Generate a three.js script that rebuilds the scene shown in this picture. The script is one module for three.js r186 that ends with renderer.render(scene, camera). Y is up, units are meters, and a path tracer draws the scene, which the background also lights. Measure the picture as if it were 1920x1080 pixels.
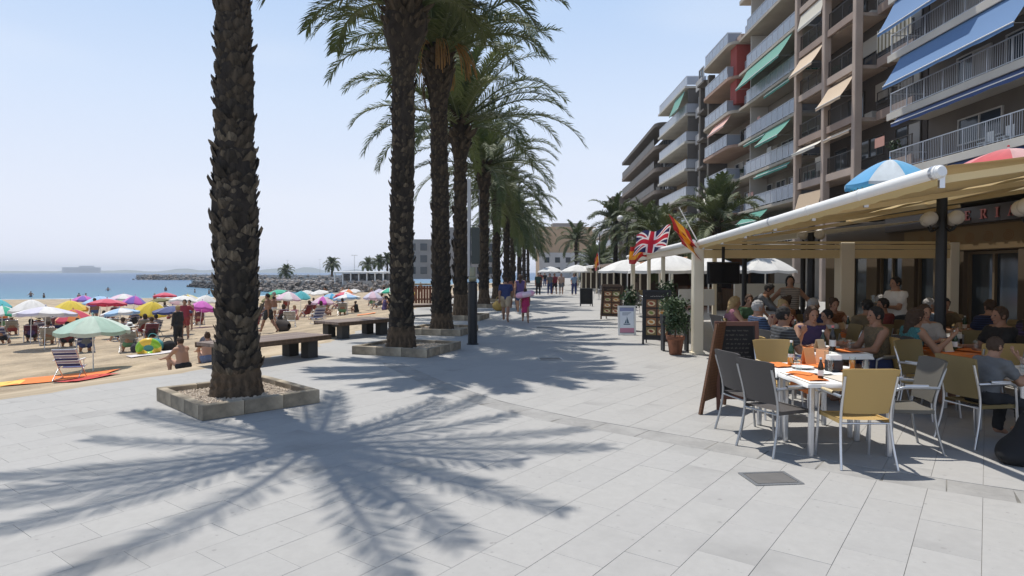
import * as THREE from 'three';
import { mergeGeometries } from 'three/addons/utils/BufferGeometryUtils.js';
import { FontLoader } from 'three/addons/loaders/FontLoader.js';
import { TextGeometry } from 'three/addons/geometries/TextGeometry.js';

// ---------------------------------------------------------------- camera, sky, sun, exposure
const scene = new THREE.Scene();
const camera = new THREE.PerspectiveCamera(48.46, 16 / 9, 0.1, 40000);
camera.position.set(0, 1.8, 0);
camera.rotation.set(-0.0250, 0, 0);
const renderer = new THREE.WebGLRenderer({ antialias: true });
renderer.toneMapping = THREE.LinearToneMapping;
renderer.toneMappingExposure = 1.0;
renderer.shadowMap.enabled = true;
const SUN = new THREE.Vector3(-0.186, 0.954, -0.234).normalize();
{
  const W = 512, H = 256, data = new Float32Array(W * H * 4);
  const stops = [[0, 0.86, 0.89, 1.0], [6, 0.81, 0.87, 1.0], [14, 0.68, 0.8, 1.0], [25, 0.46, 0.64, 0.93], [42, 0.19, 0.31, 0.56], [90, 0.085, 0.155, 0.33]];
  for (let r = 0; r < H; r++) {
    const up = ((r + 0.5) / H - 0.5) * 180, e = Math.max(0, up);
    let k = 0; while (k < stops.length - 2 && e > stops[k + 1][0]) k++;
    const a = stops[k], b = stops[k + 1], t = (e - a[0]) / (b[0] - a[0]);
    for (let c = 0; c < W; c++) {
      const rd = ((c + 0.5) / W - 0.5) * 2 * Math.PI, ur = up * Math.PI / 180;
      const x = Math.cos(rd) * Math.cos(ur), y = Math.sin(ur), z = Math.sin(rd) * Math.cos(ur);
      const cs = Math.max(0, x * SUN.x + y * SUN.y + z * SUN.z), glow = 0.22 * Math.pow(cs, 10);
      // a few thin streaks of high cloud
      const q = Math.sin(rd * 3 + 1.3 * Math.sin(up * 0.21)) * Math.sin(up * 0.33 + Math.sin(rd * 5)) + 0.4 * Math.sin(rd * 17 + up * 0.7) * Math.sin(up * 0.9 - rd * 4);
      const cl = 0.2 * Math.max(0, q) * Math.exp(-((e - 17) ** 2) / 160);
      const o = (r * W + c) * 4;
      for (let i = 0; i < 3; i++) data[o + i] = (a[i + 1] + (b[i + 1] - a[i + 1]) * t) * (1 - cl) + cl * 1.05 + glow * [1, 0.98, 0.94][i];
      data[o + 3] = 1;
    }
  }
  const sky = new THREE.DataTexture(data, W, H, THREE.RGBAFormat, THREE.FloatType);
  sky.mapping = THREE.EquirectangularReflectionMapping; sky.magFilter = THREE.LinearFilter; sky.needsUpdate = true;
  scene.background = sky; scene.environment = sky;
}
const sun = new THREE.DirectionalLight(new THREE.Color().setRGB(1, 0.955, 0.88), 4.6);
sun.target.position.set(0, 0, -20); sun.position.copy(SUN).multiplyScalar(120).add(sun.target.position);
sun.castShadow = true; sun.shadow.mapSize.set(4096, 4096);
Object.assign(sun.shadow.camera, { left: -60, right: 60, top: 60, bottom: -60, near: 1, far: 300 });
scene.add(sun, sun.target);
scene.fog = new THREE.FogExp2(new THREE.Color().setRGB(0.86, 0.92, 1), 0.00028);

// ---------------------------------------------------------------- helpers
const V = (x, y, z) => new THREE.Vector3(x, y, z);
const PI = Math.PI, sin = Math.sin, cos = Math.cos, rad = (d) => d * PI / 180;
const lerp = (a, b, t) => a + (b - a) * t, clamp = (x, a = 0, b = 1) => Math.min(b, Math.max(a, x));
function rng(seed) { let s = seed >>> 0; return () => { s = (s + 0x6d2b79f5) >>> 0; let t = Math.imul(s ^ (s >>> 15), 1 | s); t = (t + Math.imul(t ^ (t >>> 7), 61 | t)) ^ t; return ((t ^ (t >>> 14)) >>> 0) / 4294967296; }; }
const used = new Map();
function numbered(n) { const k = used.get(n) || 0; used.set(n, k + 1); return k ? n + '_' + String(k).padStart(3, '0') : n; }
function tag(o, label, category, group, kind) {
  if (label) o.userData.label = label;
  if (category) o.userData.category = category;
  if (group) o.userData.group = group;
  if (kind) o.userData.kind = kind;
  return o;
}
function thing(name, label, category, x, y, z, turn = 0, group) {
  const o = new THREE.Group(); o.name = numbered(name); scene.add(o);
  o.position.set(x, y, z); o.rotation.y = turn;
  return tag(o, label, category, group);
}
function part(name, geo, mat, parent, label) {
  const m = new THREE.Mesh(geo || new THREE.BufferGeometry(), mat); m.name = parent ? name : numbered(name);
  m.castShadow = m.receiveShadow = true;
  (parent || scene).add(m);
  if (label) m.userData.label = label;
  return m;
}
function struct(name, geo, mat) { const m = part(name, geo, mat); m.userData.kind = 'structure'; return m; }
function dup(src, label, x, y, z, turn, group) {
  const r = src.clone(); r.name = numbered(src.name.replace(/_\d{3}$/, '')); scene.add(r);
  r.position.set(x, y, z); r.rotation.set(0, turn, 0);
  r.userData = { ...src.userData }; if (label) r.userData.label = label; if (group) r.userData.group = group;
  return r;
}
// geometry: everything is non-indexed with position, normal, uv (uv in metres by the face's main axis)
function clean(g) { const q = g.index ? g.toNonIndexed() : g; for (const k of Object.keys(q.attributes)) if (!['position', 'normal', 'uv'].includes(k)) q.deleteAttribute(k); return q; }
function uvm(g) {
  const p = g.attributes.position, n = g.attributes.normal, u = new Float32Array(p.count * 2);
  for (let i = 0; i < p.count; i++) {
    const ax = Math.abs(n.getX(i)), ay = Math.abs(n.getY(i)), az = Math.abs(n.getZ(i));
    const [a, b] = ay >= ax && ay >= az ? [p.getX(i), p.getZ(i)] : ax >= az ? [p.getZ(i), p.getY(i)] : [p.getX(i), p.getY(i)];
    u[2 * i] = a; u[2 * i + 1] = b;
  }
  g.setAttribute('uv', new THREE.BufferAttribute(u, 2)); return g;
}
const mg = (list) => mergeGeometries(list.flat().map(clean), false);
function box(w, h, d, x = 0, y = 0, z = 0, ry = 0, rx = 0, rz = 0) {
  const g = uvm(clean(new THREE.BoxGeometry(w, h, d)));
  if (rx) g.rotateX(rx); if (rz) g.rotateZ(rz); if (ry) g.rotateY(ry);
  return g.translate(x, y, z);
}
function polys(list, centre) {           // convex polygons, turned away from the centre
  const pos = [], a = V(0, 0, 0), b = V(0, 0, 0), n = V(0, 0, 0), c = V(0, 0, 0);
  for (const q of list) {
    c.set(0, 0, 0); for (const v of q) c.add(v); c.divideScalar(q.length);
    n.copy(a.subVectors(q[1], q[0])).cross(b.subVectors(q[2], q[0]));
    const f = n.dot(a.subVectors(c, centre)) < 0 ? [...q].reverse() : q;
    for (let i = 1; i < f.length - 1; i++) for (const v of [f[0], f[i], f[i + 1]]) pos.push(v.x, v.y, v.z);
  }
  const g = new THREE.BufferGeometry(); g.setAttribute('position', new THREE.Float32BufferAttribute(pos, 3)); g.computeVertexNormals();
  return uvm(g);
}
function cbox(w, h, d, b, x = 0, y = 0, z = 0, ry = 0) { // box with chamfered edges
  const X = w / 2, Y = h / 2, Z = d / 2, c = (sx, sy, sz, k) => V(sx * (X - (k === 0 ? 0 : b)), sy * (Y - (k === 1 ? 0 : b)), sz * (Z - (k === 2 ? 0 : b)));
  const L = [], S = [-1, 1];
  for (const s of S) {
    L.push([c(s, -1, -1, 0), c(s, 1, -1, 0), c(s, 1, 1, 0), c(s, -1, 1, 0)], [c(-1, s, -1, 1), c(1, s, -1, 1), c(1, s, 1, 1), c(-1, s, 1, 1)], [c(-1, -1, s, 2), c(1, -1, s, 2), c(1, 1, s, 2), c(-1, 1, s, 2)]);
    for (const t of S) {
      L.push([c(s, t, -1, 0), c(s, t, 1, 0), c(s, t, 1, 1), c(s, t, -1, 1)], [c(s, -1, t, 0), c(s, 1, t, 0), c(s, 1, t, 2), c(s, -1, t, 2)], [c(-1, s, t, 1), c(1, s, t, 1), c(1, s, t, 2), c(-1, s, t, 2)]);
      for (const r of S) L.push([c(s, t, r, 0), c(s, t, r, 1), c(s, t, r, 2)]);
    }
  }
  const g = polys(L, V(0, 0, 0)); if (ry) g.rotateY(ry);
  return g.translate(x, y, z);
}
const UPV = V(0, 1, 0);
function bar(a, b, r0, r1 = r0, seg = 8) {
  const d = b.clone().sub(a), g = clean(new THREE.CylinderGeometry(r1, r0, d.length(), seg, 1));
  g.applyQuaternion(new THREE.Quaternion().setFromUnitVectors(UPV, d.normalize())); const m = a.clone().add(b).multiplyScalar(0.5);
  return g.translate(m.x, m.y, m.z);
}
function beam(a, b, w, h) { // square bar, w across, h upright
  const d = b.clone().sub(a), L = d.length(); d.normalize();
  const s = V(0, 0, 0).crossVectors(UPV, d).normalize(), u = V(0, 0, 0).crossVectors(d, s);
  const g = uvm(clean(new THREE.BoxGeometry(w, h, L))); g.applyMatrix4(new THREE.Matrix4().makeBasis(s, u, d));
  const m = a.clone().add(b).multiplyScalar(0.5); return g.translate(m.x, m.y, m.z);
}
function tube(pts, r, seg = 12, sides = 6) { return clean(new THREE.TubeGeometry(new THREE.CatmullRomCurve3(pts), seg, r, sides, false)); }
const lathe = (pts, seg = 20) => clean(new THREE.LatheGeometry(pts.map((p) => new THREE.Vector2(p[0], p[1])), seg));
const ball = (r, x, y, z, s = 12) => clean(new THREE.SphereGeometry(r, s, Math.ceil(s * 0.7))).translate(x, y, z);
function sheet(nu, nv, f) { // smooth grid surface, f(u, v) -> Vector3
  const pos = [], uv = [], idx = [];
  for (let j = 0; j <= nv; j++) for (let i = 0; i <= nu; i++) { const p = f(i / nu, j / nv); pos.push(p.x, p.y, p.z); uv.push(i / nu, j / nv); }
  for (let j = 0; j < nv; j++) for (let i = 0; i < nu; i++) { const a = j * (nu + 1) + i, b = a + 1, c = a + nu + 1, d = c + 1; idx.push(a, b, c, b, d, c); }
  const g = new THREE.BufferGeometry(); g.setAttribute('position', new THREE.Float32BufferAttribute(pos, 3)); g.setAttribute('uv', new THREE.Float32BufferAttribute(uv, 2)); g.setIndex(idx); g.computeVertexNormals();
  return g;
}

// ---------------------------------------------------------------- textures and materials
function tileNoise(N, per, oct, seed, gain = 0.5) {
  const out = new Float32Array(N * N); let amp = 1, tot = 0;
  for (let o = 0; o < oct; o++, per *= 2, amp *= gain) {
    const R = rng(seed * 131 + o), L = new Float32Array(per * per); for (let i = 0; i < L.length; i++) L[i] = R();
    tot += amp;
    for (let y = 0; y < N; y++) {
      const fy = y / N * per, y0 = Math.floor(fy), ty = fy - y0, sy = ty * ty * (3 - 2 * ty), ya = (y0 % per) * per, yb = ((y0 + 1) % per) * per;
      for (let x = 0; x < N; x++) {
        const fx = x / N * per, x0 = Math.floor(fx), tx = fx - x0, sx = tx * tx * (3 - 2 * tx), xa = x0 % per, xb = (x0 + 1) % per;
        out[y * N + x] += amp * lerp(lerp(L[ya + xa], L[ya + xb], sx), lerp(L[yb + xa], L[yb + xb], sx), sy);
      }
    }
  }
  for (let i = 0; i < out.length; i++) out[i] /= tot;
  return out;
}
const toS = (v) => Math.round(255 * clamp(v <= 0.0031308 ? 12.92 * v : 1.055 * Math.pow(v, 1 / 2.4) - 0.055));
function dataTex(N, f, color = true) {
  const d = new Uint8Array(N * N * 4);
  for (let i = 0; i < N * N; i++) { const c = f(i % N, Math.floor(i / N), i); for (let k = 0; k < 3; k++) { const v = c.length ? c[k] : c; d[4 * i + k] = color ? toS(v) : Math.round(255 * clamp(v)); } d[4 * i + 3] = 255; }
  const t = new THREE.DataTexture(d, N, N); t.wrapS = t.wrapT = THREE.RepeatWrapping; t.magFilter = THREE.LinearFilter; if (color) t.colorSpace = THREE.SRGBColorSpace; t.needsUpdate = true;
  return t;
}
const every = (t, mx, my = mx) => { const c = t.clone(); c.repeat.set(1 / mx, 1 / my); c.needsUpdate = true; return c; };
const nA = tileNoise(512, 4, 7, 1, 0.62), nB = tileNoise(512, 32, 4, 2, 0.7), nC = tileNoise(512, 3, 4, 3);
const paveT = (() => { // weathered stone: faint clouds, stains, dark spots
  const N = 1024, big = tileNoise(N, 3, 5, 21, 0.6), fine = tileNoise(N, 64, 3, 22, 0.7), R = rng(99), v = new Float32Array(N * N);
  for (let i = 0; i < N * N; i++) v[i] = 0.93 + 0.1 * (big[i] - 0.5) + 0.1 * (fine[i] - 0.5) - 0.07 * clamp((0.36 - big[i]) * 6);
  for (let k = 0; k < 240; k++) { const cx = R() * N, cy = R() * N, r = 1.5 + 4 * R() * R(), d = 0.05 + 0.2 * R(); for (let y = -7; y <= 7; y++) for (let x = -7; x <= 7; x++) { const q = Math.hypot(x, y * (0.8 + 0.4 * R())); if (q < r) { const i = ((Math.floor(cy + y) + N) % N) * N + (Math.floor(cx + x) + N) % N; v[i] *= 1 - d; } } }
  for (let k = 0; k < 7; k++) { const cx = R() * N, cy = R() * N, r = 30 + 60 * R(); for (let y = -95; y <= 95; y++) for (let x = -95; x <= 95; x++) { const i = ((Math.floor(cy + y) + N) % N) * N + (Math.floor(cx + x) + N) % N, q = Math.hypot(x, y) / r + (big[i] - 0.5) * 2.2; if (q < 1) v[i] *= 1 - 0.07 * (1 - q); } }
  return dataTex(N, (x, y, i) => [v[i], v[i] * 0.992, v[i] * 0.978]);
})();
const T = {
  pave: paveT,
  stone: dataTex(512, (x, y, i) => { const v = 0.74 + 0.22 * (nA[i] - 0.5) * 1.6 + 0.16 * (nB[i] - 0.5); return [v, v * 0.995, v * 0.98]; }),
  mottle: dataTex(512, (x, y, i) => 0.55 + 0.9 * (nA[i] - 0.5) + 0.35 * (nC[i] - 0.5)),
  bump: dataTex(512, (x, y, i) => 0.5 * nA[i] + 0.5 * nB[i], false),
  sand: dataTex(512, (x, y, i) => { const v = 0.72 + 0.75 * (nA[i] - 0.5) + 0.2 * (nB[i] - 0.5); return [v, v * 0.97, v * 0.92]; }),
  sandBump: dataTex(512, (x, y, i) => clamp(0.5 + 1.6 * (nA[i] - 0.5)), false),
  weave: dataTex(256, (x, y) => { const a = Math.abs(sin(x / 256 * PI * 32)), b = Math.abs(sin(y / 256 * PI * 32)), k = (Math.floor(x / 8) + Math.floor(y / 8)) & 1; return 0.55 + 0.45 * (k ? a : b); }),
  wood: dataTex(512, (x, y, i) => { const g = nA[(y * 512 + ((x * 9) & 511))], r = sin((y / 512 + 0.04 * nC[i]) * PI * 2 * 22); const v = 0.62 + 0.4 * (g - 0.5) + 0.1 * r; return [v, v * 0.93, v * 0.86]; }),
  bark: dataTex(512, (x, y, i) => { const g = nA[((y * 512) + ((x * 3) & 511))]; return 0.55 + 1.1 * (g - 0.5) + 0.3 * (nB[i] - 0.5); }),
  wave: dataTex(512, (x, y, i) => 0.6 * nA[i] + 0.4 * nB[(y * 512 + ((x * 1) & 511))], false),
  plaster: dataTex(512, (x, y, i) => 0.84 + 0.26 * (nA[i] - 0.5) + 0.16 * (nC[i] - 0.5)),
};
const lin = (r, g, b) => new THREE.Color().setRGB(r, g, b);
function M(r, g, b, rough = 0.8, o = {}) {
  const { phys, ...rest } = o;
  const m = phys || 'transmission' in rest || 'sheen' in rest || 'clearcoat' in rest ? new THREE.MeshPhysicalMaterial(rest) : new THREE.MeshStandardMaterial(rest);
  m.color = lin(r, g, b); m.roughness = rough; m.side = THREE.DoubleSide; return m;
}
const tx = (t, m) => ({ map: every(T[t], m) });
const tb = (t, m, b, bm = m, bs = 0.01) => ({ map: every(T[t], m), bumpMap: every(T[b], bm), bumpScale: bs });
const mat = {
  alu: M(0.62, 0.63, 0.65, 0.32, { metalness: 0.9 }), steel: M(0.4, 0.41, 0.42, 0.4, { metalness: 0.8 }), darkMetal: M(0.025, 0.027, 0.03, 0.45, { metalness: 0.3 }), black: M(0.015, 0.015, 0.017, 0.6),
  white: M(0.76, 0.76, 0.74, 0.5), glass: M(0.02, 0.025, 0.03, 0.06, { metalness: 0 }), clearGlass: M(0.95, 0.97, 0.97, 0.02, { transmission: 1, thickness: 0 }),
  concrete: M(0.62, 0.52, 0.38, 0.9, tb('mottle', 1.3, 'bump', 0.5, 0.004)), darkWood: M(0.16, 0.1, 0.06, 0.7, tx('wood', 1.2)),
};

// ---------------------------------------------------------------- the setting: promenade, land, sand, sea
// plan coordinates are (x, d): metres to the right and metres ahead, so z = -d
const EDGE = [[-17, -10], [-12, 0], [-9.6, 5], [-7.35, 9.2], [-6.15, 11.4], [-5.5, 12.6], [-5.1, 14.5], [-5.0, 17], [-5.0, 22], [-5.1, 30], [-4.6, 45], [-2.5, 70], [0.5, 100], [6, 150], [12, 200]];
const SHORE = [[-170, 20], [-110, 62], [-72, 90], [-45, 98], [-33, 118], [-27, 142], [-22, 170], [-16, 220]];
function distTo(x, d, L) {
  let b = 1e9;
  for (let i = 0; i < L.length - 1; i++) {
    const [ax, ay] = L[i], dx = L[i + 1][0] - ax, dy = L[i + 1][1] - ay, t = clamp(((x - ax) * dx + (d - ay) * dy) / (dx * dx + dy * dy));
    b = Math.min(b, Math.hypot(x - ax - t * dx, d - ay - t * dy));
  }
  return b;
}
const sandY = (x, d) => { const s = distTo(x, d, EDGE), w = distTo(x, d, SHORE), v = s / (s + w); return -0.05 - 1.35 * (1 - Math.exp(-s / 7)) - 0.7 * v; };
const SEA = -2.1;
function along(L, t) { // point at the fraction t of a polyline's length
  const len = []; let tot = 0; for (let i = 0; i < L.length - 1; i++) { len.push(Math.hypot(L[i + 1][0] - L[i][0], L[i + 1][1] - L[i][1])); tot += len[i]; }
  let s = t * tot, i = 0; while (i < len.length - 1 && s > len[i]) s -= len[i++];
  const k = s / len[i]; return [lerp(L[i][0], L[i + 1][0], k), lerp(L[i][1], L[i + 1][1], k)];
}
const edgeX = (d) => { for (let i = 0; i < EDGE.length - 1; i++) if (d <= EDGE[i + 1][1]) return lerp(EDGE[i][0], EDGE[i + 1][0], (d - EDGE[i][1]) / (EDGE[i + 1][1] - EDGE[i][1])); return 12; };
const flat = (pts, y) => { // horizontal sheet from a convex or simple outline
  const s = new THREE.Shape(pts.map(([x, d]) => new THREE.Vector2(x, d))), g = clean(new THREE.ShapeGeometry(s)); g.rotateX(-PI / 2); g.translate(0, y, 0); return uvm(g);
};
const mLand = M(0.4, 0.36, 0.3, 0.95, tx('mottle', 30));
struct('land', flat([[14, 202], [12.5, 200], ...[...EDGE].reverse().slice(1).map(([x, d]) => [x + 0.6, d]), [-17, -60], [1500, -60], [2500, 3000], [900, 3500]], -0.06), mLand);

// sand: a ruled surface from the promenade's edge down to the water and on below it
{
  const nu = 400, nv = 170, pts = [];
  const at = (u, v) => {
    const U = Math.pow(u, 1.15), a = along(EDGE, U), b = along(SHORE, U), k = -0.02 + 1.2 * Math.pow(v, 1.5), x = lerp(a[0], b[0], k), d = lerp(a[1], b[1], k);
    const I = (Math.floor(x * 70) & 511) + 512 * (Math.floor(d * 70) & 511), n = ((nA[I] - 0.5) * 1.5 + (nB[I] - 0.5) * 1.8) * clamp(k * 12) * clamp((1 - k) * 8);
    const y = (k > 1 ? SEA + 0.02 - (k - 1) * 4 : sandY(x, d)) + 0.04 * n;
    return V(x, k < 0 ? -0.07 : y, -d);
  };
  const g = sheet(nu, nv, at), p = g.attributes.position, uv = g.attributes.uv;
  for (let i = 0; i < p.count; i++) uv.setXY(i, p.getX(i), p.getZ(i));
  struct('beach', g, M(0.56, 0.455, 0.325, 0.97, { ...tx('sand', 3.7), bumpMap: every(T.sandBump, 1.5), bumpScale: 0.14 }));
}
{ // sea, finer near the shore, out to the horizon
  const g = sheet(40, 60, (u, v) => { const r = 30 * Math.pow(140, v), a = rad(lerp(-95, 12, u)); return V(r * sin(a), SEA, -r * cos(a)); });
  const p = g.attributes.position, uv = g.attributes.uv, col = new Float32Array(p.count * 3), sh = lin(0.05, 0.17, 0.24), dp = lin(0.02, 0.08, 0.18);
  for (let i = 0; i < p.count; i++) {
    const x = p.getX(i), d = -p.getZ(i), s = distTo(x, d, SHORE), t = 1 - Math.exp(-s / 90), c = sh.clone().lerp(dp, t);
    uv.setXY(i, x, d); c.toArray(col, 3 * i);
  }
  g.setAttribute('color', new THREE.BufferAttribute(col, 3));
  const m = M(1, 1, 1, 0.3, { vertexColors: true, bumpMap: every(T.wave, 14), bumpScale: 0.5 }); m.ior = 1.33;
  struct('sea', g, m);
}

// promenade: a bedding sheet, slabs laid on it one by one in front, joined further away, and plain paving beyond
const DIRU = [0.596, 0.803], DIRV = [0.803, -0.596];   // rows run along DIRU
const BAND = [[-2.4, 12.6], [-1.2, 10.2], [-0.3, 8.75], [0.585, 7.8], [1.45, 7.1], [2.07, 6.6], [3.29, 5.62], [4.05, 5.1], [6, 4.0], [9, 2.4]];
const bandAt = (x, d) => { // signed distance to the band's middle line
  let best = 1e9, sg = 1;
  for (let i = 0; i < BAND.length - 1; i++) {
    const [ax, ay] = BAND[i], dx = BAND[i + 1][0] - ax, dy = BAND[i + 1][1] - ay, t = clamp(((x - ax) * dx + (d - ay) * dy) / (dx * dx + dy * dy)), q = Math.hypot(x - ax - t * dx, d - ay - t * dy);
    if (q < best) { best = q; sg = Math.sign(dx * (d - ay) - dy * (x - ax)); }
  }
  return best * sg;
};
function clip(poly, f) { // keep the side where f >= 0 (f close to linear)
  const out = [];
  for (let i = 0; i < poly.length; i++) {
    const a = poly[i], b = poly[(i + 1) % poly.length], fa = f(a[0], a[1]), fb = f(b[0], b[1]);
    if (fa >= 0) out.push(a);
    if (fa * fb < 0) { const t = fa / (fa - fb); out.push([lerp(a[0], b[0], t), lerp(a[1], b[1], t)]); }
  }
  return out;
}
function prism(poly, y1, y0, b) { // a slab with a small bevel, from an outline in (x, d)
  const n = poly.length; let cx = 0, cy = 0; for (const p of poly) { cx += p[0] / n; cy += p[1] / n; }
  const ins = (p, k) => { const L = Math.hypot(p[0] - cx, p[1] - cy) || 1; return [p[0] - (p[0] - cx) / L * k, p[1] - (p[1] - cy) / L * k]; };
  const top = poly.map((p) => { const q = ins(p, b * 1.4); return V(q[0], y1, -q[1]); }), mid = poly.map((p) => V(p[0], y1 - b, -p[1])), low = poly.map((p) => V(p[0], y0, -p[1])), L = [top];
  for (let i = 0; i < n; i++) { const j = (i + 1) % n; L.push([top[i], top[j], mid[j], mid[i]], [mid[i], mid[j], low[j], low[i]]); }
  return polys(L, V(cx, (y0 + y1) / 2 - 1, -cy));
}
const mPave = [0, 1, 2, 3].map((k) => M(...[[0.38, 0.372, 0.358], [0.375, 0.368, 0.355], [0.384, 0.376, 0.361], [0.378, 0.37, 0.357]][k], 0.82, { ...tx('pave', 2.9 + 0.37 * k), bumpMap: every(T.bump, 0.35), bumpScale: 0.0012 }));
const mBand = M(0.4, 0.39, 0.375, 0.85, tx('stone', 1.1)), mBed = M(0.36, 0.34, 0.3, 0.95, tx('mottle', 0.9));
{
  const left = EDGE.filter((p) => p[1] <= 200), bed = [...left, [14, 201], [60, 201], [60, -10]];
  const prom = struct('promenade', flat(bed, -0.0042), mBed);
  const FAR = 26, far = [];
  for (let i = 0; i < EDGE.length; i++) if (EDGE[i][1] > FAR) far.push([EDGE[i][0] + 0.02, EDGE[i][1]]);
  part('paving', flat([[edgeX(FAR) + 0.02, FAR], ...far, [60, 200], [60, FAR]], 0), M(0.38, 0.37, 0.352, 0.85, tx('pave', 6)), prom);
  const R = rng(77), near = [], rest = [[], [], [], []], bandGeo = [];
  const edgeF = (x, d) => x - edgeX(d) - 0.01, inFrame = (x, d) => d > 3.1 && Math.abs(x) < 0.84 * d + 0.7;
  const RW = 0.37, RL = 0.58, J = 0.0013;
  for (let r = -80; r < 80; r++) {
    const shift = (r & 1 ? 0.5 : 0) * RL + 0.06 * Math.sin(r * 12.9);
    for (let q = -70; q < 80; q++) {
      const u0 = q * RL + shift + J * 0.6, u1 = (q + 1) * RL + shift - J * 0.6, v0 = r * RW + J, v1 = (r + 1) * RW - J;
      const P = (u, v) => [u * DIRU[0] + v * DIRV[0], u * DIRU[1] + v * DIRV[1]];
      const c = P((u0 + u1) / 2, (v0 + v1) / 2), k = Math.floor(R() * 4), dy = (R() - 0.5) * 0.0014;
      if (c[1] < -1 || c[1] > FAR + 1 || c[0] > 22 || c[0] < -14) continue;
      let poly = [P(u0, v0), P(u1, v0), P(u1, v1), P(u0, v1)];
      const variants = [];
      const hw = 0.19, bd = bandAt(c[0], c[1]);
      if (Math.abs(bd) < 0.65 && c[1] < 12.4) { variants.push(clip(poly, (x, d) => bandAt(x, d) - hw), clip(poly, (x, d) => -bandAt(x, d) - hw)); } else variants.push(poly);
      for (let w of variants) {
        w = clip(clip(w, edgeF), (x, d) => FAR - 0.005 - d);
        if (w.length < 3) continue;
        let area = 0; for (let i = 0; i < w.length; i++) { const a = w[i], b = w[(i + 1) % w.length]; area += a[0] * b[1] - a[1] * b[0]; }
        if (Math.abs(area) < 0.004) continue;
        if (inFrame(...c)) near.push([c[1], w, k, dy]); else rest[k].push(prism(w, dy, -0.04, 0.0012));
      }
    }
  }
  near.sort((a, b) => a[0] - b[0]);
  near.forEach(([, w, k, dy], i) => { const g = prism(w, dy, -0.04, 0.0012); if (i < 292) part('paver', g, mPave[k], prom); else rest[k].push(g); });
  rest.forEach((g, k) => tag(part('paver_field', mg(g), mPave[k], prom), null, null, null, 'stuff'));
  // the darker band of narrow stones laid in a curve
  for (let i = 0; i < BAND.length - 1; i++) {
    const [ax, ay] = BAND[i], [bx, by] = BAND[i + 1], L = Math.hypot(bx - ax, by - ay), n = Math.max(1, Math.round(L / 0.55)), nx = -(by - ay) / L, ny = (bx - ax) / L;
    for (let j = 0; j < n; j++) {
      const t0 = j / n + 0.004, t1 = (j + 1) / n - 0.004, a = [lerp(ax, bx, t0), lerp(ay, by, t0)], b = [lerp(ax, bx, t1), lerp(ay, by, t1)], h = 0.184;
      const poly = [[a[0] - nx * h, a[1] - ny * h], [b[0] - nx * h, b[1] - ny * h], [b[0] + nx * h, b[1] + ny * h], [a[0] + nx * h, a[1] + ny * h]];
      part('band_stone', prism(poly, -0.001 - 0.001 * R(), -0.04, 0.003), mBand, prom);
    }
  }
  // edging stones between paving and sand
  const eg = []; for (let d = 4; d < 60; d += 0.9) { const a = V(edgeX(d) - 0.1, -0.07, -d), b = V(edgeX(d + 0.88) - 0.1, -0.07, -d - 0.88); eg.push(beam(a, b, 0.2, 0.13)); }
  part('edging', mg(eg), M(0.4, 0.37, 0.32, 0.9, tx('mottle', 0.8)), prom);
}
{ // sand blown over the edge of the paving
  const R = rng(41), w = Array.from({ length: 140 }, () => R()), wid = (d) => { const f = d * 2.2, i = Math.floor(f), t = f - i; return 0.12 + 0.5 * lerp(w[i % 140], w[(i + 1) % 140], t) ** 2 + 0.12 * w[(i * 7) % 140]; };
  const g = sheet(160, 8, (u, v) => { const d = lerp(3, 40, u), a = -0.35 + v * (0.35 + wid(d)), x = edgeX(d) + a; return V(x, v === 1 ? 0.001 : a < 0 ? 0.012 - 0.07 * Math.max(0, -a - 0.1) : 0.003 + 0.011 * (1 - v) * (1 + 0.6 * w[Math.floor(d * 5 + v * 30) % 140]), -d); });
  uvm(clean(g)); tag(part('sand_drift', g, M(0.54, 0.45, 0.33, 0.97, tx('sand', 1.3))), 'loose sand blown over the edge of the paving', 'sand', null, 'stuff');
  const s = []; for (let i = 0; i < 90; i++) s.push(along(SHORE, 0.1 + 0.85 * i / 89)); const f = sheet(89, 3, (u, v) => { const [x, d] = s[Math.round(u * 89)], k = (v - 0.5) * (1.4 + 0.8 * sin(u * 90) + 0.5 * sin(u * 37)); return V(x + k * 0.8 + 0.9 * sin(u * 61), SEA + 0.035, -d + k * 0.6); });
  struct('surf', f, M(0.75, 0.77, 0.77, 0.8));
}
// drains and covers let into the paving
function cover(x, d, w, l, turn, label) {
  const t = thing('drain_cover', label, 'drain cover', x, 0, -d, turn, 'metal covers in the paving');
  part('frame', mg([box(w, 0.006, 0.03, 0, 0.006, l / 2 - 0.015), box(w, 0.006, 0.03, 0, 0.006, -l / 2 + 0.015), box(0.03, 0.006, l - 0.06, w / 2 - 0.015, 0.006, 0), box(0.03, 0.006, l - 0.06, -w / 2 + 0.015, 0.006, 0)]), mat.steel, t);
  const s = []; for (let i = 0; i < 9; i++) s.push(box(w - 0.07, 0.006, (l - 0.08) / 9 * 0.72, 0, 0.0055, -l / 2 + 0.04 + (i + 0.5) * (l - 0.08) / 9));
  part('grate', mg(s), M(0.2, 0.19, 0.18, 0.6, { metalness: 0.3 }), t);
  part('backing', box(w - 0.06, 0.002, l - 0.06, 0, 0.0035, 0), M(0.12, 0.115, 0.11, 0.9), t);
}
cover(2.25, 5.53, 0.43, 0.34, 0.1, 'small metal drain cover in the paving before the cafe table');
cover(0.79, 13.2, 0.5, 0.42, 0.1, 'flat metal cover in the palm shadow at mid promenade');
cover(1.06, 20.8, 0.6, 0.5, 0.1, 'dark metal cover behind the fronds of shadow, the farthest');

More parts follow.
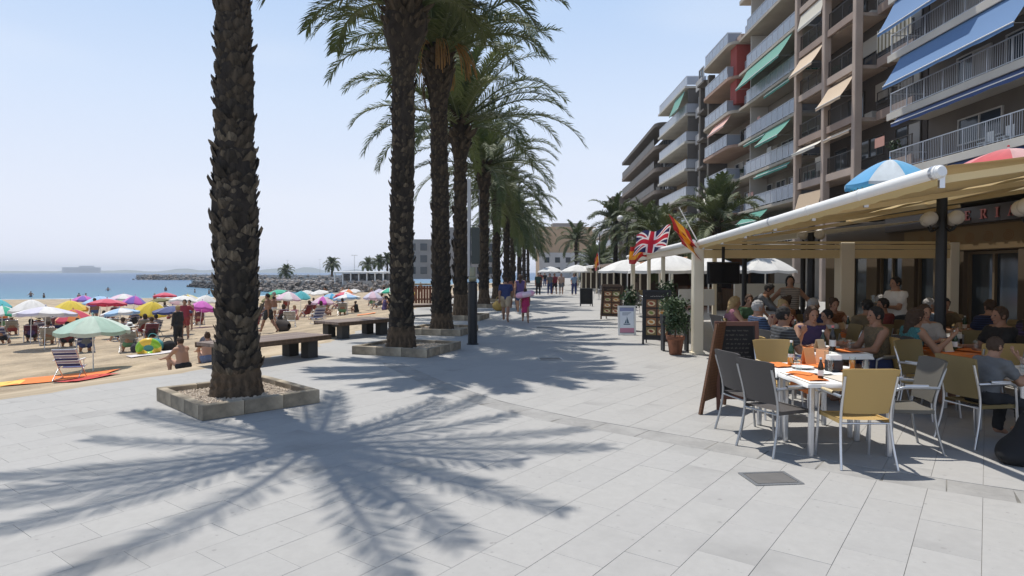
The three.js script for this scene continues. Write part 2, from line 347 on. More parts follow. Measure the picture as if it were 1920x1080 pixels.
// ---------------------------------------------------------------- far shore, breakwaters, distant buildings
{
  const R = rng(5);
  const mRock = M(0.5, 0.44, 0.39, 0.95, tx('mottle', 6)), mRockD = M(0.13, 0.12, 0.115, 0.95, tx('mottle', 6)), mQuay = M(0.5, 0.47, 0.43, 0.9, tx('plaster', 8));
  function breakwater(L, top, half, mr, size, n) {
    const pos = [], core = [];
    for (let i = 0; i < L.length - 1; i++) core.push(beam(V(L[i][0], (top + SEA) / 2 - 0.4, -L[i][1]), V(L[i + 1][0], (top + SEA) / 2 - 0.4, -L[i + 1][1]), half, top - SEA));
    const b = struct('breakwater', mg(core), mQuay), rocks = [], proto = [0, 1, 2, 3].map((s) => {
      const g = clean(new THREE.IcosahedronGeometry(1, 0)), q = g.attributes.position, r = rng(40 + s), m = new Map();
      for (let i = 0; i < q.count; i++) { const key = q.getX(i).toFixed(3) + q.getY(i).toFixed(3) + q.getZ(i).toFixed(3); if (!m.has(key)) m.set(key, 0.7 + 0.6 * r()); const f = m.get(key); q.setXYZ(i, q.getX(i) * f, q.getY(i) * f * 0.75, q.getZ(i) * f); }
      g.computeVertexNormals(); return uvm(g);
    });
    for (let i = 0; i < n; i++) {
      const p = along(L, R()), h = R(), g = proto[i & 3].clone(), s = size * (0.6 + 0.8 * R());
      g.scale(s, s, s).rotateY(R() * 7).translate(p[0] + (R() - 0.5) * half * 0.6, lerp(SEA - 0.4, top - s * 0.9, h), -p[1] + (half / 2 + (1 - h) * half * 0.9) * (0.4 + 0.6 * R())); rocks.push(g);
    }
    tag(part('rock_face', mg(rocks), mr, b), null, null, null, 'stuff');
    return b;
  }
  breakwater([[-84, 172], [-66, 150]], 0.0, 4, mRockD, 0.6, 260);
  breakwater([[-66, 152], [-46, 132], [-20, 122]], 0.5, 6, mRock, 0.42, 1300);
  breakwater([[-190, 330], [-120, 300], [-60, 250], [-40, 190]], 0.9, 8, mRock, 0.6, 1200);
  // hazy coast and a pale block on the horizon
  const hl = []; for (let i = 0; i <= 40; i++) { const a = rad(lerp(-42, -13, i / 40)), r = 3900, h = 8 + 26 * Math.abs(Math.sin(i * 0.7) * Math.sin(i * 0.31 + 1)) * (0.25 + i / 40); hl.push([r * sin(a), -r * cos(a), h]); }
  struct('coast', sheet(40, 6, (u, v) => { const i = Math.min(39, Math.floor(u * 40)), f = u * 40 - i, h = lerp(hl[i][2], hl[i + 1][2], f), x = lerp(hl[i][0], hl[i + 1][0], f), z = lerp(hl[i][1], hl[i + 1][1], f), k = 1 + (v - 0.5) * 0.12; return V(x * k, SEA - 1 + h * Math.sin(v * PI), z * k); }), M(0.16, 0.18, 0.15, 1));
  const fb = thing('seafront_building', 'long pale hazy block on the sea horizon at far left', 'building', -2010, SEA, -2990, 0.58);
  part('wall', mg([box(150, 26, 30, 0, 13, 0), box(60, 7, 24, 20, 29.5, 0)]), M(0.55, 0.53, 0.5, 0.9), fb);
  part('window_band', mg([0, 1, 2, 3].map((k) => box(140, 2.4, 0.4, 0, 4 + k * 6, 15.2))), M(0.1, 0.11, 0.12, 0.5), fb);
  // pavilion on the breakwater
  const pv = thing('pier_pavilion', 'low open pavilion with flat white roof on the rocky pier', 'pavilion', -28.6, -0.95, -127, -0.2);
  part('roof', cbox(10.4, 0.4, 9, 0.08, 0, 2.7, 0), mat.white, pv);
  part('floor_slab', box(10.4, 0.5, 9, 0, 0.1, 0), mQuay, pv);
  for (let i = 0; i < 7; i++) part('post', box(0.2, 2.2, 0.2, -5 + i * 1.66, 1.42, 4.1), mat.white, pv);
  part('wall', box(9.6, 2.1, 5, 0, 1.38, -1), M(0.08, 0.08, 0.085, 0.6), pv);
  for (let i = 0; i < 4; i++) part('window', box(1.6, 1.2, 0.08, -3.6 + i * 2.4, 1.5, 1.56), mat.glass, pv);
  const mast = [[-57, 137, 3.6], [-31, 126, 4.2], [-100, 285, 6], [-78, 260, 6]];
  mast.forEach(([x, d, h], i) => {
    const t = thing('pier_lamp', ['tall thin lamp with two heads on the rocky pier', 'thin lamp beside the pavilion on the rocky pier', 'thin pale lamp at the middle of the far breakwater', 'thin pale lamp at the near end of the far breakwater', 'thin pale lamp at the seaward end of the far breakwater', 'thin lamp at the landward end of the rocky pier'][i], 'street lamp', x, 0.9, -d, 0, 'lamps along the breakwaters');
    part('pole', bar(V(0, 0, 0), V(0, h, 0), 0.05, 0.035), mat.steel, t); part('lamp_head', mg([box(0.8, 0.06, 0.06, 0, h, 0), box(0.4, 0.08, 0.2, 0.4, h, 0), box(0.4, 0.08, 0.2, -0.4, h, 0)]), mat.steel, t);
  });
}

// ---------------------------------------------------------------- palms
const mLeaf = [M(0.078, 0.108, 0.028, 0.7, { transmission: 0.3, thickness: 0 }), M(0.115, 0.145, 0.045, 0.7, { transmission: 0.3, thickness: 0 }), M(0.056, 0.084, 0.021, 0.7, { transmission: 0.3, thickness: 0 }), M(0.16, 0.11, 0.055, 0.85, { transmission: 0.1, thickness: 0 })];
const mTrunk = M(0.05, 0.038, 0.028, 0.95, tb('bark', 0.8, 'bump', 0.25, 0.012)), mBase = M(0.17, 0.115, 0.068, 0.95, tb('bark', 0.5, 'bump', 0.2, 0.012));
const mBoot = [M(0.092, 0.07, 0.047, 0.95, tx('bark', 0.5)), M(0.15, 0.118, 0.08, 0.95, tx('bark', 0.5)), M(0.055, 0.043, 0.03, 0.95, tx('bark', 0.5)), M(0.21, 0.168, 0.115, 0.95, tx('bark', 0.4))];
const mFruit = M(0.26, 0.14, 0.04, 0.8);
function frondGeo(e0, L, seed, o = {}) { // a feather leaf growing from the origin towards +x
  const R = rng(seed), n = 18, pos = [], pts = [], dirs = [], droop = o.droop ?? 1, pairs = o.pairs ?? 92, wide = o.wide ?? 0.032, ll = o.leaf ?? 0.4;
  let th = rad(e0), p = V(0, 0, 0), yaw = (R() - 0.5) * 0.25;
  for (let i = 0; i <= n; i++) {
    const s = i / n; pts.push(p.clone()); const d = V(cos(th) * cos(yaw), sin(th), cos(th) * sin(yaw)); dirs.push(d);
    p = p.clone().addScaledVector(d, L / n); th -= rad((1.1 + 8.6 * s * s + 3.2 * s) * droop * (0.35 + 0.65 * Math.max(0.15, cos(th)))); yaw += (R() - 0.5) * 0.03;
    if (th < rad(-80)) th = rad(-80);
  }
  const tri = (a, b, c) => pos.push(a.x, a.y, a.z, b.x, b.y, b.z, c.x, c.y, c.z);
  for (let i = 0; i < n; i++) { // midrib, a tapering three-sided bar
    const w = (s) => 0.045 * Math.pow(1 - s, 0.8) + 0.006, ring = (k) => { const s = V(0, 0, 0).crossVectors(dirs[k], UPV).normalize(), u = V(0, 0, 0).crossVectors(s, dirs[k]), q = w(k / n); return [pts[k].clone().addScaledVector(s, q), pts[k].clone().addScaledVector(s, -q), pts[k].clone().addScaledVector(u, -q * 1.1)]; };
    const A = ring(i), B = ring(i + 1); for (let j = 0; j < 3; j++) { const k = (j + 1) % 3; tri(A[j], A[k], B[j]); tri(A[k], B[k], B[j]); }
  }
  for (let i = 0; i < pairs; i++) {
    const s = lerp(0.1, 0.995, i / (pairs - 1)), f = s * n, k = Math.min(n - 1, Math.floor(f)), t = f - k, q = pts[k].clone().lerp(pts[k + 1], t), d = dirs[k].clone().lerp(dirs[Math.min(n, k + 1)], t).normalize();
    const side = V(0, 0, 0).crossVectors(d, UPV).normalize(), u = V(0, 0, 0).crossVectors(side, d);
    const len = ll * (0.35 + 0.95 * Math.pow(Math.sin(PI * Math.pow(0.08 + 0.84 * s, 0.75)), 0.7)) * (0.85 + 0.3 * R());
    for (const sg of [-1, 1]) {
      if (R() < 0.03) continue;
      const fwd = 0.7 + 0.6 * s + (R() - 0.5) * 0.35, vee = 0.5 + (R() - 0.5) * 0.8, dir = d.clone().multiplyScalar(fwd).addScaledVector(side, sg).addScaledVector(u, vee).normalize();
      const m = q.clone().addScaledVector(dir, len * 0.55), e = m.clone().addScaledVector(dir, len * 0.45); e.y -= len * (0.1 + 0.3 * R()); m.y -= len * 0.03;
      const wv = V(0, 0, 0).crossVectors(dir, u).normalize().multiplyScalar(wide / 2).addScaledVector(u, (R() - 0.5) * wide * 0.6);
      const a = q.clone().addScaledVector(wv, 0.5), b = q.clone().addScaledVector(wv, -0.5), c = m.clone().add(wv), g = m.clone().sub(wv);
      tri(a, c, b); tri(b, c, g); tri(c, e, g);
    }
  }
  const g = new THREE.BufferGeometry(); g.setAttribute('position', new THREE.Float32BufferAttribute(pos, 3)); g.computeVertexNormals(); return uvm(g);
}
function bootGeo(seed, w, h, out) { // stub of an old leaf stalk: a scale that grows out of the trunk (+x) and points up
  const R = rng(seed), j = () => 1 + 0.3 * (R() - 0.5), A = [V(-0.03, 0, -w / 2), V(-0.03, 0, w / 2), V(-0.03, -h * 0.35, 0)], m = h * 0.62, o = out * j();
  const B = [V(o * 0.55, m, -w * 0.42 * j()), V(o * 0.55, m, w * 0.42 * j()), V(o * 0.9, m * 0.55, 0)], C = [V(o * j(), h * j(), -w * 0.16), V(o * j(), h * 0.97, w * 0.16), V(o * 1.25, h * 0.82, 0)], Q = [V(-0.02, m * 0.8, 0), V(o * 0.4, h * 0.8, 0)];
  const pos = [], tri = (...v) => v.forEach((p) => pos.push(p.x, p.y, p.z)), quad = (a, b, c, d) => { tri(a, b, c); tri(a, c, d); };
  quad(A[0], A[2], B[2], B[0]); quad(A[2], A[1], B[1], B[2]); quad(B[0], B[2], C[2], C[0]); quad(B[2], B[1], C[1], C[2]); tri(C[0], C[2], C[1]); quad(A[0], B[0], Q[1], Q[0]); quad(B[1], A[1], Q[0], Q[1]); tri(B[0], C[0], Q[1]); tri(C[1], B[1], Q[1]); tri(C[0], C[1], Q[1]);
  const g = new THREE.BufferGeometry(); g.setAttribute('position', new THREE.Float32BufferAttribute(pos, 3)); g.computeVertexNormals(); return uvm(g);
}
const boots = [0, 1, 2, 3, 4].map((s) => bootGeo(60 + s, 0.16 + 0.02 * s, 0.13 + 0.02 * s, 0.02 + 0.007 * s));
const ELEV = [80, 66, 52, 38, 24, 10, -6, -24, -44];
const frondSets = new Map();
function fronds(L, key, dr = 1, lf = 0.46, pairs = 92, wide = 0.037) { // one family of leaves per length, shared by all palms of that size
  const k = L + key; if (!frondSets.has(k)) frondSets.set(k, ELEV.flatMap((e, i) => [0, 1].map((q) => [e, frondGeo(e + (q ? 4 : -3), L * (e > 60 ? 0.75 : e < -30 ? 0.85 : 1) * (0.95 + 0.1 * q), 900 + i * 7 + q + key.length * 31, { droop: (e > 60 ? 0.6 : 1) * dr, leaf: lf, pairs, wide })])));
  return frondSets.get(k);
}
function palm(label, x, d, o) {
  const t = thing('palm_tree', label, 'palm tree', x, o.y ?? 0, -d, 0, o.group), R = rng(o.seed), h = o.h, r0 = o.r, rTop = o.rTop ?? r0 * 0.82;
  const lean = o.lean ?? [0, 0], ax = (y) => [0, 1].map((i) => lean[i] * Math.max(0, y / h) ** 1.4);
  const rad_ = (y) => { const flare = 0.42 * r0 * Math.exp(-y / 0.42), bulge = o.bulge ? o.bulge * Math.exp(-(((y - (h - 0.75)) / 0.62) ** 2)) : 0, belly = (o.belly || 0) * Math.exp(-(((y - 2.4) / 0.9) ** 2)); return lerp(r0, rTop, y / h) + flare + bulge + belly; };
  // trunk
  const seg = o.fine ? 28 : 16, ny = o.fine ? 60 : 26, R2 = rng(o.seed + 1), jit = Array.from({ length: (seg + 1) * (ny + 1) }, () => (R2() - 0.5) * 0.035);
  const tg = (y0, y1, n) => { const g = sheet(seg, n, (u, v) => { const y = lerp(y0, y1, v), i = Math.round(u * seg) % seg, a = u * 2 * PI, q = rad_(y) * (1 + 0.05 * sin(a * 3 + y * 2)) + jit[i * (ny + 1) + (Math.round(v * n) % ny)], c = ax(y); return V(c[0] + q * cos(a), y, c[1] + q * sin(a)); }); const uv = g.attributes.uv; for (let i = 0; i < uv.count; i++) uv.setXY(i, uv.getX(i) * 2 * PI * r0, uv.getY(i) * (y1 - y0)); return g; };
  const yb = o.baseTop ?? 0.85;
  part('trunk', tg(yb - 0.01, h, ny), mTrunk, t);
  part('trunk_base', tg(-0.05, yb, 14), mBase, t);
  // stubs of old leaves, in a spiral
  const rest = []; let n = 0;
  const put = (y, a, s, k) => {
    const c = ax(y), q = rad_(y) - 0.012, g = boots[k % 5], up = y > h - 1.5 ? (y - h + 1.5) / 1.5 : 0, sc = V(s * (0.45 + 0.75 * R()) * (1 + up * 1.6), s * (1 + up * 0.8), s);
    const m = new THREE.Matrix4().compose(V(c[0] + q * cos(a), y, c[1] + q * sin(a)), new THREE.Quaternion().setFromEuler(new THREE.Euler((R() - 0.5) * 0.45, -a, -0.02 - 0.5 * up - 0.3 * R() ** 2, 'YXZ')), sc);
    const front = sin(a) > -0.25;
    if (o.single && front && n < 297 && y < o.single) { n++; const lo = clamp(1.15 - y / 4.4), q2 = R(), b = part('leaf_base', g, mBoot[q2 < 0.22 * lo ? 3 : q2 < 0.2 + 0.4 * lo ? 1 : q2 < 0.6 + 0.3 * lo ? 0 : 2], t); b.applyMatrix4(m); } else rest.push(g.clone().applyMatrix4(m));
  };
  const around = Math.round(2 * PI * r0 / (o.bootW ?? 0.155)), step = o.bootH ?? 0.125;
  let row = 0; for (let y = yb - 0.05; y < h - 0.02; y += step, row++) for (let k = 0; k < around; k++) { if (R() < 0.03) continue; put(y + (R() - 0.5) * 0.07, (k + (row % 2) * 0.5 + (R() - 0.5) * 0.5) / around * 2 * PI, (o.bootS ?? 0.95) * (0.62 + 0.62 * R() + 0.7 * R() ** 9), k + row * 3); }
  if (rest.length) tag(part('leaf_base_cover', mg(rest), mBoot[0], t), null, null, null, 'stuff');
  // crown
  const set = fronds(o.L, o.key ?? '', o.droop, o.leaf, o.pairs, o.wide), [cx, cz] = ax(h), per = o.n ?? 46;
  for (let i = 0; i < per; i++) {
    const f = (i + 0.5) / per, band = Math.min(8, Math.floor(Math.pow(f, o.up ?? 0.85) * ((o.low ?? 7) + 1))), pick = set[band * 2 + (R() < 0.5 ? 1 : 0)], a = i * 2.39996 + R() * 0.5;
    const m = part('frond', pick[1], mLeaf[R() < 0.5 ? 0 : R() < 0.5 ? 1 : 2], t), q = rTop * 0.55;
    m.position.set(cx + q * cos(a), h + 0.15 - f * 0.55, cz - q * sin(a)); m.rotation.set((R() - 0.5) * 0.25, a, (R() - 0.5) * 0.14, 'YXZ'); const s = 0.92 + 0.16 * R(); m.scale.set(s, s, s);
  }
  if (o.dead) for (let i = 0; i < o.dead; i++) { const m = part('frond', set[16 + (i & 1)][1], mLeaf[3], t, 'dry brown hanging frond'), a = R() * 6.28; m.position.set(cx + rTop * 0.8 * cos(a), h - 0.6, cz - rTop * 0.8 * sin(a)); m.rotation.set(0, a, -0.35, 'YXZ'); m.scale.setScalar(0.42); }
  if (o.fruit) for (let i = 0; i < 7; i++) {
    const a = i * 0.9 + R(), st = []; for (let k = 0; k < 9; k++) { const b = a + (R() - 0.5) * 0.5, l = 0.7 + 0.4 * R(); st.push(tube([V(0, 0, 0), V(l * 0.5 * cos(b), 0.22, l * 0.5 * sin(b)), V(l * 0.9 * cos(b), -0.1 - 0.3 * R(), l * 0.9 * sin(b)), V(l * cos(b), -0.55 - 0.3 * R(), l * sin(b))], 0.012, 6, 4)); }
    const m = part('fruit_stalk', mg(st), mFruit, t); m.position.set(cx + rTop * 0.6 * cos(a), h - 0.25, cz + rTop * 0.6 * sin(a));
  }
  return t;
}
const G_ROW = 'date palms in the row along the beach side of the promenade';
palm('nearest palm, thick rough trunk in the gravel planter, crown above the picture', -3.81, 8.84, { h: 9.0, r: 0.255, rTop: 0.19, L: 3.15, low: 6, droop: 0.9, leaf: 0.34, pairs: 50, wide: 0.03, baseTop: 0.38, seed: 11, fine: 1, single: 6.2, bulge: 0.12, belly: 0.05, bootW: 0.125, bootH: 0.088, bootS: 0.74, n: 28, group: G_ROW, up: 0.85, y: 0.1, key: 'e' });
palm('second palm of the beach row, brown stub collar under its crown', -2.48, 14.3, { h: 7.95, r: 0.25, rTop: 0.235, L: 3.1, low: 4, droop: 1.05, baseTop: 0.5, seed: 22, fine: 1, single: 6.6, bulge: 0.24, n: 58, group: G_ROW, lean: [0.12, 0], up: 1.1, y: 0.1, bootW: 0.14, bootH: 0.11, bootS: 0.72, key: 'a' });
palm('third palm of the beach row, just left of the black light column', -2.08, 18.9, { h: 8.35, r: 0.265, L: 3.9, low: 4, baseTop: 0.5, seed: 33, fine: 1, bulge: 0.22, n: 54, up: 1.1, bootW: 0.15, bootH: 0.12, bootS: 0.8, group: G_ROW, lean: [-0.1, 0], dead: 3, fruit: 1, y: 0.1 });
palm('fourth palm of the beach row, its trunk half behind the third', -1.97, 24.5, { h: 7.6, r: 0.255, L: 4.6, low: 5, seed: 44, bulge: 0.18, n: 48, up: 1.0, group: G_ROW, key: 'b', y: 0.1, bootS: 1.2, bootW: 0.22, bootH: 0.18 });
palm('fifth palm of the beach row, right of the light column', -1.45, 33, { h: 7.4, r: 0.25, L: 4.1, low: 6, seed: 55, bulge: 0.15, n: 40, group: G_ROW, y: 0.1, bootS: 1.3, bootW: 0.25, bootH: 0.22 });
palm('sixth palm of the beach row, slim pale trunk above the walkers', -0.95, 39, { h: 7.0, r: 0.24, L: 4.0, low: 7, seed: 66, bulge: 0.12, n: 40, group: G_ROW, key: 'b', y: 0.1, bootS: 1.3, bootW: 0.25, bootH: 0.22 });
[[-0.4, 48, 6.7, 'seventh palm of the beach row, low crown behind the sixth'], [0.05, 58, 6.5, 'eighth palm of the beach row, far along the promenade'], [0.8, 70, 6.4, 'ninth palm of the beach row, seen above the far walkers'], [1.6, 85, 6.6, 'tenth palm of the beach row, near the promenade bend'], [2.6, 104, 6.8, 'last palm of the beach row, before the tan building']].forEach(([x, d, h, label], i) => palm(label, x, d, { h, r: 0.25, L: 4.0, seed: 70 + i * 3, n: 40, group: G_ROW, key: i & 1 ? 'b' : '', y: 0.1, bootS: 1.5, bootW: 0.35, bootH: 0.32 }));
// shorter palms on the side of the houses, and those on the pier
const G_TOWN = 'palms on the side of the apartment houses';
palm('bushy upright palm before the grey balconies, above the flags', 9.6, 30, { h: 4.3, r: 0.2, L: 2.3, seed: 120, n: 40, group: G_TOWN, key: 'c', up: 1.5, bootS: 1.2, bootW: 0.3, bootH: 0.3 });
palm('palm with drooping crown beside the globe lamps at mid distance', 9.4, 45, { h: 4.9, r: 0.2, L: 2.6, seed: 123, n: 36, group: G_TOWN, key: 'c', bootS: 1.2, bootW: 0.3, bootH: 0.3 });
palm('tall thin palm rising left of the brown apartment house', 8.4, 52, { h: 6.0, r: 0.18, L: 2.6, seed: 126, n: 34, group: G_TOWN, key: 'c', bootS: 1.2, bootW: 0.3, bootH: 0.3 });
palm('low spreading palm behind the first flag', 9.0, 38, { h: 3.6, r: 0.2, L: 2.6, seed: 128, n: 36, group: G_TOWN, key: 'c', bootS: 1.2, bootW: 0.3, bootH: 0.3 });
palm('small distant palm standing before the tan building', 9.0, 90, { h: 6.6, r: 0.22, L: 3.2, seed: 129, n: 36, group: G_TOWN, key: 'c', bootS: 1.6, bootW: 0.4, bootH: 0.4 });
palm('low distant palm right under the lone palm before the tan building', 9.6, 74, { h: 2.6, r: 0.25, L: 3.2, seed: 131, n: 40, group: G_TOWN, key: 'c', bootS: 1.6, bootW: 0.4, bootH: 0.4 });
palm('round palm beside the far white parasols', 11.6, 82, { h: 3.4, r: 0.25, L: 3.2, seed: 133, n: 40, group: G_TOWN, key: 'c', bootS: 1.6, bootW: 0.4, bootH: 0.4 });
const pierPalm = [[-36, 128, 2.6, 'lone palm on the pier, left of the pavilion'], [-29.5, 131, 2.6, 'first of the palms over the pavilion roof'], [-27, 130, 3.1, 'second of the palms over the pavilion roof'], [-25.5, 131, 3.6, 'tallest of the palms over the pavilion roof'], [-23.6, 131, 3.2, 'rightmost palm over the pavilion roof'], [-48, 136, 1.2, 'small dark palm at the left of the pier']];
pierPalm.forEach(([x, d, h, label], i) => palm(label, x, d, { y: 0.9, h, r: 0.2, L: 1.7, seed: 150 + i, n: 26, group: 'palms on the pier', key: 'd', bootS: 1.6, bootW: 0.5, bootH: 0.5 }));

// planters round the palms
const mGravel = [M(0.5, 0.42, 0.33, 0.95), M(0.4, 0.33, 0.26, 0.95)];
function planter(label, x, d, w, l, turn, seed) {
  const t = thing('palm_planter', label, 'planter', x, 0, -d, turn, 'low square planters around the palms'), R = rng(seed), k = 0.11, h = 0.185;
  for (const [sx, sz, alongX, len] of [[0, 1, 1, w], [0, -1, 1, w], [1, 0, 0, l - 2 * k], [-1, 0, 0, l - 2 * k]]) {
    const n = 3;
    for (let i = 0; i < n; i++) { const c = -len / 2 + (i + 0.5) * len / n, q = len / n - 0.004; part('kerb_stone', cbox(alongX ? q : k, h + (R() - 0.5) * 0.006, alongX ? k : q, 0.008, alongX ? c : sx * (w - k) / 2, h / 2, alongX ? sz * (l - k) / 2 : c), mat.concrete, t); }
  }
  part('bedding', box(w - 2 * k - 0.004, 0.1, l - 2 * k - 0.004, 0, 0.06, 0), mGravel[1], t);
  const st = [], N = d < 10 ? 2600 : d < 20 ? 900 : 250, pr = [0, 1, 2].map((s) => { const g = clean(new THREE.TetrahedronGeometry(1, 0)), g2 = clean(new THREE.OctahedronGeometry(1, 0)); const q = s ? g2 : g; q.scale(1, 0.7, 0.85); q.computeVertexNormals(); return uvm(q); });
  for (let i = 0; i < N; i++) { const g = pr[i % 3].clone(), s = (d < 10 ? 0.016 : 0.028) * (0.6 + 0.9 * R()); g.scale(s, s, s).rotateY(R() * 6).rotateX(R() * 6).translate((R() - 0.5) * (w - 2 * k - 0.05), 0.112 + 0.006 * R(), (R() - 0.5) * (l - 2 * k - 0.05)); st.push(g); }
  tag(part('gravel', mg(st), mGravel[0], t), null, null, null, 'stuff');
}
planter('concrete planter with gravel around the nearest palm', -3.81, 8.84, 1.55, 1.75, rad(45), 1);
planter('concrete planter around the second palm', -2.35, 14.45, 1.85, 1.7, rad(-20), 2);
planter('concrete planter around the third palm', -2.08, 18.9, 1.75, 1.7, rad(-14), 3);
planter('concrete planter around the fourth palm', -1.9, 24.5, 1.75, 1.7, rad(-10), 4);
planter('concrete planter around the fifth palm', -1.45, 33, 1.75, 1.7, rad(-8), 5);
planter('concrete planter around the sixth palm', -0.95, 39, 1.75, 1.7, rad(-8), 6);

// ---------------------------------------------------------------- apartment houses on the right
const mB = {
  cream: M(0.46, 0.41, 0.34, 0.9, tx('plaster', 5)), white: M(0.6, 0.57, 0.51, 0.85, tx('plaster', 5)), pink: M(0.36, 0.27, 0.22, 0.9, tx('plaster', 4)), pinkPale: M(0.5, 0.4, 0.33, 0.9, tx('plaster', 4)), grey: M(0.3, 0.29, 0.28, 0.9, tx('plaster', 5)), dark: M(0.13, 0.115, 0.1, 0.9, tx('plaster', 5)), brown: M(0.2, 0.16, 0.13, 0.9, tx('plaster', 5)),
  red: M(0.36, 0.06, 0.045, 0.8, tx('plaster', 4)), terra: M(0.42, 0.28, 0.21, 0.9, tx('plaster', 4)), tan: M(0.47, 0.33, 0.21, 0.9, tx('plaster', 12)), pale: M(0.5, 0.49, 0.48, 0.9, tx('plaster', 9)),
  frame: M(0.5, 0.49, 0.47, 0.5), bronze: M(0.06, 0.05, 0.04, 0.5), rail: M(0.5, 0.51, 0.53, 0.4, { metalness: 0.5 }), pane: M(0.035, 0.045, 0.055, 0.08), curtain: M(0.4, 0.38, 0.35, 0.9), shutter: M(0.36, 0.33, 0.28, 0.8),
  smoked: M(0.42, 0.46, 0.52, 0.2, { transmission: 0.45, thickness: 0 }), frosted: M(0.5, 0.53, 0.58, 0.35, { transmission: 0.35, thickness: 0 }),
};
const cloth = (r, g, b) => M(r, g, b, 0.9, { transmission: 0.22, thickness: 0 });
const mAwn = { blue: cloth(0.09, 0.2, 0.4), green: cloth(0.03, 0.24, 0.17), peach: cloth(0.6, 0.45, 0.3), cream: cloth(0.66, 0.62, 0.52), rose: cloth(0.62, 0.33, 0.26), navy: cloth(0.04, 0.08, 0.22) };
// local axes: +x into the house, -z along the street away from the camera, z = 0 at the end nearer the camera
function houseAt(name, label, X, D, turn = 0) { return thing(name, label, 'apartment house', X, 0, -D, turn, 'apartment houses along the promenade'); }
function sunBlind(h, m, u0, u1, y, out, drop, label, sag = 0.05) { // a cloth let down from under a balcony, with its roller and arms
  const w = u1 - u0, a = part('awning', mg([sheet(Math.max(4, Math.round(w)), 6, (u, v) => V(-out * v - 0.02, y - drop * v - sag * sin(v * PI) - 0.015 * sin(u * w * 5) * v, -lerp(u0, u1, u))), sheet(Math.max(4, Math.round(w * 2)), 2, (u, v) => V(-out - 0.022, y - drop - v * (0.16 + 0.02 * sin(u * w * 9)), -lerp(u0, u1, u)))]), m, h, label);
  part('awning_bar', bar(V(-out - 0.02, y - drop, -u0), V(-out - 0.02, y - drop, -u1), 0.025), mat.white, a);
  for (const u of [u0 + 0.12, u1 - 0.12]) part('awning_arm', bar(V(0, y - drop * 0.98, -u), V(-out, y - drop, -u), 0.016), mat.steel, a);
  return a;
}
function railing(h, kind, u0, u1, y, x = 0, ends = 0) {
  const w = u1 - u0, n = Math.max(1, Math.round(w / (kind === 'bars' ? 1.25 : 0.98))), L = [], H = 1.0, r = part('railing', null, mB.rail, h);
  L.push(box(0.05, 0.04, w, x, y + H, -(u0 + u1) / 2), box(0.03, 0.03, w, x, y + 0.1, -(u0 + u1) / 2));
  for (let i = 0; i <= n; i++) L.push(box(0.04, H - 0.022, 0.04, x, y + H / 2 - 0.011, -lerp(u0 + 0.02, u1 - 0.02, i / n)));
  if (kind === 'bars') for (let u = u0 + 0.1; u < u1; u += 0.115) L.push(box(0.014, H - 0.135, 0.014, x, y + 0.115 + (H - 0.135) / 2, -u));
  if (ends) for (const u of [u0 + 0.02, u1 - 0.02]) L.push(box(ends, 0.04, 0.03, x + ends / 2 + 0.026, y + H, -u), box(ends, 0.03, 0.03, x + ends / 2 + 0.026, y + 0.1, -u));
  if (kind !== 'bars') for (let i = 0; i < n; i++) { const a = lerp(u0, u1, i / n) + 0.045, b = lerp(u0, u1, (i + 1) / n) - 0.045; part('glass_panel', box(0.012, H - 0.16, b - a, x, y + 0.12 + (H - 0.16) / 2, -(a + b) / 2), kind === 'smoked' ? mB.smoked : mB.frosted, r); if (kind === 'smoked') for (let u = a + 0.1; u < b - 0.05; u += 0.11) L.push(box(0.01, H - 0.135, 0.012, x + 0.02, y + 0.115 + (H - 0.135) / 2, -u)); }
  if (ends && kind !== 'bars') for (const u of [u0 + 0.02, u1 - 0.02]) part('glass_panel', box(ends - 0.08, H - 0.16, 0.012, x + ends / 2, y + 0.12 + (H - 0.16) / 2, -u), kind === 'smoked' ? mB.smoked : mB.frosted, r);
  r.geometry = mg(L); return r;
}
function windowIn(h, x, u0, u1, y0, y1, o = {}) { // a window or balcony door set into the wall at x, glass recessed
  const w = u1 - u0, H = y1 - y0, uc = (u0 + u1) / 2, f = 0.06, n = o.leaves ?? (w > 1.7 ? 2 : 1);
  const L = [box(0.1, f, w, x, y0 + f / 2, -uc), box(0.1, f, w, x, y1 - f / 2, -uc)];
  for (let i = 0; i <= n; i++) L.push(box(0.1, H - 2 * f, f, x, (y0 + y1) / 2, -lerp(u0 + f / 2, u1 - f / 2, i / n)));
  const wn = part('window', mg(L), o.frame || mB.frame, h);
  for (let i = 0; i < n; i++) part('pane', box(0.02, H - 2 * f, w / n - f, x + 0.02, (y0 + y1) / 2, -lerp(u0, u1, (i + 0.5) / n)), o.curtain && i === 0 ? mB.curtain : mB.pane, wn);
  return wn;
}
function leafBall(c, r, n, seed, size = 0.07) { const R = rng(seed), pos = []; for (let i = 0; i < n; i++) { const q = V(R() - 0.5, R() - 0.5, R() - 0.5).normalize().multiplyScalar(Math.pow(R(), 0.4) * (0.8 + 0.35 * sin(i * 1.7))), p = V(q.x * r[0], q.y * r[1], q.z * r[2]).add(c), a = V(R() - 0.5, R() - 0.5, R() - 0.5).normalize(), b = V(R() - 0.5, R() - 0.5, R() - 0.5).cross(a).normalize(), s = size * (0.6 + 0.8 * R()); const A = p.clone().addScaledVector(a, -s), B = p.clone().addScaledVector(b, s * 0.42), C = p.clone().addScaledVector(a, s), E = p.clone().addScaledVector(b, -s * 0.42); for (const v of [A, B, C, A, C, E]) pos.push(v.x, v.y, v.z); } const g = new THREE.BufferGeometry(); g.setAttribute('position', new THREE.Float32BufferAttribute(pos, 3)); g.computeVertexNormals(); return uvm(g); }
const R3 = rng(31), mBush = [M(0.03, 0.06, 0.02, 0.6), M(0.05, 0.085, 0.03, 0.6)];
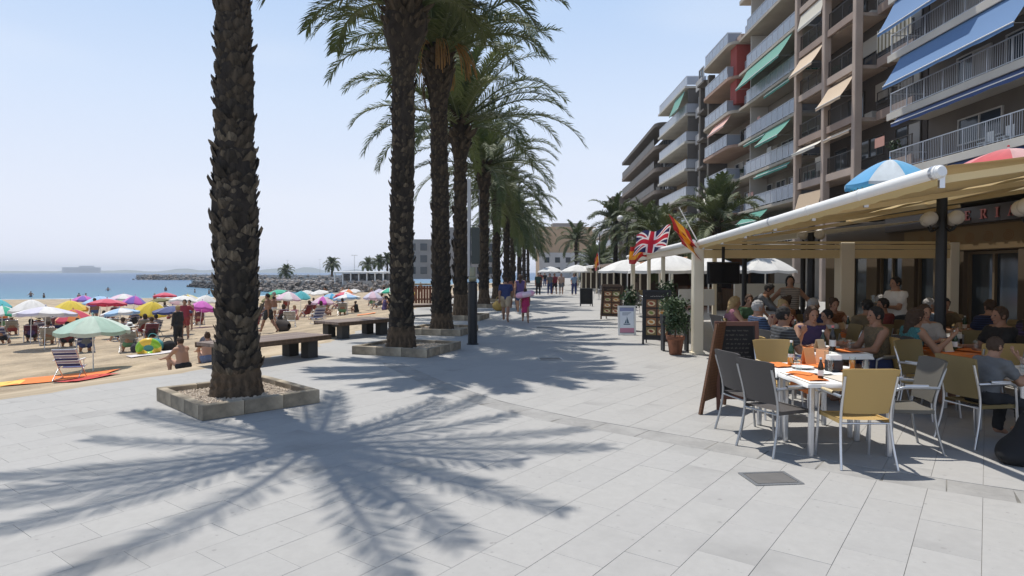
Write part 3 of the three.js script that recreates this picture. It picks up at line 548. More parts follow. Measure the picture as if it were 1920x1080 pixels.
function floorWindows(h, x, W, y, H, o = {}) { // doors and windows of one storey on the wall behind the balconies
  let u = 0.4; while (u < W - 1.2) { const w = 1.5 + 1.5 * R3(); if (u + w > W - 0.3) break; const door = R3() < 0.6; windowIn(h, x - 0.05, u, u + w, y + (door ? 0.02 : 0.9), y + H - 0.55, { frame: o.frame, curtain: R3() < 0.25 }); if (R3() < 0.2) part('shutter', box(0.05, 0.9, w - 0.1, x - 0.13, y + H - 1.05, -(u + w / 2)), mB.shutter, h); if (R3() < 0.22) part('air_conditioner', mg([cbox(0.32, 0.55, 0.8, 0.02, x - 0.2, y + 0.3, -(u + w + 0.3))]), mB.white, h); if (R3() < 0.14 && o.plants !== 0) part('balcony_plant', leafBall(V(x - 1.2, y + 0.75, -(u + 0.4)), [0.3, 0.4, 0.3], 90, Math.floor(u * 10 + y * 77), 0.11), mBush[0], h); if (R3() < 0.2) part('laundry', box(0.02, 0.5 + 0.4 * R3(), 0.5 + 0.7 * R3(), x - 1.4, y + 1.15, -(u + w * 0.6)), [mAwn.cream, mAwn.blue, mAwn.rose, mB.white][Math.floor(R3() * 4)], h); u += w + 0.5 + 0.8 * R3(); }
}
// A: the nearest house, white slabs, blue sun blinds
{
  const W = 15.5, h = houseAt('apartment_house', 'nearest apartment house, white balconies with big blue sun blinds', 18.8, 16.5), x1 = 1.9;
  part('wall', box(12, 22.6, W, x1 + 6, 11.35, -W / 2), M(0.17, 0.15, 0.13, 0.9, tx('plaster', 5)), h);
  for (let k = 0; k < 5; k++) {
    const y = 3.85 + 2.86 * k;
    part('balcony_slab', cbox(x1 + 0.08, 0.2, W + 0.1, 0.015, x1 / 2 - 0.05, y - 0.1, -W / 2), mB.white, h);
    part('slab_edge', cbox(0.07, 0.34, W + 0.12, 0.012, -0.13, y - 0.11, -W / 2), mB.white, h);
    railing(h, 'bars', 0, W, y + 0.06, 0, x1 - 0.1); floorWindows(h, x1, W, y, 2.66);
    for (const u of [0.1]) part('partition', box(x1 - 0.3, 2.62, 0.12, x1 / 2 + 0.12, y + 1.33, -u), mB.white, h);
  }
  part('roof_slab', cbox(13.9, 0.4, W + 0.2, 0.03, x1 / 2 + 5.9, 3.85 + 2.86 * 5, -W / 2), mB.white, h);
  sunBlind(h, mAwn.blue, 6.6, 14.7, 12.2, 0.85, 1.45, 'large blue sun blind let down from the third balcony');
  sunBlind(h, mAwn.blue, 9.9, 15.2, 15.05, 0.85, 1.6, 'blue sun blind at the top of the picture');
  sunBlind(h, mAwn.navy, 4.4, 14.9, 9.32, 0.3, 0.3, 'dark blue blind nearly rolled up below the second balcony');
  sunBlind(h, mAwn.navy, 2.4, 11.2, 6.45, 0.35, 0.45, 'dark blue blind partly rolled up below the first balcony');
  for (const [u, x, y] of [[9.2, 0.9, 6.77], [10.4, 1.0, 6.77], [7.2, 0.9, 6.77]]) { const c = part('balcony_chair', mg([box(0.42, 0.04, 0.42, x, y + 0.42, -u), box(0.05, 0.45, 0.42, x + 0.2, y + 0.67, -u), ...[[-1, -1], [1, -1], [-1, 1], [1, 1]].map(([a, b]) => box(0.04, 0.4, 0.04, x + a * 0.17, y + 0.2, -u + b * 0.17))]), mat.white, h); }
}
// B: brownish pink house with columns and peach blinds
{
  const h = houseAt('apartment_house', 'brownish pink apartment house with columns and peach sun blinds', 19, 32.1), W = 10.9, x1 = 1.7;
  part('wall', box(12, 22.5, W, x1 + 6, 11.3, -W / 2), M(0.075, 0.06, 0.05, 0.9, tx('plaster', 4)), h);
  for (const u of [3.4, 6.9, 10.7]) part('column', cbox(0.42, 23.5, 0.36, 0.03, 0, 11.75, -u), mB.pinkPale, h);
  for (let k = 0; k < 7; k++) {
    const y = 4.6 + 2.87 * k;
    part('balcony_slab', box(x1 - 0.26, 0.2, W - 3.5, x1 / 2 + 0.12, y - 0.1, -(W + 3.4) / 2), mB.pinkPale, h);
    for (const [a, b] of [[3.6, 6.7], [7.1, 10.5]]) { part('spandrel', cbox(0.14, 0.42, b - a, 0.015, -0.02, y - 0.03, -(a + b) / 2), k % 2 ? mB.pinkPale : mB.pink, h); railing(h, 'bars', a, b, y + 0.16, 0.05).material = mB.bronze; }
    part('balcony_slab', box(x1, 0.2, 3.2, x1 / 2 + 1.0, y - 0.1, -1.6), mB.pink, h); part('spandrel', cbox(0.12, 0.5, 3.2, 0.015, 1.0, y - 0.02, -1.6), mB.pink, h); railing(h, 'bars', 0.05, 3.2, y + 0.24, 1.0).material = mB.bronze;
    floorWindows(h, x1 + 0.02, W, y, 2.6, { frame: mB.bronze });
  }
  sunBlind(h, mAwn.peach, 3.7, 6.6, 12.75, 0.75, 1.15, 'peach sun blind in the right bay'); sunBlind(h, mAwn.peach, 7.2, 10.4, 15.75, 0.75, 1.15, 'peach sun blind in the left bay');
  sunBlind(h, mAwn.cream, 7.2, 10.4, 9.9, 0.5, 0.35); sunBlind(h, mAwn.peach, 3.7, 6.6, 9.9, 0.25, 0.2); sunBlind(h, mAwn.peach, 7.2, 10.4, 6.9, 0.35, 1.35, 'peach sun blind low in the left bay'); sunBlind(h, mAwn.peach, 3.7, 6.6, 18.6, 0.3, 0.3); sunBlind(h, mAwn.cream, 7.2, 10.4, 18.6, 0.2, 0.9);
  // striped cloth on the recessed balcony
  const st = part('striped_cloth', box(0.03, 1.2, 3.0, 0.9, 14.3, -1.6), mAwn.cream, h); for (let i = 0; i < 9; i++) part('stripe', box(0.034, 1.2, 0.14, 0.9, 14.3, -0.3 - i * 0.33), M(0.2, 0.17, 0.1, 0.9), st);
}
// C: grey glass railings, green blinds
{
  const h = houseAt('apartment_house', 'pale apartment house with grey glass railings and green sun blinds', 19, 43.2), W = 10.6, x1 = 1.8;
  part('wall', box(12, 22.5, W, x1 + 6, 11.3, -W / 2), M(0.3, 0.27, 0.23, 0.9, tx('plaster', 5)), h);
  for (let k = 0; k < 7; k++) {
    const y = 3.9 + 2.87 * k;
    part('balcony_slab', cbox(x1, 0.22, W, 0.02, x1 / 2 - 0.1, y - 0.11, -W / 2), mB.cream, h); railing(h, 'smoked', 0, 9.0, y + 0.02, 0, x1 - 0.1); railing(h, 'smoked', 9.1, W - 0.1, y + 0.02, 0.4);
    if (k < 6) floorWindows(h, x1, W, y, 2.65, {}); part('partition', box(x1 - 0.4, 2.6, 0.12, x1 / 2 + 0.14, y + 1.33, -9.05), mB.white, h);
  }
  part('roof_slab', cbox(13.6, 0.35, W, 0.03, x1 / 2 + 5.8, 24.1, -W / 2), mB.cream, h);
  sunBlind(h, mAwn.green, 0.5, 8.8, 18.0, 0.95, 1.5, 'big green sun blind high on the house'); sunBlind(h, mAwn.green, 0.6, 4.6, 12.25, 0.95, 1.1, 'green sun blind at mid height'); sunBlind(h, mAwn.green, 4.8, 9, 12.25, 0.2, 0.2); sunBlind(h, mAwn.green, 0.6, 6.6, 9.35, 0.25, 0.25); sunBlind(h, mAwn.green, 4.4, 8.8, 6.5, 0.9, 0.9, 'green sun blind on the lowest balcony'); sunBlind(h, mAwn.green, 0.6, 5, 15.1, 0.15, 0.2);
}
// D: rounded balconies, red wall
{
  const h = houseAt('apartment_house', 'apartment house with red wall strip, rounded slabs and pale curved balconies', 18.6, 53.9), W = 8.2, x1 = 2.2;
  part('wall', box(12, 21.4, W, x1 + 6, 10.7, -W / 2), M(0.33, 0.3, 0.26, 0.9, tx('plaster', 5)), h); part('red_wall', box(1.4, 5.2, 1.5, 0.95, 18.6, -1.0), mB.red, h);
  for (let k = 0; k < 7; k++) {
    const y = 3.9 + 2.87 * k, s = new THREE.Shape(); s.moveTo(x1, 0); s.lineTo(0.6, 0); s.quadraticCurveTo(-0.35, 0, -0.35, 1); s.lineTo(-0.35, W - 1); s.quadraticCurveTo(-0.35, W, 0.6, W); s.lineTo(x1, W); s.lineTo(x1, 0);
    const g = clean(new THREE.ExtrudeGeometry(s, { depth: 0.24, bevelEnabled: false, curveSegments: 6 })); g.rotateX(-PI / 2); g.translate(0, y - 0.24, 0);
    part('balcony_slab', uvm(g), k % 2 ? mB.terra : mB.cream, h); railing(h, 'smoked', 1.0, W - 1.0, y + 0.01, -0.28, 1.2); if (k < 6) floorWindows(h, x1, W, y, 2.65);
  }
  part('roof_slab', cbox(13, 0.4, W, 0.03, 7, 21.5, -W / 2), mB.pinkPale, h);
  sunBlind(h, mAwn.rose, 0.6, 5, 15.2, 0.7, 1.0, 'rose coloured sun blind'); sunBlind(h, mAwn.cream, 3.6, 7.4, 9.3, 0.9, 1.5, 'cream sun blind behind the bushy palm');
}
// E: narrow dark stair front
{
  const h = houseAt('apartment_house', 'narrow dark grey house front between pale balconies', 19.2, 62.2), W = 5.6;
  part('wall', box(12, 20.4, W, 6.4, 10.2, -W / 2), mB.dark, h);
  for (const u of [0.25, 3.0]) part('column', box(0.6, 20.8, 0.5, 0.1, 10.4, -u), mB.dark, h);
  for (let k = 0; k < 7; k++) { const y = 3.9 + 2.75 * k; part('balcony_slab', box(1.1, 0.2, 2.2, 0, y, -1.65), mB.dark, h); part('panel', box(0.1, 1.0, 2.1, 0.1, y + 0.7, -4.3), mB.pale, h); windowIn(h, 0.35, 3.5, 5.2, y + 1.2, y + 2.4, { frame: mB.frame }); }
}
// F: white slabs with a green corner blind
{
  const h = houseAt('apartment_house', 'pale house with stepped white balconies and ochre soffits', 18.4, 67.9), W = 12.4, x1 = 2.2;
  part('wall', box(12, 21.2, W, x1 + 6, 10.6, -W / 2), M(0.3, 0.22, 0.13, 0.9, tx('plaster', 5)), h);
  for (let k = 0; k < 7; k++) { const y = 3.9 + 2.9 * k; part('balcony_slab', cbox(x1 + 0.2, 0.24, W, 0.02, x1 / 2 - 0.1, y, -W / 2), mB.white, h); railing(h, 'frosted', 0, W, y + 0.13, 0, x1 - 0.1); if (k < 6) { floorWindows(h, x1, W, y, 2.65); part('partition', box(x1 - 0.2, 2.6, 0.2, x1 / 2 + 0.1, y + 1.43, -0.2), mB.dark, h); } }
  sunBlind(h, mAwn.green, 0.6, 4.6, 21.05, 0.7, 1.8, 'green blind on the top corner');
}
const mGdark = M(0.13, 0.115, 0.1, 0.5);
// G: long dark brown house, rounded end
{
  const h = houseAt('apartment_house', 'long dark brown house with rounded balconies and one green blind', 18.3, 80.5, -0.03), W = 30, x1 = 2.0;
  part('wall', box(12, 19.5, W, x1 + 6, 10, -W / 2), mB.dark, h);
  for (let k = 0; k < 7; k++) {
    const y = 3.6 + 2.8 * k, s = new THREE.Shape(); s.moveTo(x1, 0); s.lineTo(0.9, 0); s.quadraticCurveTo(-0.3, 0, -0.3, 1.6); s.lineTo(-0.3, W); s.lineTo(x1, W); s.lineTo(x1, 0);
    const g = clean(new THREE.ExtrudeGeometry(s, { depth: 0.45, bevelEnabled: false, curveSegments: 6 })); g.rotateX(-PI / 2); g.translate(0, y - 0.3, 0); part('balcony_slab', uvm(g), k === 6 ? mB.dark : mB.brown, h);
    if (k < 6) { { const rl = railing(h, 'frosted', 1.6, W, y + 0.16, -0.22, 0); rl.material = mB.bronze; rl.children.forEach((c) => { c.material = mGdark; }); } floorWindows(h, x1, W, y, 2.4, { frame: mB.bronze }); }
  }
  sunBlind(h, mAwn.green, 0.8, 4.2, 9.0, 0.9, 1.6, 'green blind low at the rounded corner');
}
// H and I: lower houses towards the end
{
  const mk = (label, X, D, W, H, m, t) => { const h = houseAt('apartment_house', label, X, D, t); part('wall', box(12, H, W, 6, H / 2, -W / 2), m, h); for (let y = 3.6; y < H - 1; y += 2.9) { part('balcony_slab', box(1.2, 0.25, W, -0.6, y, -W / 2), mB.cream, h); railing(h, 'frosted', 0, W, y + 0.13, -1.15); for (let u = 1; u < W - 2; u += 3) windowIn(h, -0.05, u, u + 1.6, y + 0.15, y + 2.3); } part('roof_slab', box(13.4, 0.4, W + 0.1, 5.4, H + 0.2, -W / 2), m, h); return h; };
  mk('small grey house beyond the long brown one', 18.6, 111, 16, 14.5, mB.brown, -0.05); mk('pale house near the promenade end, partly hidden by palms', 19.5, 128, 24, 10.5, mB.tan, -0.05);
}
// the buildings that close the view
{
  const b = thing('office_building', 'plain tan building closing the promenade, small box on its roof', 'building', 16.5, 0, -200, 0.05);
  part('wall', cbox(17, 15.4, 14, 0.05, 0, 7.7, 0), mB.tan, b); part('roof_box', box(9.5, 1.4, 6, 0.6, 16.1, 0), mB.grey, b); part('lower_wall', box(17.4, 7.6, 0.6, 0, 3.8, 7.2), mB.pale, b);
  for (let i = 0; i < 5; i++) for (let k = 0; k < 2; k++) part('window', box(1.5, 1.6, 0.12, -6.4 + i * 3.2, 2.4 + k * 3, 7.52), mB.pane, b);
  const g = thing('seafront_building', 'grey blocky building behind the palm row on the beach side', 'building', -17.6, 0, -172, 0.1);
  part('wall', cbox(26, 10.2, 14, 0.05, 0, 5.1, 0), mB.grey, g); part('wall', cbox(13, 3.2, 12, 0.05, 4, 11.8, 0), mB.grey, g);
  for (let i = 0; i < 9; i++) for (let k = 0; k < 3; k++) part('window', box(1.7, 1.8, 0.12, -11.6 + i * 2.9, 2.2 + k * 3, 7.06), mB.pane, g);
}

// ---------------------------------------------------------------- people: one smooth skin per pose, clothes and hair as parts
function skin_(f, lo, hi, cell) { // surface nets over a distance field
  const n = [0, 1, 2].map((i) => Math.ceil((hi[i] - lo[i]) / cell) + 2), [nx, ny, nz] = n, F = new Float32Array(nx * ny * nz), id = new Int32Array(nx * ny * nz).fill(-1), pos = [], idx = [];
  for (let k = 0, o = 0; k < nz; k++) for (let j = 0; j < ny; j++) for (let i = 0; i < nx; i++, o++) F[o] = f(lo[0] + i * cell, lo[1] + j * cell, lo[2] + k * cell);
  const sx = 1, sy = nx, sz = nx * ny, off = [0, sx, sy, sx + sy, sz, sx + sz, sy + sz, sx + sy + sz], E12 = [[0, 1], [2, 3], [4, 5], [6, 7], [0, 2], [1, 3], [4, 6], [5, 7], [0, 4], [1, 5], [2, 6], [3, 7]];
  for (let k = 0; k < nz - 1; k++) for (let j = 0; j < ny - 1; j++) for (let i = 0; i < nx - 1; i++) {
    const o = i + j * sy + k * sz; let mask = 0; for (let c = 0; c < 8; c++) if (F[o + off[c]] < 0) mask |= 1 << c;
    if (mask === 0 || mask === 255) continue;
    let x = 0, y = 0, z = 0, m = 0;
    for (const [a, b] of E12) { if (((mask >> a) & 1) === ((mask >> b) & 1)) continue; const fa = F[o + off[a]], fb = F[o + off[b]], t = fa / (fa - fb); x += (a & 1) + ((b & 1) - (a & 1)) * t; y += ((a >> 1) & 1) + (((b >> 1) & 1) - ((a >> 1) & 1)) * t; z += ((a >> 2) & 1) + (((b >> 2) & 1) - ((a >> 2) & 1)) * t; m++; }
    id[o] = pos.length / 3; pos.push(lo[0] + (i + x / m) * cell, lo[1] + (j + y / m) * cell, lo[2] + (k + z / m) * cell);
  }
  for (let k = 1; k < nz - 1; k++) for (let j = 1; j < ny - 1; j++) for (let i = 1; i < nx - 1; i++) {
    const o = i + j * sy + k * sz, s = F[o] < 0;
    for (const [d, u, v] of [[sx, sy, sz], [sy, sz, sx], [sz, sx, sy]]) { if (s === (F[o + d] < 0)) continue; const a = id[o], b = id[o - u], c = id[o - u - v], e = id[o - v]; if (a < 0 || b < 0 || c < 0 || e < 0) continue; if (s) idx.push(a, b, c, a, c, e); else idx.push(a, c, b, a, e, c); }
  }
  const g = new THREE.BufferGeometry(); g.setAttribute('position', new THREE.Float32BufferAttribute(pos, 3)); g.setIndex(idx); g.computeVertexNormals();
  return uvm(clean(g));
}
const cap = (a, b, ra, rb = ra) => ({ a, b, ra, rb }), ell = (c, r) => ({ c, r });
function field(prims, k, grow = 0, cut) {
  const P = prims.map((q) => (q.c ? { e: 1, x: q.c.x, y: q.c.y, z: q.c.z, rx: q.r[0] + grow, ry: q.r[1] + grow, rz: q.r[2] + grow, m: Math.min(...q.r) + grow } : { x: q.a.x, y: q.a.y, z: q.a.z, dx: q.b.x - q.a.x, dy: q.b.y - q.a.y, dz: q.b.z - q.a.z, L: Math.max(1e-9, q.b.distanceToSquared(q.a)), ra: q.ra + grow, rb: q.rb + grow }));
  return (x, y, z) => {
    let d = 1e3;
    for (const q of P) {
      let s; const px = x - q.x, py = y - q.y, pz = z - q.z;
      if (q.e) s = (Math.sqrt((px / q.rx) ** 2 + (py / q.ry) ** 2 + (pz / q.rz) ** 2) - 1) * q.m;
      else { const t = clamp((px * q.dx + py * q.dy + pz * q.dz) / q.L), ex = px - t * q.dx, ey = py - t * q.dy, ez = pz - t * q.dz; s = Math.sqrt(ex * ex + ey * ey + ez * ez) - (q.ra + (q.rb - q.ra) * t); }
      const h = Math.max(k - Math.abs(d - s), 0) / k; d = Math.min(d, s) - h * h * k * 0.25;
    }
    return cut ? Math.max(d, cut(x, y, z)) : d;
  };
}
function meshOf(prims, k, cell, grow = 0, cut) {
  const lo = [1e9, 1e9, 1e9], hi = [-1e9, -1e9, -1e9], see = (v, r) => ['x', 'y', 'z'].forEach((c, i) => { lo[i] = Math.min(lo[i], v[c] - r[i]); hi[i] = Math.max(hi[i], v[c] + r[i]); });
  for (const q of prims) if (q.c) see(q.c, q.r); else { see(q.a, [q.ra, q.ra, q.ra]); see(q.b, [q.rb, q.rb, q.rb]); }
  return skin_(field(prims, k, grow, cut), lo.map((v) => v - grow - 2 * cell), hi.map((v) => v + grow + 2 * cell), cell);
}
const headPrims = [ell(V(0, 0.02, -0.008), [0.074, 0.1, 0.094]), cap(V(0, -0.062, 0.03), V(0, -0.085, 0.05), 0.045, 0.03), cap(V(0, 0.012, 0.082), V(0, -0.02, 0.1), 0.011, 0.015), ell(V(0.076, -0.002, -0.008), [0.012, 0.03, 0.018]), ell(V(-0.076, -0.002, -0.008), [0.012, 0.03, 0.018]), cap(V(0, -0.06, -0.02), V(0, -0.15, -0.035), 0.05, 0.052), cap(V(-0.018, -0.052, 0.084), V(0.018, -0.052, 0.084), 0.009)];
function ruffle(g, amp, f) { const p = g.attributes.position, n = g.attributes.normal; for (let i = 0; i < p.count; i++) { const x = p.getX(i), y = p.getY(i), z = p.getZ(i), k = amp * (sin(x * f + sin(y * f * 1.3) * 2) + sin(z * f * 1.1 + y * f * 0.7) + 0.7 * sin(y * f * 2.3 + x * f * 1.7)); p.setXYZ(i, x + n.getX(i) * k, y + n.getY(i) * k, z + n.getZ(i) * k); } return uvm(clean(new THREE.BufferGeometry().copy(smooth(g)))); }
function smooth(g) { const p = g.attributes.position, m = new Map(), key = (i) => p.getX(i).toFixed(4) + ',' + p.getY(i).toFixed(4) + ',' + p.getZ(i).toFixed(4); g.computeVertexNormals(); const n = g.attributes.normal; for (let i = 0; i < p.count; i++) { const k = key(i), a = m.get(k) || [0, 0, 0]; a[0] += n.getX(i); a[1] += n.getY(i); a[2] += n.getZ(i); m.set(k, a); } for (let i = 0; i < p.count; i++) { const a = m.get(key(i)), L = Math.hypot(...a) || 1; n.setXYZ(i, a[0] / L, a[1] / L, a[2] / L); } return g; }
const headGeo = meshOf(headPrims, 0.022, 0.0085);
const hairGeo = {
  short: meshOf([ell(V(0, 0.028, -0.014), [0.078, 0.1, 0.096])], 0.02, 0.011, 0.008, (x, y, z) => Math.max(z - 0.035 - y * 0.35, -0.035 - y + Math.max(0, -z) * 0.2 - 0.03)),
  long: meshOf([ell(V(0, 0.028, -0.014), [0.08, 0.1, 0.098]), cap(V(0, -0.02, -0.06), V(0, -0.24, -0.085), 0.075, 0.05)], 0.04, 0.012, 0.01, (x, y, z) => z - 0.035 - y * 0.3),
  bun: meshOf([ell(V(0, 0.028, -0.014), [0.078, 0.1, 0.096]), ell(V(0, 0.09, -0.1), [0.045, 0.042, 0.042])], 0.02, 0.011, 0.008, (x, y, z) => Math.max(z - 0.035 - y * 0.35, -0.07 - y)),
  hat: mg([lathe([[0.001, 0.15], [0.07, 0.145], [0.09, 0.11], [0.097, 0.05], [0.16, 0.03], [0.17, 0.022], [0.16, 0.02], [0.09, 0.035]], 18)]),
};
for (const k of ['short', 'long', 'bun']) hairGeo[k] = ruffle(hairGeo[k], 0.0032, 95);
const handGeo = (() => { // palm, four unequal fingers a little curled, thumb from the side; fingers along -y
  const P = [cap(V(0, 0.01, 0), V(0.012, -0.07, 0.002), 0.022, 0.02), cap(V(0, 0.01, 0), V(-0.014, -0.07, 0.002), 0.02, 0.018)];
  [[-0.028, 0.058], [-0.01, 0.068], [0.01, 0.073], [0.028, 0.066]].forEach(([x, l]) => { const a = V(x * 0.85, -0.07, 0), b = V(x, -0.07 - l * 0.55, 0.012), c = V(x, -0.07 - l * 0.9, 0.035); P.push(cap(a, b, 0.0095, 0.0085), cap(b, c, 0.0085, 0.0075)); });
  P.push(cap(V(0.022, -0.015, 0.006), V(0.046, -0.05, 0.022), 0.013, 0.01), cap(V(0.046, -0.05, 0.022), V(0.046, -0.078, 0.034), 0.01, 0.008));
  return meshOf(P, 0.008, 0.0062);
})();
function skeleton(o) {
  const s = {}, ln = o.lean || 0, dir = V(0, cos(ln), sin(ln)), nd = V(0, cos(ln * 0.6), sin(ln * 0.6)); s.dir = dir; s.head = nd;
  s.P = V(0, o.py, 0); s.chest = s.P.clone().addScaledVector(dir, 0.34); s.neck = s.P.clone().addScaledVector(dir, 0.5); s.H = s.neck.clone().addScaledVector(nd, 0.155).add(V(0, 0, 0.012));
  for (const [k, sd] of [['L', 1], ['R', -1]]) {
    const [sw, ab, el] = o['arm' + k], [fl, la, kn] = o['leg' + k], S = s.P.clone().addScaledVector(dir, 0.455).add(V(sd * 0.185, 0, 0)), w = V(sd * sin(ab), -cos(ab) * cos(sw), cos(ab) * sin(sw)), w2 = V(sd * sin(ab) * 0.3, -cos(sw + el), sin(sw + el)).normalize();
    s['S' + k] = S; s['E' + k] = S.clone().addScaledVector(w, 0.285); s['W' + k] = s['E' + k].clone().addScaledVector(w2, 0.24); s['wd' + k] = w2;
    const h = s.P.clone().add(V(sd * 0.092, -0.02, 0)), t = V(sd * sin(la), -cos(la) * cos(fl), cos(la) * sin(fl)), q = V(sd * sin(la) * 0.2, -cos(fl - kn), sin(fl - kn)).normalize();
    s['h' + k] = h; s['K' + k] = h.clone().addScaledVector(t, 0.425); s['A' + k] = s['K' + k].clone().addScaledVector(q, 0.415); const ft = V(sd * 0.1, -q.z * 0.0 + Math.min(0, 0), 1).normalize(), up = q.clone().negate(), f = ft.addScaledVector(up, -ft.dot(up)).normalize(); s['T' + k] = s['A' + k].clone().addScaledVector(f, 0.15).addScaledVector(q, 0.035);
  }
  return s;
}
const POSE = {
  stand: { py: 0.935, armL: [0.05, 0.14, 0.2], armR: [-0.02, 0.14, 0.3], legL: [0.04, 0.05, 0.06], legR: [-0.02, 0.05, 0.05] },
  hips: { py: 0.935, lean: -0.05, armL: [-0.35, 0.75, 1.5], armR: [-0.3, 0.7, 1.5], legL: [0.1, 0.1, 0.1], legR: [-0.03, 0.06, 0.03] },
  walk: { py: 0.915, lean: 0.06, armL: [-0.42, 0.12, 0.35], armR: [0.4, 0.12, 0.5], legL: [0.42, 0.03, 0.12], legR: [-0.3, 0.03, 0.32] },
  carry: { py: 0.93, lean: 0.08, armL: [0.5, 0.15, 1.15], armR: [0.3, 0.1, 1.25], legL: [0.2, 0.04, 0.1], legR: [-0.15, 0.04, 0.15] },
  bend: { py: 0.92, lean: 0.75, armL: [0.6, 0.15, 0.5], armR: [0.85, 0.12, 0.35], legL: [0.12, 0.05, 0.12], legR: [-0.05, 0.05, 0.05] },
  sit: { py: 0.545, lean: 0.08, armL: [0.55, 0.12, 1.0], armR: [0.5, 0.15, 1.1], legL: [1.5, 0.1, 1.45], legR: [1.45, 0.12, 1.5] },
  eat: { py: 0.545, lean: 0.28, armL: [0.75, 0.2, 0.95], armR: [0.6, 0.25, 1.75], legL: [1.48, 0.1, 1.6], legR: [1.45, 0.12, 1.4] },
  lounge: { py: 0.34, lean: -0.35, armL: [0.6, 0.2, 0.5], armR: [0.7, 0.22, 0.4], legL: [1.42, 0.1, 0.7], legR: [1.3, 0.1, 0.75] },
  ground: { py: 0.11, lean: 0.22, armL: [0.8, 0.15, 0.5], armR: [1.0, 0.1, 0.6], legL: [2.05, 0.18, 2.2], legR: [1.95, 0.12, 1.9] },
};
const skels = new Map(), bodies = new Map();
function poseOf(n) { if (!skels.has(n)) skels.set(n, skeleton(POSE[n])); return skels.get(n); }
const torso = (s) => { const x = (v, k) => v.clone().add(V(k, 0, 0)); return [cap(x(s.P, -0.055), x(s.chest, -0.07), 0.105, 0.105), cap(x(s.P, 0.055), x(s.chest, 0.07), 0.105, 0.105), cap(s.hL, s.hR, 0.11), cap(s.SL.clone().lerp(s.SR, 0.14), s.SR.clone().lerp(s.SL, 0.14), 0.075), cap(s.chest, s.neck, 0.1, 0.07)]; };
function bodyGeo(pose) {
  if (bodies.has(pose)) return bodies.get(pose);
  const s = poseOf(pose), P = torso(s), up = s.head, hm = new THREE.Matrix4().makeTranslation(s.H.x, s.H.y, s.H.z).multiply(new THREE.Matrix4().makeRotationX(Math.atan2(up.z, up.y)));
  P.push(cap(s.neck, s.H.clone().addScaledVector(up, -0.05), 0.058, 0.052));
  const extra = [headGeo.clone().applyMatrix4(hm)];
  for (const k of ['L', 'R']) {
    P.push(cap(s['S' + k], s['E' + k], 0.055, 0.042), cap(s['E' + k], s['W' + k], 0.042, 0.028), cap(s['h' + k], s['K' + k], 0.09, 0.056), cap(s['K' + k], s['K' + k].clone().lerp(s['A' + k], 0.35), 0.055, 0.058), cap(s['K' + k].clone().lerp(s['A' + k], 0.35), s['A' + k], 0.058, 0.036), cap(s['A' + k], s['T' + k], 0.042, 0.03));
    const q = new THREE.Quaternion().setFromUnitVectors(V(0, -1, 0), s['wd' + k]), g = handGeo.clone(); if (k === 'L') { g.scale(-1, 1, 1); const i = g.attributes.position.array; for (let j = 0; j < i.length; j += 9) for (let c = 0; c < 3; c++) { const t = i[j + 3 + c]; i[j + 3 + c] = i[j + 6 + c]; i[j + 6 + c] = t; } g.computeVertexNormals(); }
    extra.push(g.applyQuaternion(q).translate(...s['W' + k].clone().addScaledVector(s['wd' + k], 0.02).toArray()));
  }
  const r = { geo: mg([meshOf(P, 0.045, 0.02), ...extra]), hm }; bodies.set(pose, r); return r;
}
const clothes = new Map();
function clothGeo(pose, kind) {
  const key = pose + kind; if (clothes.has(key)) return clothes.get(key);
  const s = poseOf(pose), below = s.P.clone().addScaledVector(s.dir, -0.07), D = s.dir, under = (x, y, z) => -((x - below.x) * D.x + (y - below.y) * D.y + (z - below.z) * D.z), above = (k) => (x, y, z) => { const w = s.P.clone().addScaledVector(D, k); return (x - w.x) * D.x + (y - w.y) * D.y + (z - w.z) * D.z; };
  const limb = (a, b, t, ra, rb) => cap(s[a], s[a].clone().lerp(s[b], t), ra, lerp(ra, rb, t)), neckcut = s.P.clone().addScaledVector(D, 0.515); let P, k = 0.045, cut, grow = 0.016;
  const topCut = (x, y, z) => Math.max(under(x, y, z), (x - neckcut.x) * D.x + (y - neckcut.y) * D.y + (z - neckcut.z) * D.z);
  if (kind === 'tshirt') { P = [...torso(s), ...['L', 'R'].map((q) => limb('S' + q, 'E' + q, 0.55, 0.058, 0.05))]; cut = topCut; }
  if (kind === 'shirt') { P = [...torso(s), ...['L', 'R'].flatMap((q) => [limb('S' + q, 'E' + q, 1, 0.058, 0.045), limb('E' + q, 'W' + q, 0.85, 0.045, 0.032)])]; cut = topCut; }
  if (kind === 'tank') { P = torso(s); cut = topCut; }
  const thigh = (t, g = 0.012) => ['L', 'R'].map((q) => limb('h' + q, 'K' + q, t, 0.092 + g, 0.06 + g)), hip = [cap(s.hL, s.hR, 0.115), cap(s.P.clone().add(V(-0.055, 0, 0)), s.P.clone().addScaledVector(D, 0.1).add(V(-0.055, 0, 0)), 0.105), cap(s.P.clone().add(V(0.055, 0, 0)), s.P.clone().addScaledVector(D, 0.1).add(V(0.055, 0, 0)), 0.105)];
  if (kind === 'shorts') { P = [...hip, ...thigh(0.62)]; cut = above(0.1); grow = 0.012; }
  if (kind === 'swim') { P = [...hip, ...thigh(0.12, 0.004)]; cut = above(0.07); grow = 0.01; }
  if (kind === 'pants') { P = [...hip, ...thigh(1), ...['L', 'R'].map((q) => limb('K' + q, 'A' + q, 0.92, 0.068, 0.05))]; cut = above(0.1); grow = 0.012; }
  if (kind === 'skirt') { const m = s.KL.clone().lerp(s.KR, 0.5); P = [...hip, cap(s.P, m, 0.13, 0.19)]; cut = (x, y, z) => Math.max(above(0.1)(x, y, z), m.y + 0.02 - y); grow = 0.012; }
  const g = ruffle(meshOf(P, k, 0.018, grow, cut), 0.0028, 42); clothes.set(key, g); return g;
}
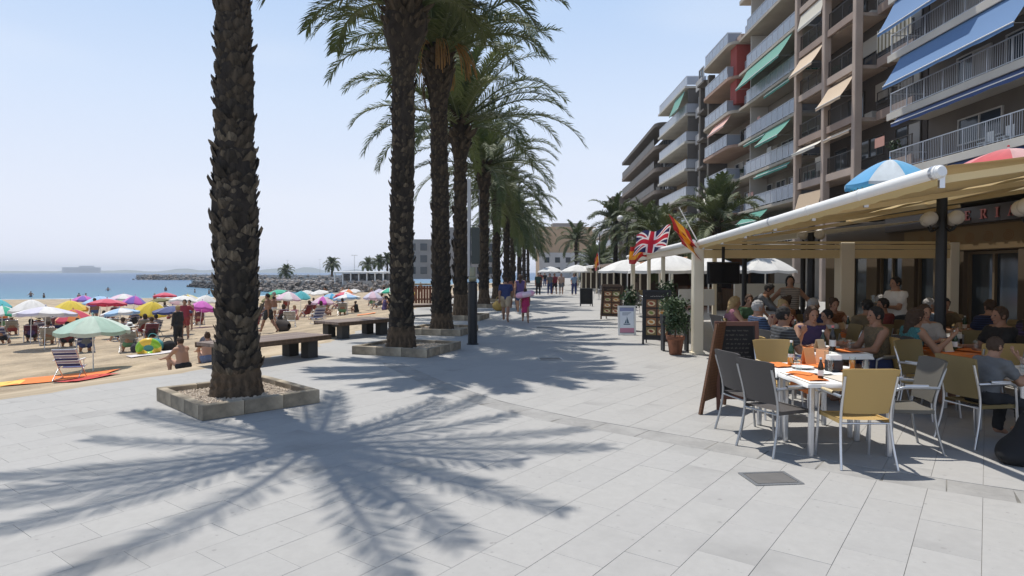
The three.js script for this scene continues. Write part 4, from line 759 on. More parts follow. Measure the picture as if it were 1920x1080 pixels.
const PRINT = [null, dataTex(64, (x, y) => (y % 16 < 7 ? 1 : 0.35)), dataTex(64, (x, y) => (((x >> 3) + (y >> 3)) & 1 ? 0.55 : 1)), dataTex(128, (x, y, i) => { const a = (x * 7 + y * 13) % 29, b = nB[(y * 4) * 512 + x * 4]; return b > 0.6 ? [1.0, 0.9, 0.7] : b < 0.38 ? [0.3, 0.35, 0.4] : 0.72; }), null];
let printed = 0;
function topMat(c) { const k = printed++ % PRINT.length, key = 'print' + k + c.join(); if (!PRINT[k]) return col(c); if (!cm.has(key)) cm.set(key, M(Math.min(0.8, c[0] * 1.25), Math.min(0.8, c[1] * 1.25), Math.min(0.8, c[2] * 1.25), 0.85, { map: every(PRINT[k], k === 3 ? 0.3 : 0.16) })); return cm.get(key); }
const cm = new Map(), col = (c, rough = 0.85) => { const k = c.join() + rough; if (!cm.has(k)) cm.set(k, M(c[0], c[1], c[2], rough)); return cm.get(k); };
const SKIN = [[0.42, 0.24, 0.16], [0.34, 0.185, 0.115], [0.27, 0.14, 0.085], [0.5, 0.31, 0.22]], HAIR = { black: [0.012, 0.01, 0.009], brown: [0.05, 0.028, 0.016], blond: [0.32, 0.22, 0.1], grey: [0.3, 0.29, 0.28], straw: [0.5, 0.4, 0.22], white: [0.7, 0.68, 0.64] };
const eyeG = ball(0.0095, 0, 0, 0, 8), mouthG = cbox(0.034, 0.007, 0.008, 0.002);
function person(label, pose, o, x, y, d, turn, group) {
  const b = bodyGeo(pose), t = thing('person', label, 'person', x, y, -d, turn, group), put = (n, g, m) => part(n, g, m, t);
  if (o.s) t.scale.setScalar(o.s);
  put('body', b.geo, col(SKIN[o.skin ?? 1], 0.6));
  if (o.top) put(o.top[0] === 'tank' ? 'top' : 'shirt', clothGeo(pose, o.top[0]), o.plain ? col(o.top[1]) : topMat(o.top[1]));
  if (o.bottom) put({ pants: 'trousers', swim: 'swimwear' }[o.bottom[0]] || o.bottom[0], clothGeo(pose, o.bottom[0]), col(o.bottom[1]));
  const onHead = (n, g, m) => { const h = part(n, g, m, t); h.applyMatrix4(b.hm); return h; };
  if (o.hair) onHead(o.hair[0] === 'hat' ? 'hat' : 'hair', hairGeo[o.hair[0]], col(HAIR[o.hair[1]]));
  if (o.hair && o.hair[0] === 'hat') onHead('hair', hairGeo.short, col(HAIR.brown));
  if (o.face) { for (const sx of [-1, 1]) onHead('eye', eyeG, mat.black).translateX(sx * 0.03).translateY(0.012).translateZ(0.078); onHead('mouth', mouthG, col([0.3, 0.1, 0.08])).translateY(-0.052).translateZ(0.092); }
  return t;
}

// ---------------------------------------------------------------- the cafe: building, awning, frame tent, furniture, guests
const mCloth = M(0.58, 0.42, 0.18, 0.9, { transmission: 0.11, thickness: 0 }), mCream = M(0.66, 0.56, 0.38, 0.9, { transmission: 0.13, thickness: 0 }), mFrameC = M(0.68, 0.53, 0.28, 0.5), mPost = M(0.76, 0.68, 0.52, 0.45), mOffWhite = M(0.78, 0.76, 0.7, 0.7, { transmission: 0.22, thickness: 0 });
const rattan = (r, g, b) => M(r, g, b, 0.6, { ...tx('weave', 0.32), bumpMap: every(T.weave, 0.32), bumpScale: 0.002 });
const mRat = { beige: rattan(0.56, 0.37, 0.13), dark: rattan(0.085, 0.075, 0.07), grey: rattan(0.13, 0.12, 0.1), olive: rattan(0.26, 0.19, 0.075) };
{ // ground-floor cafe building with a terrace on its roof
  const t = thing('cafe_building', 'low cafe building behind the awning, dark windows and a lettered sign band', 'cafe', 9.8, 0, -3);
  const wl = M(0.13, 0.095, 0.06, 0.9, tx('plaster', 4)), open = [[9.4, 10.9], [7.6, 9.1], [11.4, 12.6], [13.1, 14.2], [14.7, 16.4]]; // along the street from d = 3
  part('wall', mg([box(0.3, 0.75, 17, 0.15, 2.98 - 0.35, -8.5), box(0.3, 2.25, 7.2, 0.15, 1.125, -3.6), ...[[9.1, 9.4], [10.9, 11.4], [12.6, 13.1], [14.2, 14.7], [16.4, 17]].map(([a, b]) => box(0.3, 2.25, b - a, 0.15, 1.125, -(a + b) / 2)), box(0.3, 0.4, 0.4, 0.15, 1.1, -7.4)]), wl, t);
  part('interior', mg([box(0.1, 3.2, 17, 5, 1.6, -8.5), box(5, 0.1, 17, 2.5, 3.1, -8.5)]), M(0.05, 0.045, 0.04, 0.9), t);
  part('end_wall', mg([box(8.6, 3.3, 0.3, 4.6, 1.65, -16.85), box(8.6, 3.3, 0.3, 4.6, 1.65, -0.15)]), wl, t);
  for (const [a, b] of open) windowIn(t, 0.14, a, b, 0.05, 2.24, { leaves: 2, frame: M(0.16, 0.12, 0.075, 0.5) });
  part('roof_terrace', cbox(9.2, 0.3, 17.2, 0.02, 4.5, 3.5, -8.5), mB.cream, t);
  part('roof_edge', cbox(0.25, 0.55, 17.2, 0.02, -0.02, 3.62, -8.5), mFrameC, t);
  const sg = part('sign_band', cbox(0.08, 0.36, 11, 0.01, -0.05, 3.0, -8.2), M(0.02, 0.014, 0.012, 0.4), t);
  const font = await new FontLoader().loadAsync('fonts/droid/droid_serif_bold.typeface.json');
  [['E', 10.75], ['R', 10.3], ['I', 9.88], ['A', 9.55]].forEach(([c, u]) => { const g = clean(new TextGeometry(c, { font, size: 0.2, depth: 0.02, curveSegments: 4, bevelEnabled: false })); g.rotateY(-PI / 2); g.translate(-0.092, 2.9, -u - 0.0); part('letter', uvm(g), M(0.2, 0.05, 0.04, 0.5), sg); });
  const cv = document.createElement('canvas'); cv.width = 1024; cv.height = 128; const c = cv.getContext('2d'); c.fillStyle = '#7d694a'; c.fillRect(0, 0, 1024, 128); c.strokeStyle = '#7a5c38'; c.lineWidth = 5;
  for (let i = 0; i < 7; i++) { c.beginPath(); for (let k = 0; k < 60; k++) { const a = k * 0.3, r = 2 + k * 0.55; c.lineTo(160 + i * 120 + r * Math.cos(a), 64 + r * 0.8 * Math.sin(a)); } c.stroke(); } c.fillStyle = '#6e3b22'; c.beginPath(); c.arc(72, 62, 44, 0, 7); c.fill(); c.fillStyle = '#b9996a'; c.beginPath(); c.arc(72, 62, 28, 0, 7); c.fill(); c.fillStyle = '#6e3b22'; c.fillRect(54, 52, 32, 24);
  const ct = new THREE.CanvasTexture(cv); ct.colorSpace = THREE.SRGBColorSpace;
  const fr = part('frieze', sheet(1, 1, (u, v) => V(-0.006, 2.28 + 0.5 * v, -(8.4 + 4.6 * u))), M(1, 1, 1, 0.8, { map: ct }), t); 
}
{ // the near awning: two cloths, front tube, arms
  const t = thing('cafe_awning', 'wide ochre cloth awning with a white front tube over the cafe tables', 'awning', 0, 0, 0);
  const F = (v) => V(lerp(4.06, 3.93, v), lerp(2.43, 2.72, v), -lerp(13.85, 5.9, v)), Bk = (v) => V(9.55, lerp(3.32, 3.62, v), -lerp(13.85, 5.9, v));
  const cl = (a, b, sag, lift) => sheet(20, 44, (u, v) => { const k = lerp(a, b, u), p = F(v).lerp(Bk(v), k); p.y += lift - sag * sin(u * PI) * (0.35 + 0.65 * Math.abs(sin(v * PI * 5))) + 0.012 * sin(v * 60 + u * 8); return p; });
  part('cloth', cl(0.02, 0.56, 0.11, 0.05), mCloth, t); part('cloth', cl(0.6, 0.985, 0.09, 0.02), mCloth, t);
  part('front_tube', mg([bar(F(0), F(1), 0.066, 0.066, 14), bar(F(1), F(1).add(V(0, 0.002, 0.03)), 0.062, 0.045, 14)]), mat.white, t);
  for (let i = 0; i < 7; i++) { const p = F(i / 6 * 0.985 + 0.008); part('tube_ring', bar(p.clone().add(V(0, -0.0, 0.02)), p.clone().add(V(0, 0, -0.02)), 0.071, 0.071, 14), i % 3 ? mat.white : mat.alu, t); part('bracket', box(0.05, 0.12, 0.03, p.x + 0.05, p.y - 0.08, p.z), mat.alu, t); }
  part('valance', sheet(60, 2, (u, v) => { const p = F(u); p.x -= 0.02; p.y -= 0.06 + v * (0.06 + 0.02 * Math.abs(sin(u * 60))); return p; }), mCloth, t);
  for (const v of [0.02, 0.34, 0.66, 0.985]) part('rafter', beam(F(v).add(V(0.05, -0.06, 0)), Bk(v).add(V(0, -0.12, 0)), 0.05, 0.07), mFrameC, t);
  part('cross_bar', beam(F(0).lerp(Bk(0), 0.58).add(V(0, -0.06, 0)), F(1).lerp(Bk(1), 0.58).add(V(0, -0.06, 0)), 0.06, 0.06), mFrameC, t);
}
{ // the frame tent beyond, posts along the promenade
  const t = thing('frame_tent', 'cream frame tent with square posts beyond the cafe awning', 'tent', 0, 0, 0);
  const posts = [[4.06, 14, 0.22], [4.2, 17.8, 0.1], [4.32, 20.2, 0.1], [4.42, 23.4, 0.14], [7.27, 14, 0.3], [9.62, 14, 0.2], [7.4, 23.4, 0.14]];
  for (const [x, d, w] of posts) { part('post', cbox(w, 2.44, w, 0.012, x, 1.22, -d), mPost, t); part('post_foot', cbox(w + 0.06, 0.05, w + 0.06, 0.008, x, 0.025, -d), mPost, t); }
  part('beam', mg([beam(V(4.17, 2.19, -14), V(9.52, 2.19, -14), 0.16, 0.18), beam(V(4.17, 2.345, -14), V(9.52, 2.345, -14), 0.19, 0.09), beam(V(4.17, 2.44, -14), V(9.52, 2.44, -14), 0.12, 0.05)]), mFrameC, t);
  part('beam', mg([beam(V(4.06, 2.33, -14.12), V(4.42, 2.26, -23.4), 0.12, 0.16)]), mPost, t);
  part('roof_cloth', sheet(14, 30, (u, v) => V(lerp(lerp(3.95, 4.3, v), 9.6, u), lerp(2.44, 2.36, v) + 0.55 * u - 0.05 * sin(u * PI) * Math.abs(sin(v * PI * 4)), -lerp(13.95, 23.8, v))), mCream, t);
  part('roof_edge', bar(V(3.95, 2.45, -13.95), V(4.3, 2.36, -23.8), 0.06), mat.white, t);
  part('low_wall', mg([box(2.3, 0.75, 0.08, 8.3, 1.05, -20.6), box(1.2, 0.55, 0.06, 6.2, 0.95, -21.5)]), mat.white, t);
}
function lampPost(label, x, d) {
  const t = thing('lamp_post', label, 'lamp post', x, 0, -d, 0.3, 'dark posts with globe lamps under the cafe roof');
  part('post', mg([bar(V(0, 0, 0), V(0, 3.02, 0), 0.085, 0.075, 14), bar(V(0, 0, 0), V(0, 0.25, 0), 0.12, 0.11, 14)]), mat.darkMetal, t);
  for (let i = 0; i < 4; i++) { const a = i * PI / 2, q = V(0.24 * cos(a), 2.63, 0.24 * sin(a)), g = part('globe', ball(0.11, q.x, q.y, q.z, 18), M(0.74, 0.7, 0.62, 0.25, { transmission: 0.2, thickness: 0 }), t); part('arm', tube([V(0.06 * cos(a), 2.5, 0.06 * sin(a)), V(0.18 * cos(a), 2.44, 0.18 * sin(a)), V(0.24 * cos(a), 2.53, 0.24 * sin(a))], 0.014, 8, 6), mat.darkMetal, t); }
}
lampPost('dark post with white globe lamps in the middle of the cafe', 6.7, 10); lampPost('dark post with globe lamps beside the tent beam', 6.7, 14.35); lampPost('dark lamp post with one globe just inside the right edge', 6.72, 8.15);
for (const [x, d, l] of [[5.3, 14.6, 'slim black pole between the television and the seated guests'], [7.0, 15.4, 'slim black pole left of the thick tent post']]) { const t = thing('pole', l, 'pole', x, 0, -d, 0, 'slim black poles under the tent'); part('shaft', bar(V(0, 0, 0), V(0, 2.5, 0), 0.055, 0.055, 12), mat.black, t); part('foot', bar(V(0, 0, 0), V(0, 0.03, 0), 0.2, 0.2, 16), mat.black, t); }
{ const t = thing('television', 'black television hanging under the tent beam', 'television', 4.5, 1.78, -13.6, 0.12); part('screen', cbox(0.68, 0.42, 0.05, 0.01), M(0.006, 0.006, 0.007, 0.12), t); part('bezel', cbox(0.73, 0.47, 0.04, 0.01, 0, 0, -0.02), mat.black, t); part('bracket', box(0.05, 0.35, 0.05, 0, 0.38, -0.03), mat.black, t); }

// chairs: local front is +z, back at -z
function makeChair(kind, label) {
  const t = thing('cafe_chair', label, 'chair', 0, 0, 0), m = mRat[kind], fm = kind === 'beige' || kind === 'olive' ? mat.alu : mat.steel, w = 0.25;
  part('seat', sheet(10, 10, (u, v) => { const z = lerp(-0.2, 0.24, v), x = (u - 0.5) * 0.46; return V(x, 0.45 - 0.02 * sin(v * PI) - 0.008 * sin(u * PI) - 0.03 * Math.max(0, v - 0.85) * 6, z); }), m, t); part('seat_rim', mg([beam(V(-0.225, 0.425, -0.2), V(-0.225, 0.425, 0.22), 0.025, 0.035), beam(V(0.225, 0.425, -0.2), V(0.225, 0.425, 0.22), 0.025, 0.035), box(0.424, 0.035, 0.025, 0, 0.42, 0.2)]), m, t);
  const bk = (o) => (u, v) => { const hw = lerp(0.205, 0.255, v), x = (u - 0.5) * 2 * hw, z = -0.2 - 0.1 * v + 0.035 * (1 - (2 * u - 1) ** 2) * -1 + o; return V(x, lerp(0.505, 0.93, v) - 0.012 * (2 * u - 1) ** 6 * v, z); };
  part('backrest', mg([sheet(12, 12, bk(0)), sheet(12, 12, bk(0.024)), ...[0, 1].map((e) => sheet(1, 12, (u, v) => bk(0.024 * u)(e, v))), sheet(12, 1, (u, v) => bk(0.024 * v)(u, 1))]), m, t);
  for (const s of [-1, 1]) {
    part('leg', tube([V(s * 0.235, 0.86, -0.29), V(s * 0.225, 0.5, -0.2), V(s * 0.235, 0.25, -0.22), V(s * 0.255, 0, -0.28)], 0.013, 12, 8), fm, t);
    part('leg', tube([V(s * 0.25, 0.64, 0.18), V(s * 0.25, 0.4, 0.2), V(s * 0.255, 0.2, 0.21), V(s * 0.26, 0, 0.23)], 0.013, 10, 8), fm, t);
    const a = part('armrest', tube([V(s * 0.235, 0.66, -0.235), V(s * 0.262, 0.668, -0.05), V(s * 0.265, 0.662, 0.12), V(s * 0.25, 0.63, 0.185)], 0.016, 12, 8), fm, t); part('arm_pad', tube([V(s * 0.258, 0.682, -0.12), V(s * 0.265, 0.684, 0.0), V(s * 0.264, 0.68, 0.1)], 0.017, 6, 8), kind === 'beige' ? M(0.62, 0.5, 0.3, 0.5) : mat.alu, a);
  }
  part('stretcher', mg([bar(V(-0.235, 0.41, 0.19), V(0.235, 0.41, 0.19), 0.01), bar(V(-0.22, 0.41, -0.2), V(0.22, 0.41, -0.2), 0.01)]), fm, t);
  return t;
}
const G_CH = 'woven chairs round the cafe tables';
const face = (dx, dd) => Math.atan2(dx, -dd); // turn that makes local +z point to (dx, dd) in plan
const chairs = {};
function chair(kind, label, x, d, turn) { if (!chairs[kind]) { chairs[kind] = makeChair(kind, label); chairs[kind].position.set(x, 0, -d); chairs[kind].rotation.y = turn; chairs[kind].userData.group = G_CH; return chairs[kind]; } return dup(chairs[kind], label, x, 0, -d, turn, G_CH); }
chair('beige', 'sunlit beige woven chair with its back to the viewer at the front table', 3.25, 6.04, face(0.02, 1));
chair('dark', 'nearer of the two dark woven chairs on the left of the front table', 2.68, 6.46, face(0.93, 0.37));
chair('dark', 'dark woven chair between the menu board and the front table', 2.66, 7.12, face(0.98, 0.2));
chair('grey', 'grey woven chair on the right side of the front table', 3.98, 6.5, face(-1, 0.12));
chair('olive', 'olive woven chair of the small seated guest at the right', 4.92, 6.72, face(1, 0.15));
chair('beige', 'beige woven chair at the far end of the front table, facing the viewer', 3.35, 7.95, face(-0.05, -1));
chair('beige', 'beige woven chair seen edge-on behind the menu board', 3.62, 9.1, face(1, -0.1));

// tables
const mPaper = M(0.8, 0.79, 0.76, 0.8), mOrange = M(0.72, 0.2, 0.04, 0.8), mTop = M(0.3, 0.26, 0.2, 0.5);
function makeTable(w, l, x, d, turn, label, clothM, over) {
  const t = thing('cafe_table', label, 'table', x, 0, -d, turn, 'tables of the cafe terrace');
  part('tabletop', cbox(w, 0.03, l, 0.006, 0, 0.715, 0), mTop, t);
  for (const [a, b] of [[-1, -1], [1, -1], [-1, 1], [1, 1]]) part('leg', cbox(0.05, 0.7, 0.05, 0.01, a * (w / 2 - 0.05), 0.35, b * (l / 2 - 0.05)), mat.alu, t);
  part('apron', mg([box(w - 0.16, 0.05, 0.02, 0, 0.67, l / 2 - 0.05), box(w - 0.16, 0.05, 0.02, 0, 0.67, -l / 2 + 0.05), box(0.02, 0.05, l - 0.16, w / 2 - 0.05, 0.67, 0), box(0.02, 0.05, l - 0.16, -w / 2 + 0.05, 0.67, 0)]), mat.alu, t);
  if (clothM) { // a square cloth that hangs over the edges
    const ow = over ?? 0.2, c = part('tablecloth', sheet(26, 26, (u, v) => { const X = (u - 0.5) * (w + 2 * ow), Z = (v - 0.5) * (l + 2 * ow), ex = Math.max(0, Math.abs(X) - w / 2), ez = Math.max(0, Math.abs(Z) - l / 2), h = Math.max(ex, ez), wv = 0.018 * sin(X * 17 + Z * 13) * Math.min(1, h * 8); return V(Math.sign(X) * Math.min(Math.abs(X), w / 2 + 0.008 + ex * 0.1 + wv * (ex > 0 ? 1 : 0)), 0.734 - h, Math.sign(Z) * Math.min(Math.abs(Z), l / 2 + 0.008 + ez * 0.1 + wv * (ez > 0 ? 1 : 0))); }), clothM);
    tag(c, 'cloth spread on the ' + label.split(',')[0], 'tablecloth', 'cloths on the cafe tables'); c.position.copy(t.position); c.rotation.y = turn;
  }
  return t;
}
const place = (o, x, y, d, turn = 0) => { o.position.set(x, y, -d); o.rotation.y = turn; return o; };
function bottle(label, x, y, d, c, capc) { const t = thing('bottle', label, 'bottle', x, y, -d, 0, 'bottles on the cafe tables'); part('glass_body', lathe([[0.001, 0], [0.033, 0.003], [0.034, 0.15], [0.026, 0.19], [0.012, 0.225], [0.012, 0.265], [0.001, 0.266]], 14), c, t); part('label_band', lathe([[0.0348, 0.05], [0.0348, 0.12]], 14), mPaper, t); part('cap', lathe([[0.0125, 0.25], [0.015, 0.25], [0.015, 0.274], [0.001, 0.275]], 12), capc, t); return t; }
function drink(label, x, y, d, h = 0.15, full) { const t = thing('drinking_glass', label, 'glass', x, y, -d, 0, 'glasses on the cafe tables'); part('glass_wall', lathe([[0.001, 0.002], [0.028, 0.003], [0.034, h], [0.032, h], [0.026, 0.008], [0.001, 0.008]], 16), mat.clearGlass, t); if (full) part('drink', lathe([[0.001, 0.009], [0.025, 0.0095], [0.03, h * 0.75], [0.001, h * 0.75]], 14), full, t); return t; }
function napkin(label, x, y, d, turn, w = 0.3, hang = 0) { const m = sheet(12, 12, (u, v) => { const X = (u - 0.5) * w, Z = (v - 0.5) * w * 1.25, e = hang ? Math.max(0, -X - w * 0.08) : 0; return V(X + e * 0.92, 0.006 + 0.006 * Math.abs(sin(u * 7 + v * 3)) - e * 0.98, Z); }), o = part('paper_napkin', m, mOrange); tag(o, label, 'napkin', 'orange paper napkins and mats'); return place(o, x, y, d, turn); }
function plate(label, x, y, d) { const t = part('plate', lathe([[0.001, 0.006], [0.07, 0.007], [0.115, 0.02], [0.117, 0.018], [0.072, 0.002], [0.001, 0.001]], 24), mat.white); tag(t, label, 'plate', 'white plates on the cafe tables'); return place(t, x, y, d); }
function menuStand(label, x, y, d, turn, m, h = 0.16) { const t = thing('menu_stand', label, 'menu', x, y, -d, turn, 'menus and napkin boxes on the tables'); const a = part('card', box(0.13, h, 0.004, 0, h / 2, 0.03, 0, -0.28), m, t); part('card', box(0.13, h, 0.004, 0, h / 2, -0.03, 0, 0.28), m, t); part('base', box(0.14, 0.008, 0.12, 0, 0.004, 0), mat.white, t); return t; }
const TY = 0.738;
makeTable(0.86, 0.68, 3.29, 6.48, 0, 'front table nearest the viewer, aluminium legs in the sun', mPaper, 0.05);
makeTable(0.86, 0.68, 3.29, 7.2, 0, 'second table pushed against the front one, full of napkins and menus', mPaper, 0.07);
napkin('orange napkin hanging over the left edge of the front table', 2.93, TY, 6.42, 0, 0.34, 1); napkin('orange napkin lying at the left end of the second table', 3.02, TY + 0.004, 7.25, 0.3, 0.26); napkin('orange napkin by the far edge of the second table', 3.5, TY + 0.004, 7.42, -0.2, 0.26);
napkin('orange napkin on the grey chair side of the front table', 3.6, TY + 0.004, 6.75, 0.1, 0.22);
menuStand('orange and white folded menu standing on the second table', 3.38, TY, 7.28, 0.2, M(0.8, 0.38, 0.14, 0.6), 0.2); menuStand('second orange folded menu beside it, turned away', 3.58, TY, 7.36, -0.7, M(0.78, 0.42, 0.2, 0.6), 0.17);
{ const t = thing('napkin_box', 'black napkin box with cream napkins on the front table', 'napkin box', 3.45, TY, -6.84, 0.1); part('case', cbox(0.15, 0.12, 0.11, 0.008, 0, 0.06, 0), mat.black, t); part('napkin_stack', box(0.13, 0.06, 0.08, 0, 0.145, 0), mPaper, t); }
plate('white plate with paper on the front table', 3.58, TY + 0.004, 6.98); plate('white plate at the left end of the front table', 3.2, TY + 0.004, 6.62); plate('white plate in the middle of the second table', 3.2, TY + 0.004, 7.02);
bottle('small dark bottle at the near end of the front table', 3.05, TY, 6.3, M(0.05, 0.025, 0.01, 0.1), mat.white).scale.setScalar(0.8); drink('empty tall glass at the near end of the front table', 3.55, TY, 6.4, 0.17); napkin('crumpled orange napkin at the near left corner of the front table', 3.0, TY + 0.006, 6.62, 0.8, 0.2); napkin('orange napkin under the menus on the second table', 3.42, TY + 0.004, 7.2, 0.5, 0.3); drink('short glass of orange juice on the second table', 3.14, TY, 7.2, 0.13, M(0.7, 0.3, 0.03, 0.3)); drink('half-full glass beside the far plate of the front table', 3.66, TY, 6.86, 0.15, M(0.5, 0.25, 0.05, 0.2)); drink('tall empty glass behind the black napkin box', 3.5, TY, 7.08, 0.18); bottle('green bottle among the menus on the second table', 3.22, TY, 7.36, M(0.02, 0.07, 0.03, 0.1), mat.white); { const o = part('place_paper', box(0.3, 0.002, 0.4, 0, 0.001, 0), M(0.62, 0.55, 0.46, 0.9)); tag(o, 'printed beige paper mat at the near end of the front table', 'paper mat'); place(o, 3.32, TY + 0.003, 6.36, 0.05); }
{ const t = thing('ashtray', 'small clear ashtray on the second table', 'ashtray', 3.62, TY, -7.3); part('bowl', lathe([[0.001, 0.006], [0.04, 0.006], [0.052, 0.035], [0.058, 0.035], [0.05, 0.001], [0.001, 0]], 18), mat.steel, t); } for (const [x, d, l] of [[3.1, 6.62, 'fork beside the left plate on the front table'], [3.3, 6.62, 'knife beside the left plate on the front table'], [3.48, 6.98, 'knife beside the far plate on the front table']]) { const k = part('cutlery', mg([cbox(0.014, 0.004, 0.1, 0.001, 0, 0.004, 0.05), cbox(0.02, 0.004, 0.09, 0.001, 0, 0.004, -0.045)]), mat.alu); tag(k, l, 'cutlery', 'cutlery on the front tables'); place(k, x, TY, d, 0.1); }
drink('small glass at the left edge of the front table', 3.08, TY, 6.85); drink('glass of dark drink beside the black napkin box', 3.4, TY, 6.8, 0.14, M(0.05, 0.02, 0.01, 0.2));
// further tables in the shade
const tabs = [[4.35, 8.75, 'second-row table behind the front pair, bottles on white paper', mPaper, 0.08, 'second-row white table'], [6.05, 8.75, 'second-row table with a bright orange cloth', mOrange, 0.16, 'bright orange table'], [4.75, 10.7, 'third-row table on the promenade side', mPaper, 0.12, 'third-row white table'], [6.1, 11.6, 'third-row table beside the lamp post', mOrange, 0.14, 'lamp-post table'], [8.05, 9.2, 'orange table by the cafe wall at right', mOrange, 0.16, 'orange wall table'], [8.2, 11.6, 'table by the cafe windows, plain top', mPaper, 0.1, 'plain window table'], [5.05, 13.0, 'table under the television', mPaper, 0.12, 'television table'], [8.3, 13.3, 'last table by the wall before the tent beam', mOrange, 0.14, 'last wall table']];
tabs.forEach(([x, d, label, m, ov, w], i) => {
  makeTable(0.75, 0.75, x, d, 0, label, m, ov);
  const R = rng(300 + i), kinds = i < 2 ? ['beige', 'olive', 'beige', 'dark'] : ['olive', 'olive', 'dark', 'olive'];
  [[0, -1, 'near side'], [0, 1, 'far side'], [-1, 0, 'promenade side'], [1, 0, 'wall side']].forEach(([a, b, side], k) => { if (i === 0 && k === 0) return; chair(kinds[k], `${kinds[k]} woven chair on the ${side} of the ${w}`, x + a * 0.64 + (R() - 0.5) * 0.1, d + b * 0.64 + (R() - 0.5) * 0.1, face(-a + (R() - 0.5) * 0.4, -b + (R() - 0.5) * 0.4)); });
  napkin(`orange paper mat on the near half of the ${w}`, x + 0.12, TY + 0.004, d - 0.2, R(), 0.3); napkin(`orange mat on the ${w}`, x - 0.15, TY + 0.004, d + 0.1, R(), 0.24); drink(`glass on the ${w}`, x + 0.2, TY, d - 0.15, 0.15); plate(`plate on the ${w}`, x + 0.1, TY + 0.004, d + 0.16);
  if (i !== 0) bottle(`bottle on the ${w}`, x - 0.05, TY, d - 0.1, M(0.02, 0.05, 0.02, 0.1), mat.white); menuStand(`cream menu card on the ${w}`, x - 0.22, TY, d - 0.18, R(), M(0.72, 0.55, 0.35, 0.6));
});
bottle('dark bottle with pink cap on the second-row table', 4.32, TY, 8.6, M(0.02, 0.015, 0.012, 0.12), M(0.7, 0.2, 0.2, 0.5)).scale.setScalar(1.25); bottle('tall dark bottle left of the pink-capped one', 4.22, TY, 8.66, M(0.015, 0.03, 0.02, 0.12), mat.white);
makeTable(0.7, 0.7, 5.62, 6.95, 0, 'table cut by the right edge of the picture', mPaper, 0.05);
chair('olive', 'olive woven chair across the table at the right edge', 6.3, 7.05, face(-1, 0)); drink('glass on the table at the right edge', 5.45, TY, 6.8); plate('plate on the table at the right edge', 5.7, TY + 0.004, 7.0);
{ const t = thing('shoulder_bag', 'large black cloth bag slumped on the paving at the right edge', 'bag', 4.95, 0, -6.08, 0.3), R = rng(9); part('bag_body', skin_(field([ell(V(0, 0.12, 0), [0.32, 0.15, 0.2]), ell(V(0.1, 0.3, 0), [0.2, 0.18, 0.15]), ell(V(-0.2, 0.07, 0.06), [0.2, 0.09, 0.14]), ell(V(0.16, 0.42, -0.02), [0.1, 0.09, 0.08])], 0.1), [-0.5, -0.02, -0.35], [0.5, 0.6, 0.35], 0.02), M(0.012, 0.012, 0.013, 0.85), t); part('strap', tube([V(0.08, 0.4, 0.05), V(0.1, 0.58, 0.04), V(0.2, 0.6, 0), V(0.24, 0.42, -0.02)], 0.016, 14, 6), mat.black, t); }

[[5.2, 7.95, 'olive', 0.4, 'spare olive chair between the bright orange and the second-row white table'], [5.25, 9.85, 'dark', -1.9, 'spare dark chair before the third-row white table'], [7.15, 9.75, 'olive', 2.6, 'spare olive chair beside the middle lamp post'], [7.0, 8.0, 'olive', -0.5, 'spare olive chair right of the bright orange table'], [4.25, 11.8, 'olive', 1.2, 'spare olive chair on the promenade side before the television'], [4.1, 9.75, 'dark', 1.7, 'spare dark chair on the promenade side, behind the second row'], [7.2, 12.6, 'olive', 0.3, 'spare olive chair near the waiter'], [9.1, 10.4, 'dark', -1.4, 'spare dark chair against the cafe wall']].forEach(([x, d, k, a, l]) => chair(k, l, x, d, a));
// boards and plants along the edge of the terrace
const chalkMap = (seed, bg, lines, ink, pics) => { const cv = document.createElement('canvas'); cv.width = 256; cv.height = 512; const c = cv.getContext('2d'), R = rng(seed); c.fillStyle = bg; c.fillRect(0, 0, 256, 512); if (pics) { for (let j = 0; j < 4; j++) for (let i = 0; i < 2; i++) { const x = 18 + i * 116, y = 84 + j * 104; c.fillStyle = ['#8a5a34', '#7d6a3c', '#95653f', '#6f4a2e'][(i + j * 3) % 4]; c.fillRect(x, y, 104, 88); c.fillStyle = ['#d9c79c', '#c9b28a', '#e0d2b0'][(i * 2 + j) % 3]; c.beginPath(); c.ellipse(x + 52, y + 46, 40, 28, 0, 0, 7); c.fill(); c.fillStyle = ['#a44a2c', '#7c8a3a', '#c98a3a', '#8d3b2a'][(i + j) % 4]; c.beginPath(); c.ellipse(x + 50, y + 44, 24, 15, 0.4, 0, 7); c.fill(); } c.strokeStyle = ink; c.lineWidth = 5; for (let i = 0; i < 8; i++) { c.beginPath(); c.moveTo(60 + i * 18, 50); c.lineTo(72 + i * 18, 50 - 14 * R()); c.stroke(); } } else { c.strokeStyle = ink; c.lineWidth = 4; for (let k = 0; k < lines; k++) { let x = 30 + 20 * R(); const y = 40 + k * (440 / lines); while (x < 215) { const w = 10 + 34 * R(); c.beginPath(); for (let q = 0; q <= w; q += 4) c.lineTo(x + q, y + 5 * Math.sin(q * 1.1 + k) + 3 * (R() - 0.5)); c.stroke(); x += w + 10; } } } const t = new THREE.CanvasTexture(cv); t.colorSpace = THREE.SRGBColorSpace; return t; };
const panel = (w, h, m, z = 0, y0 = 0) => [sheet(1, 1, (u, v) => V((u - 0.5) * w, y0 + h * v, z)), m];
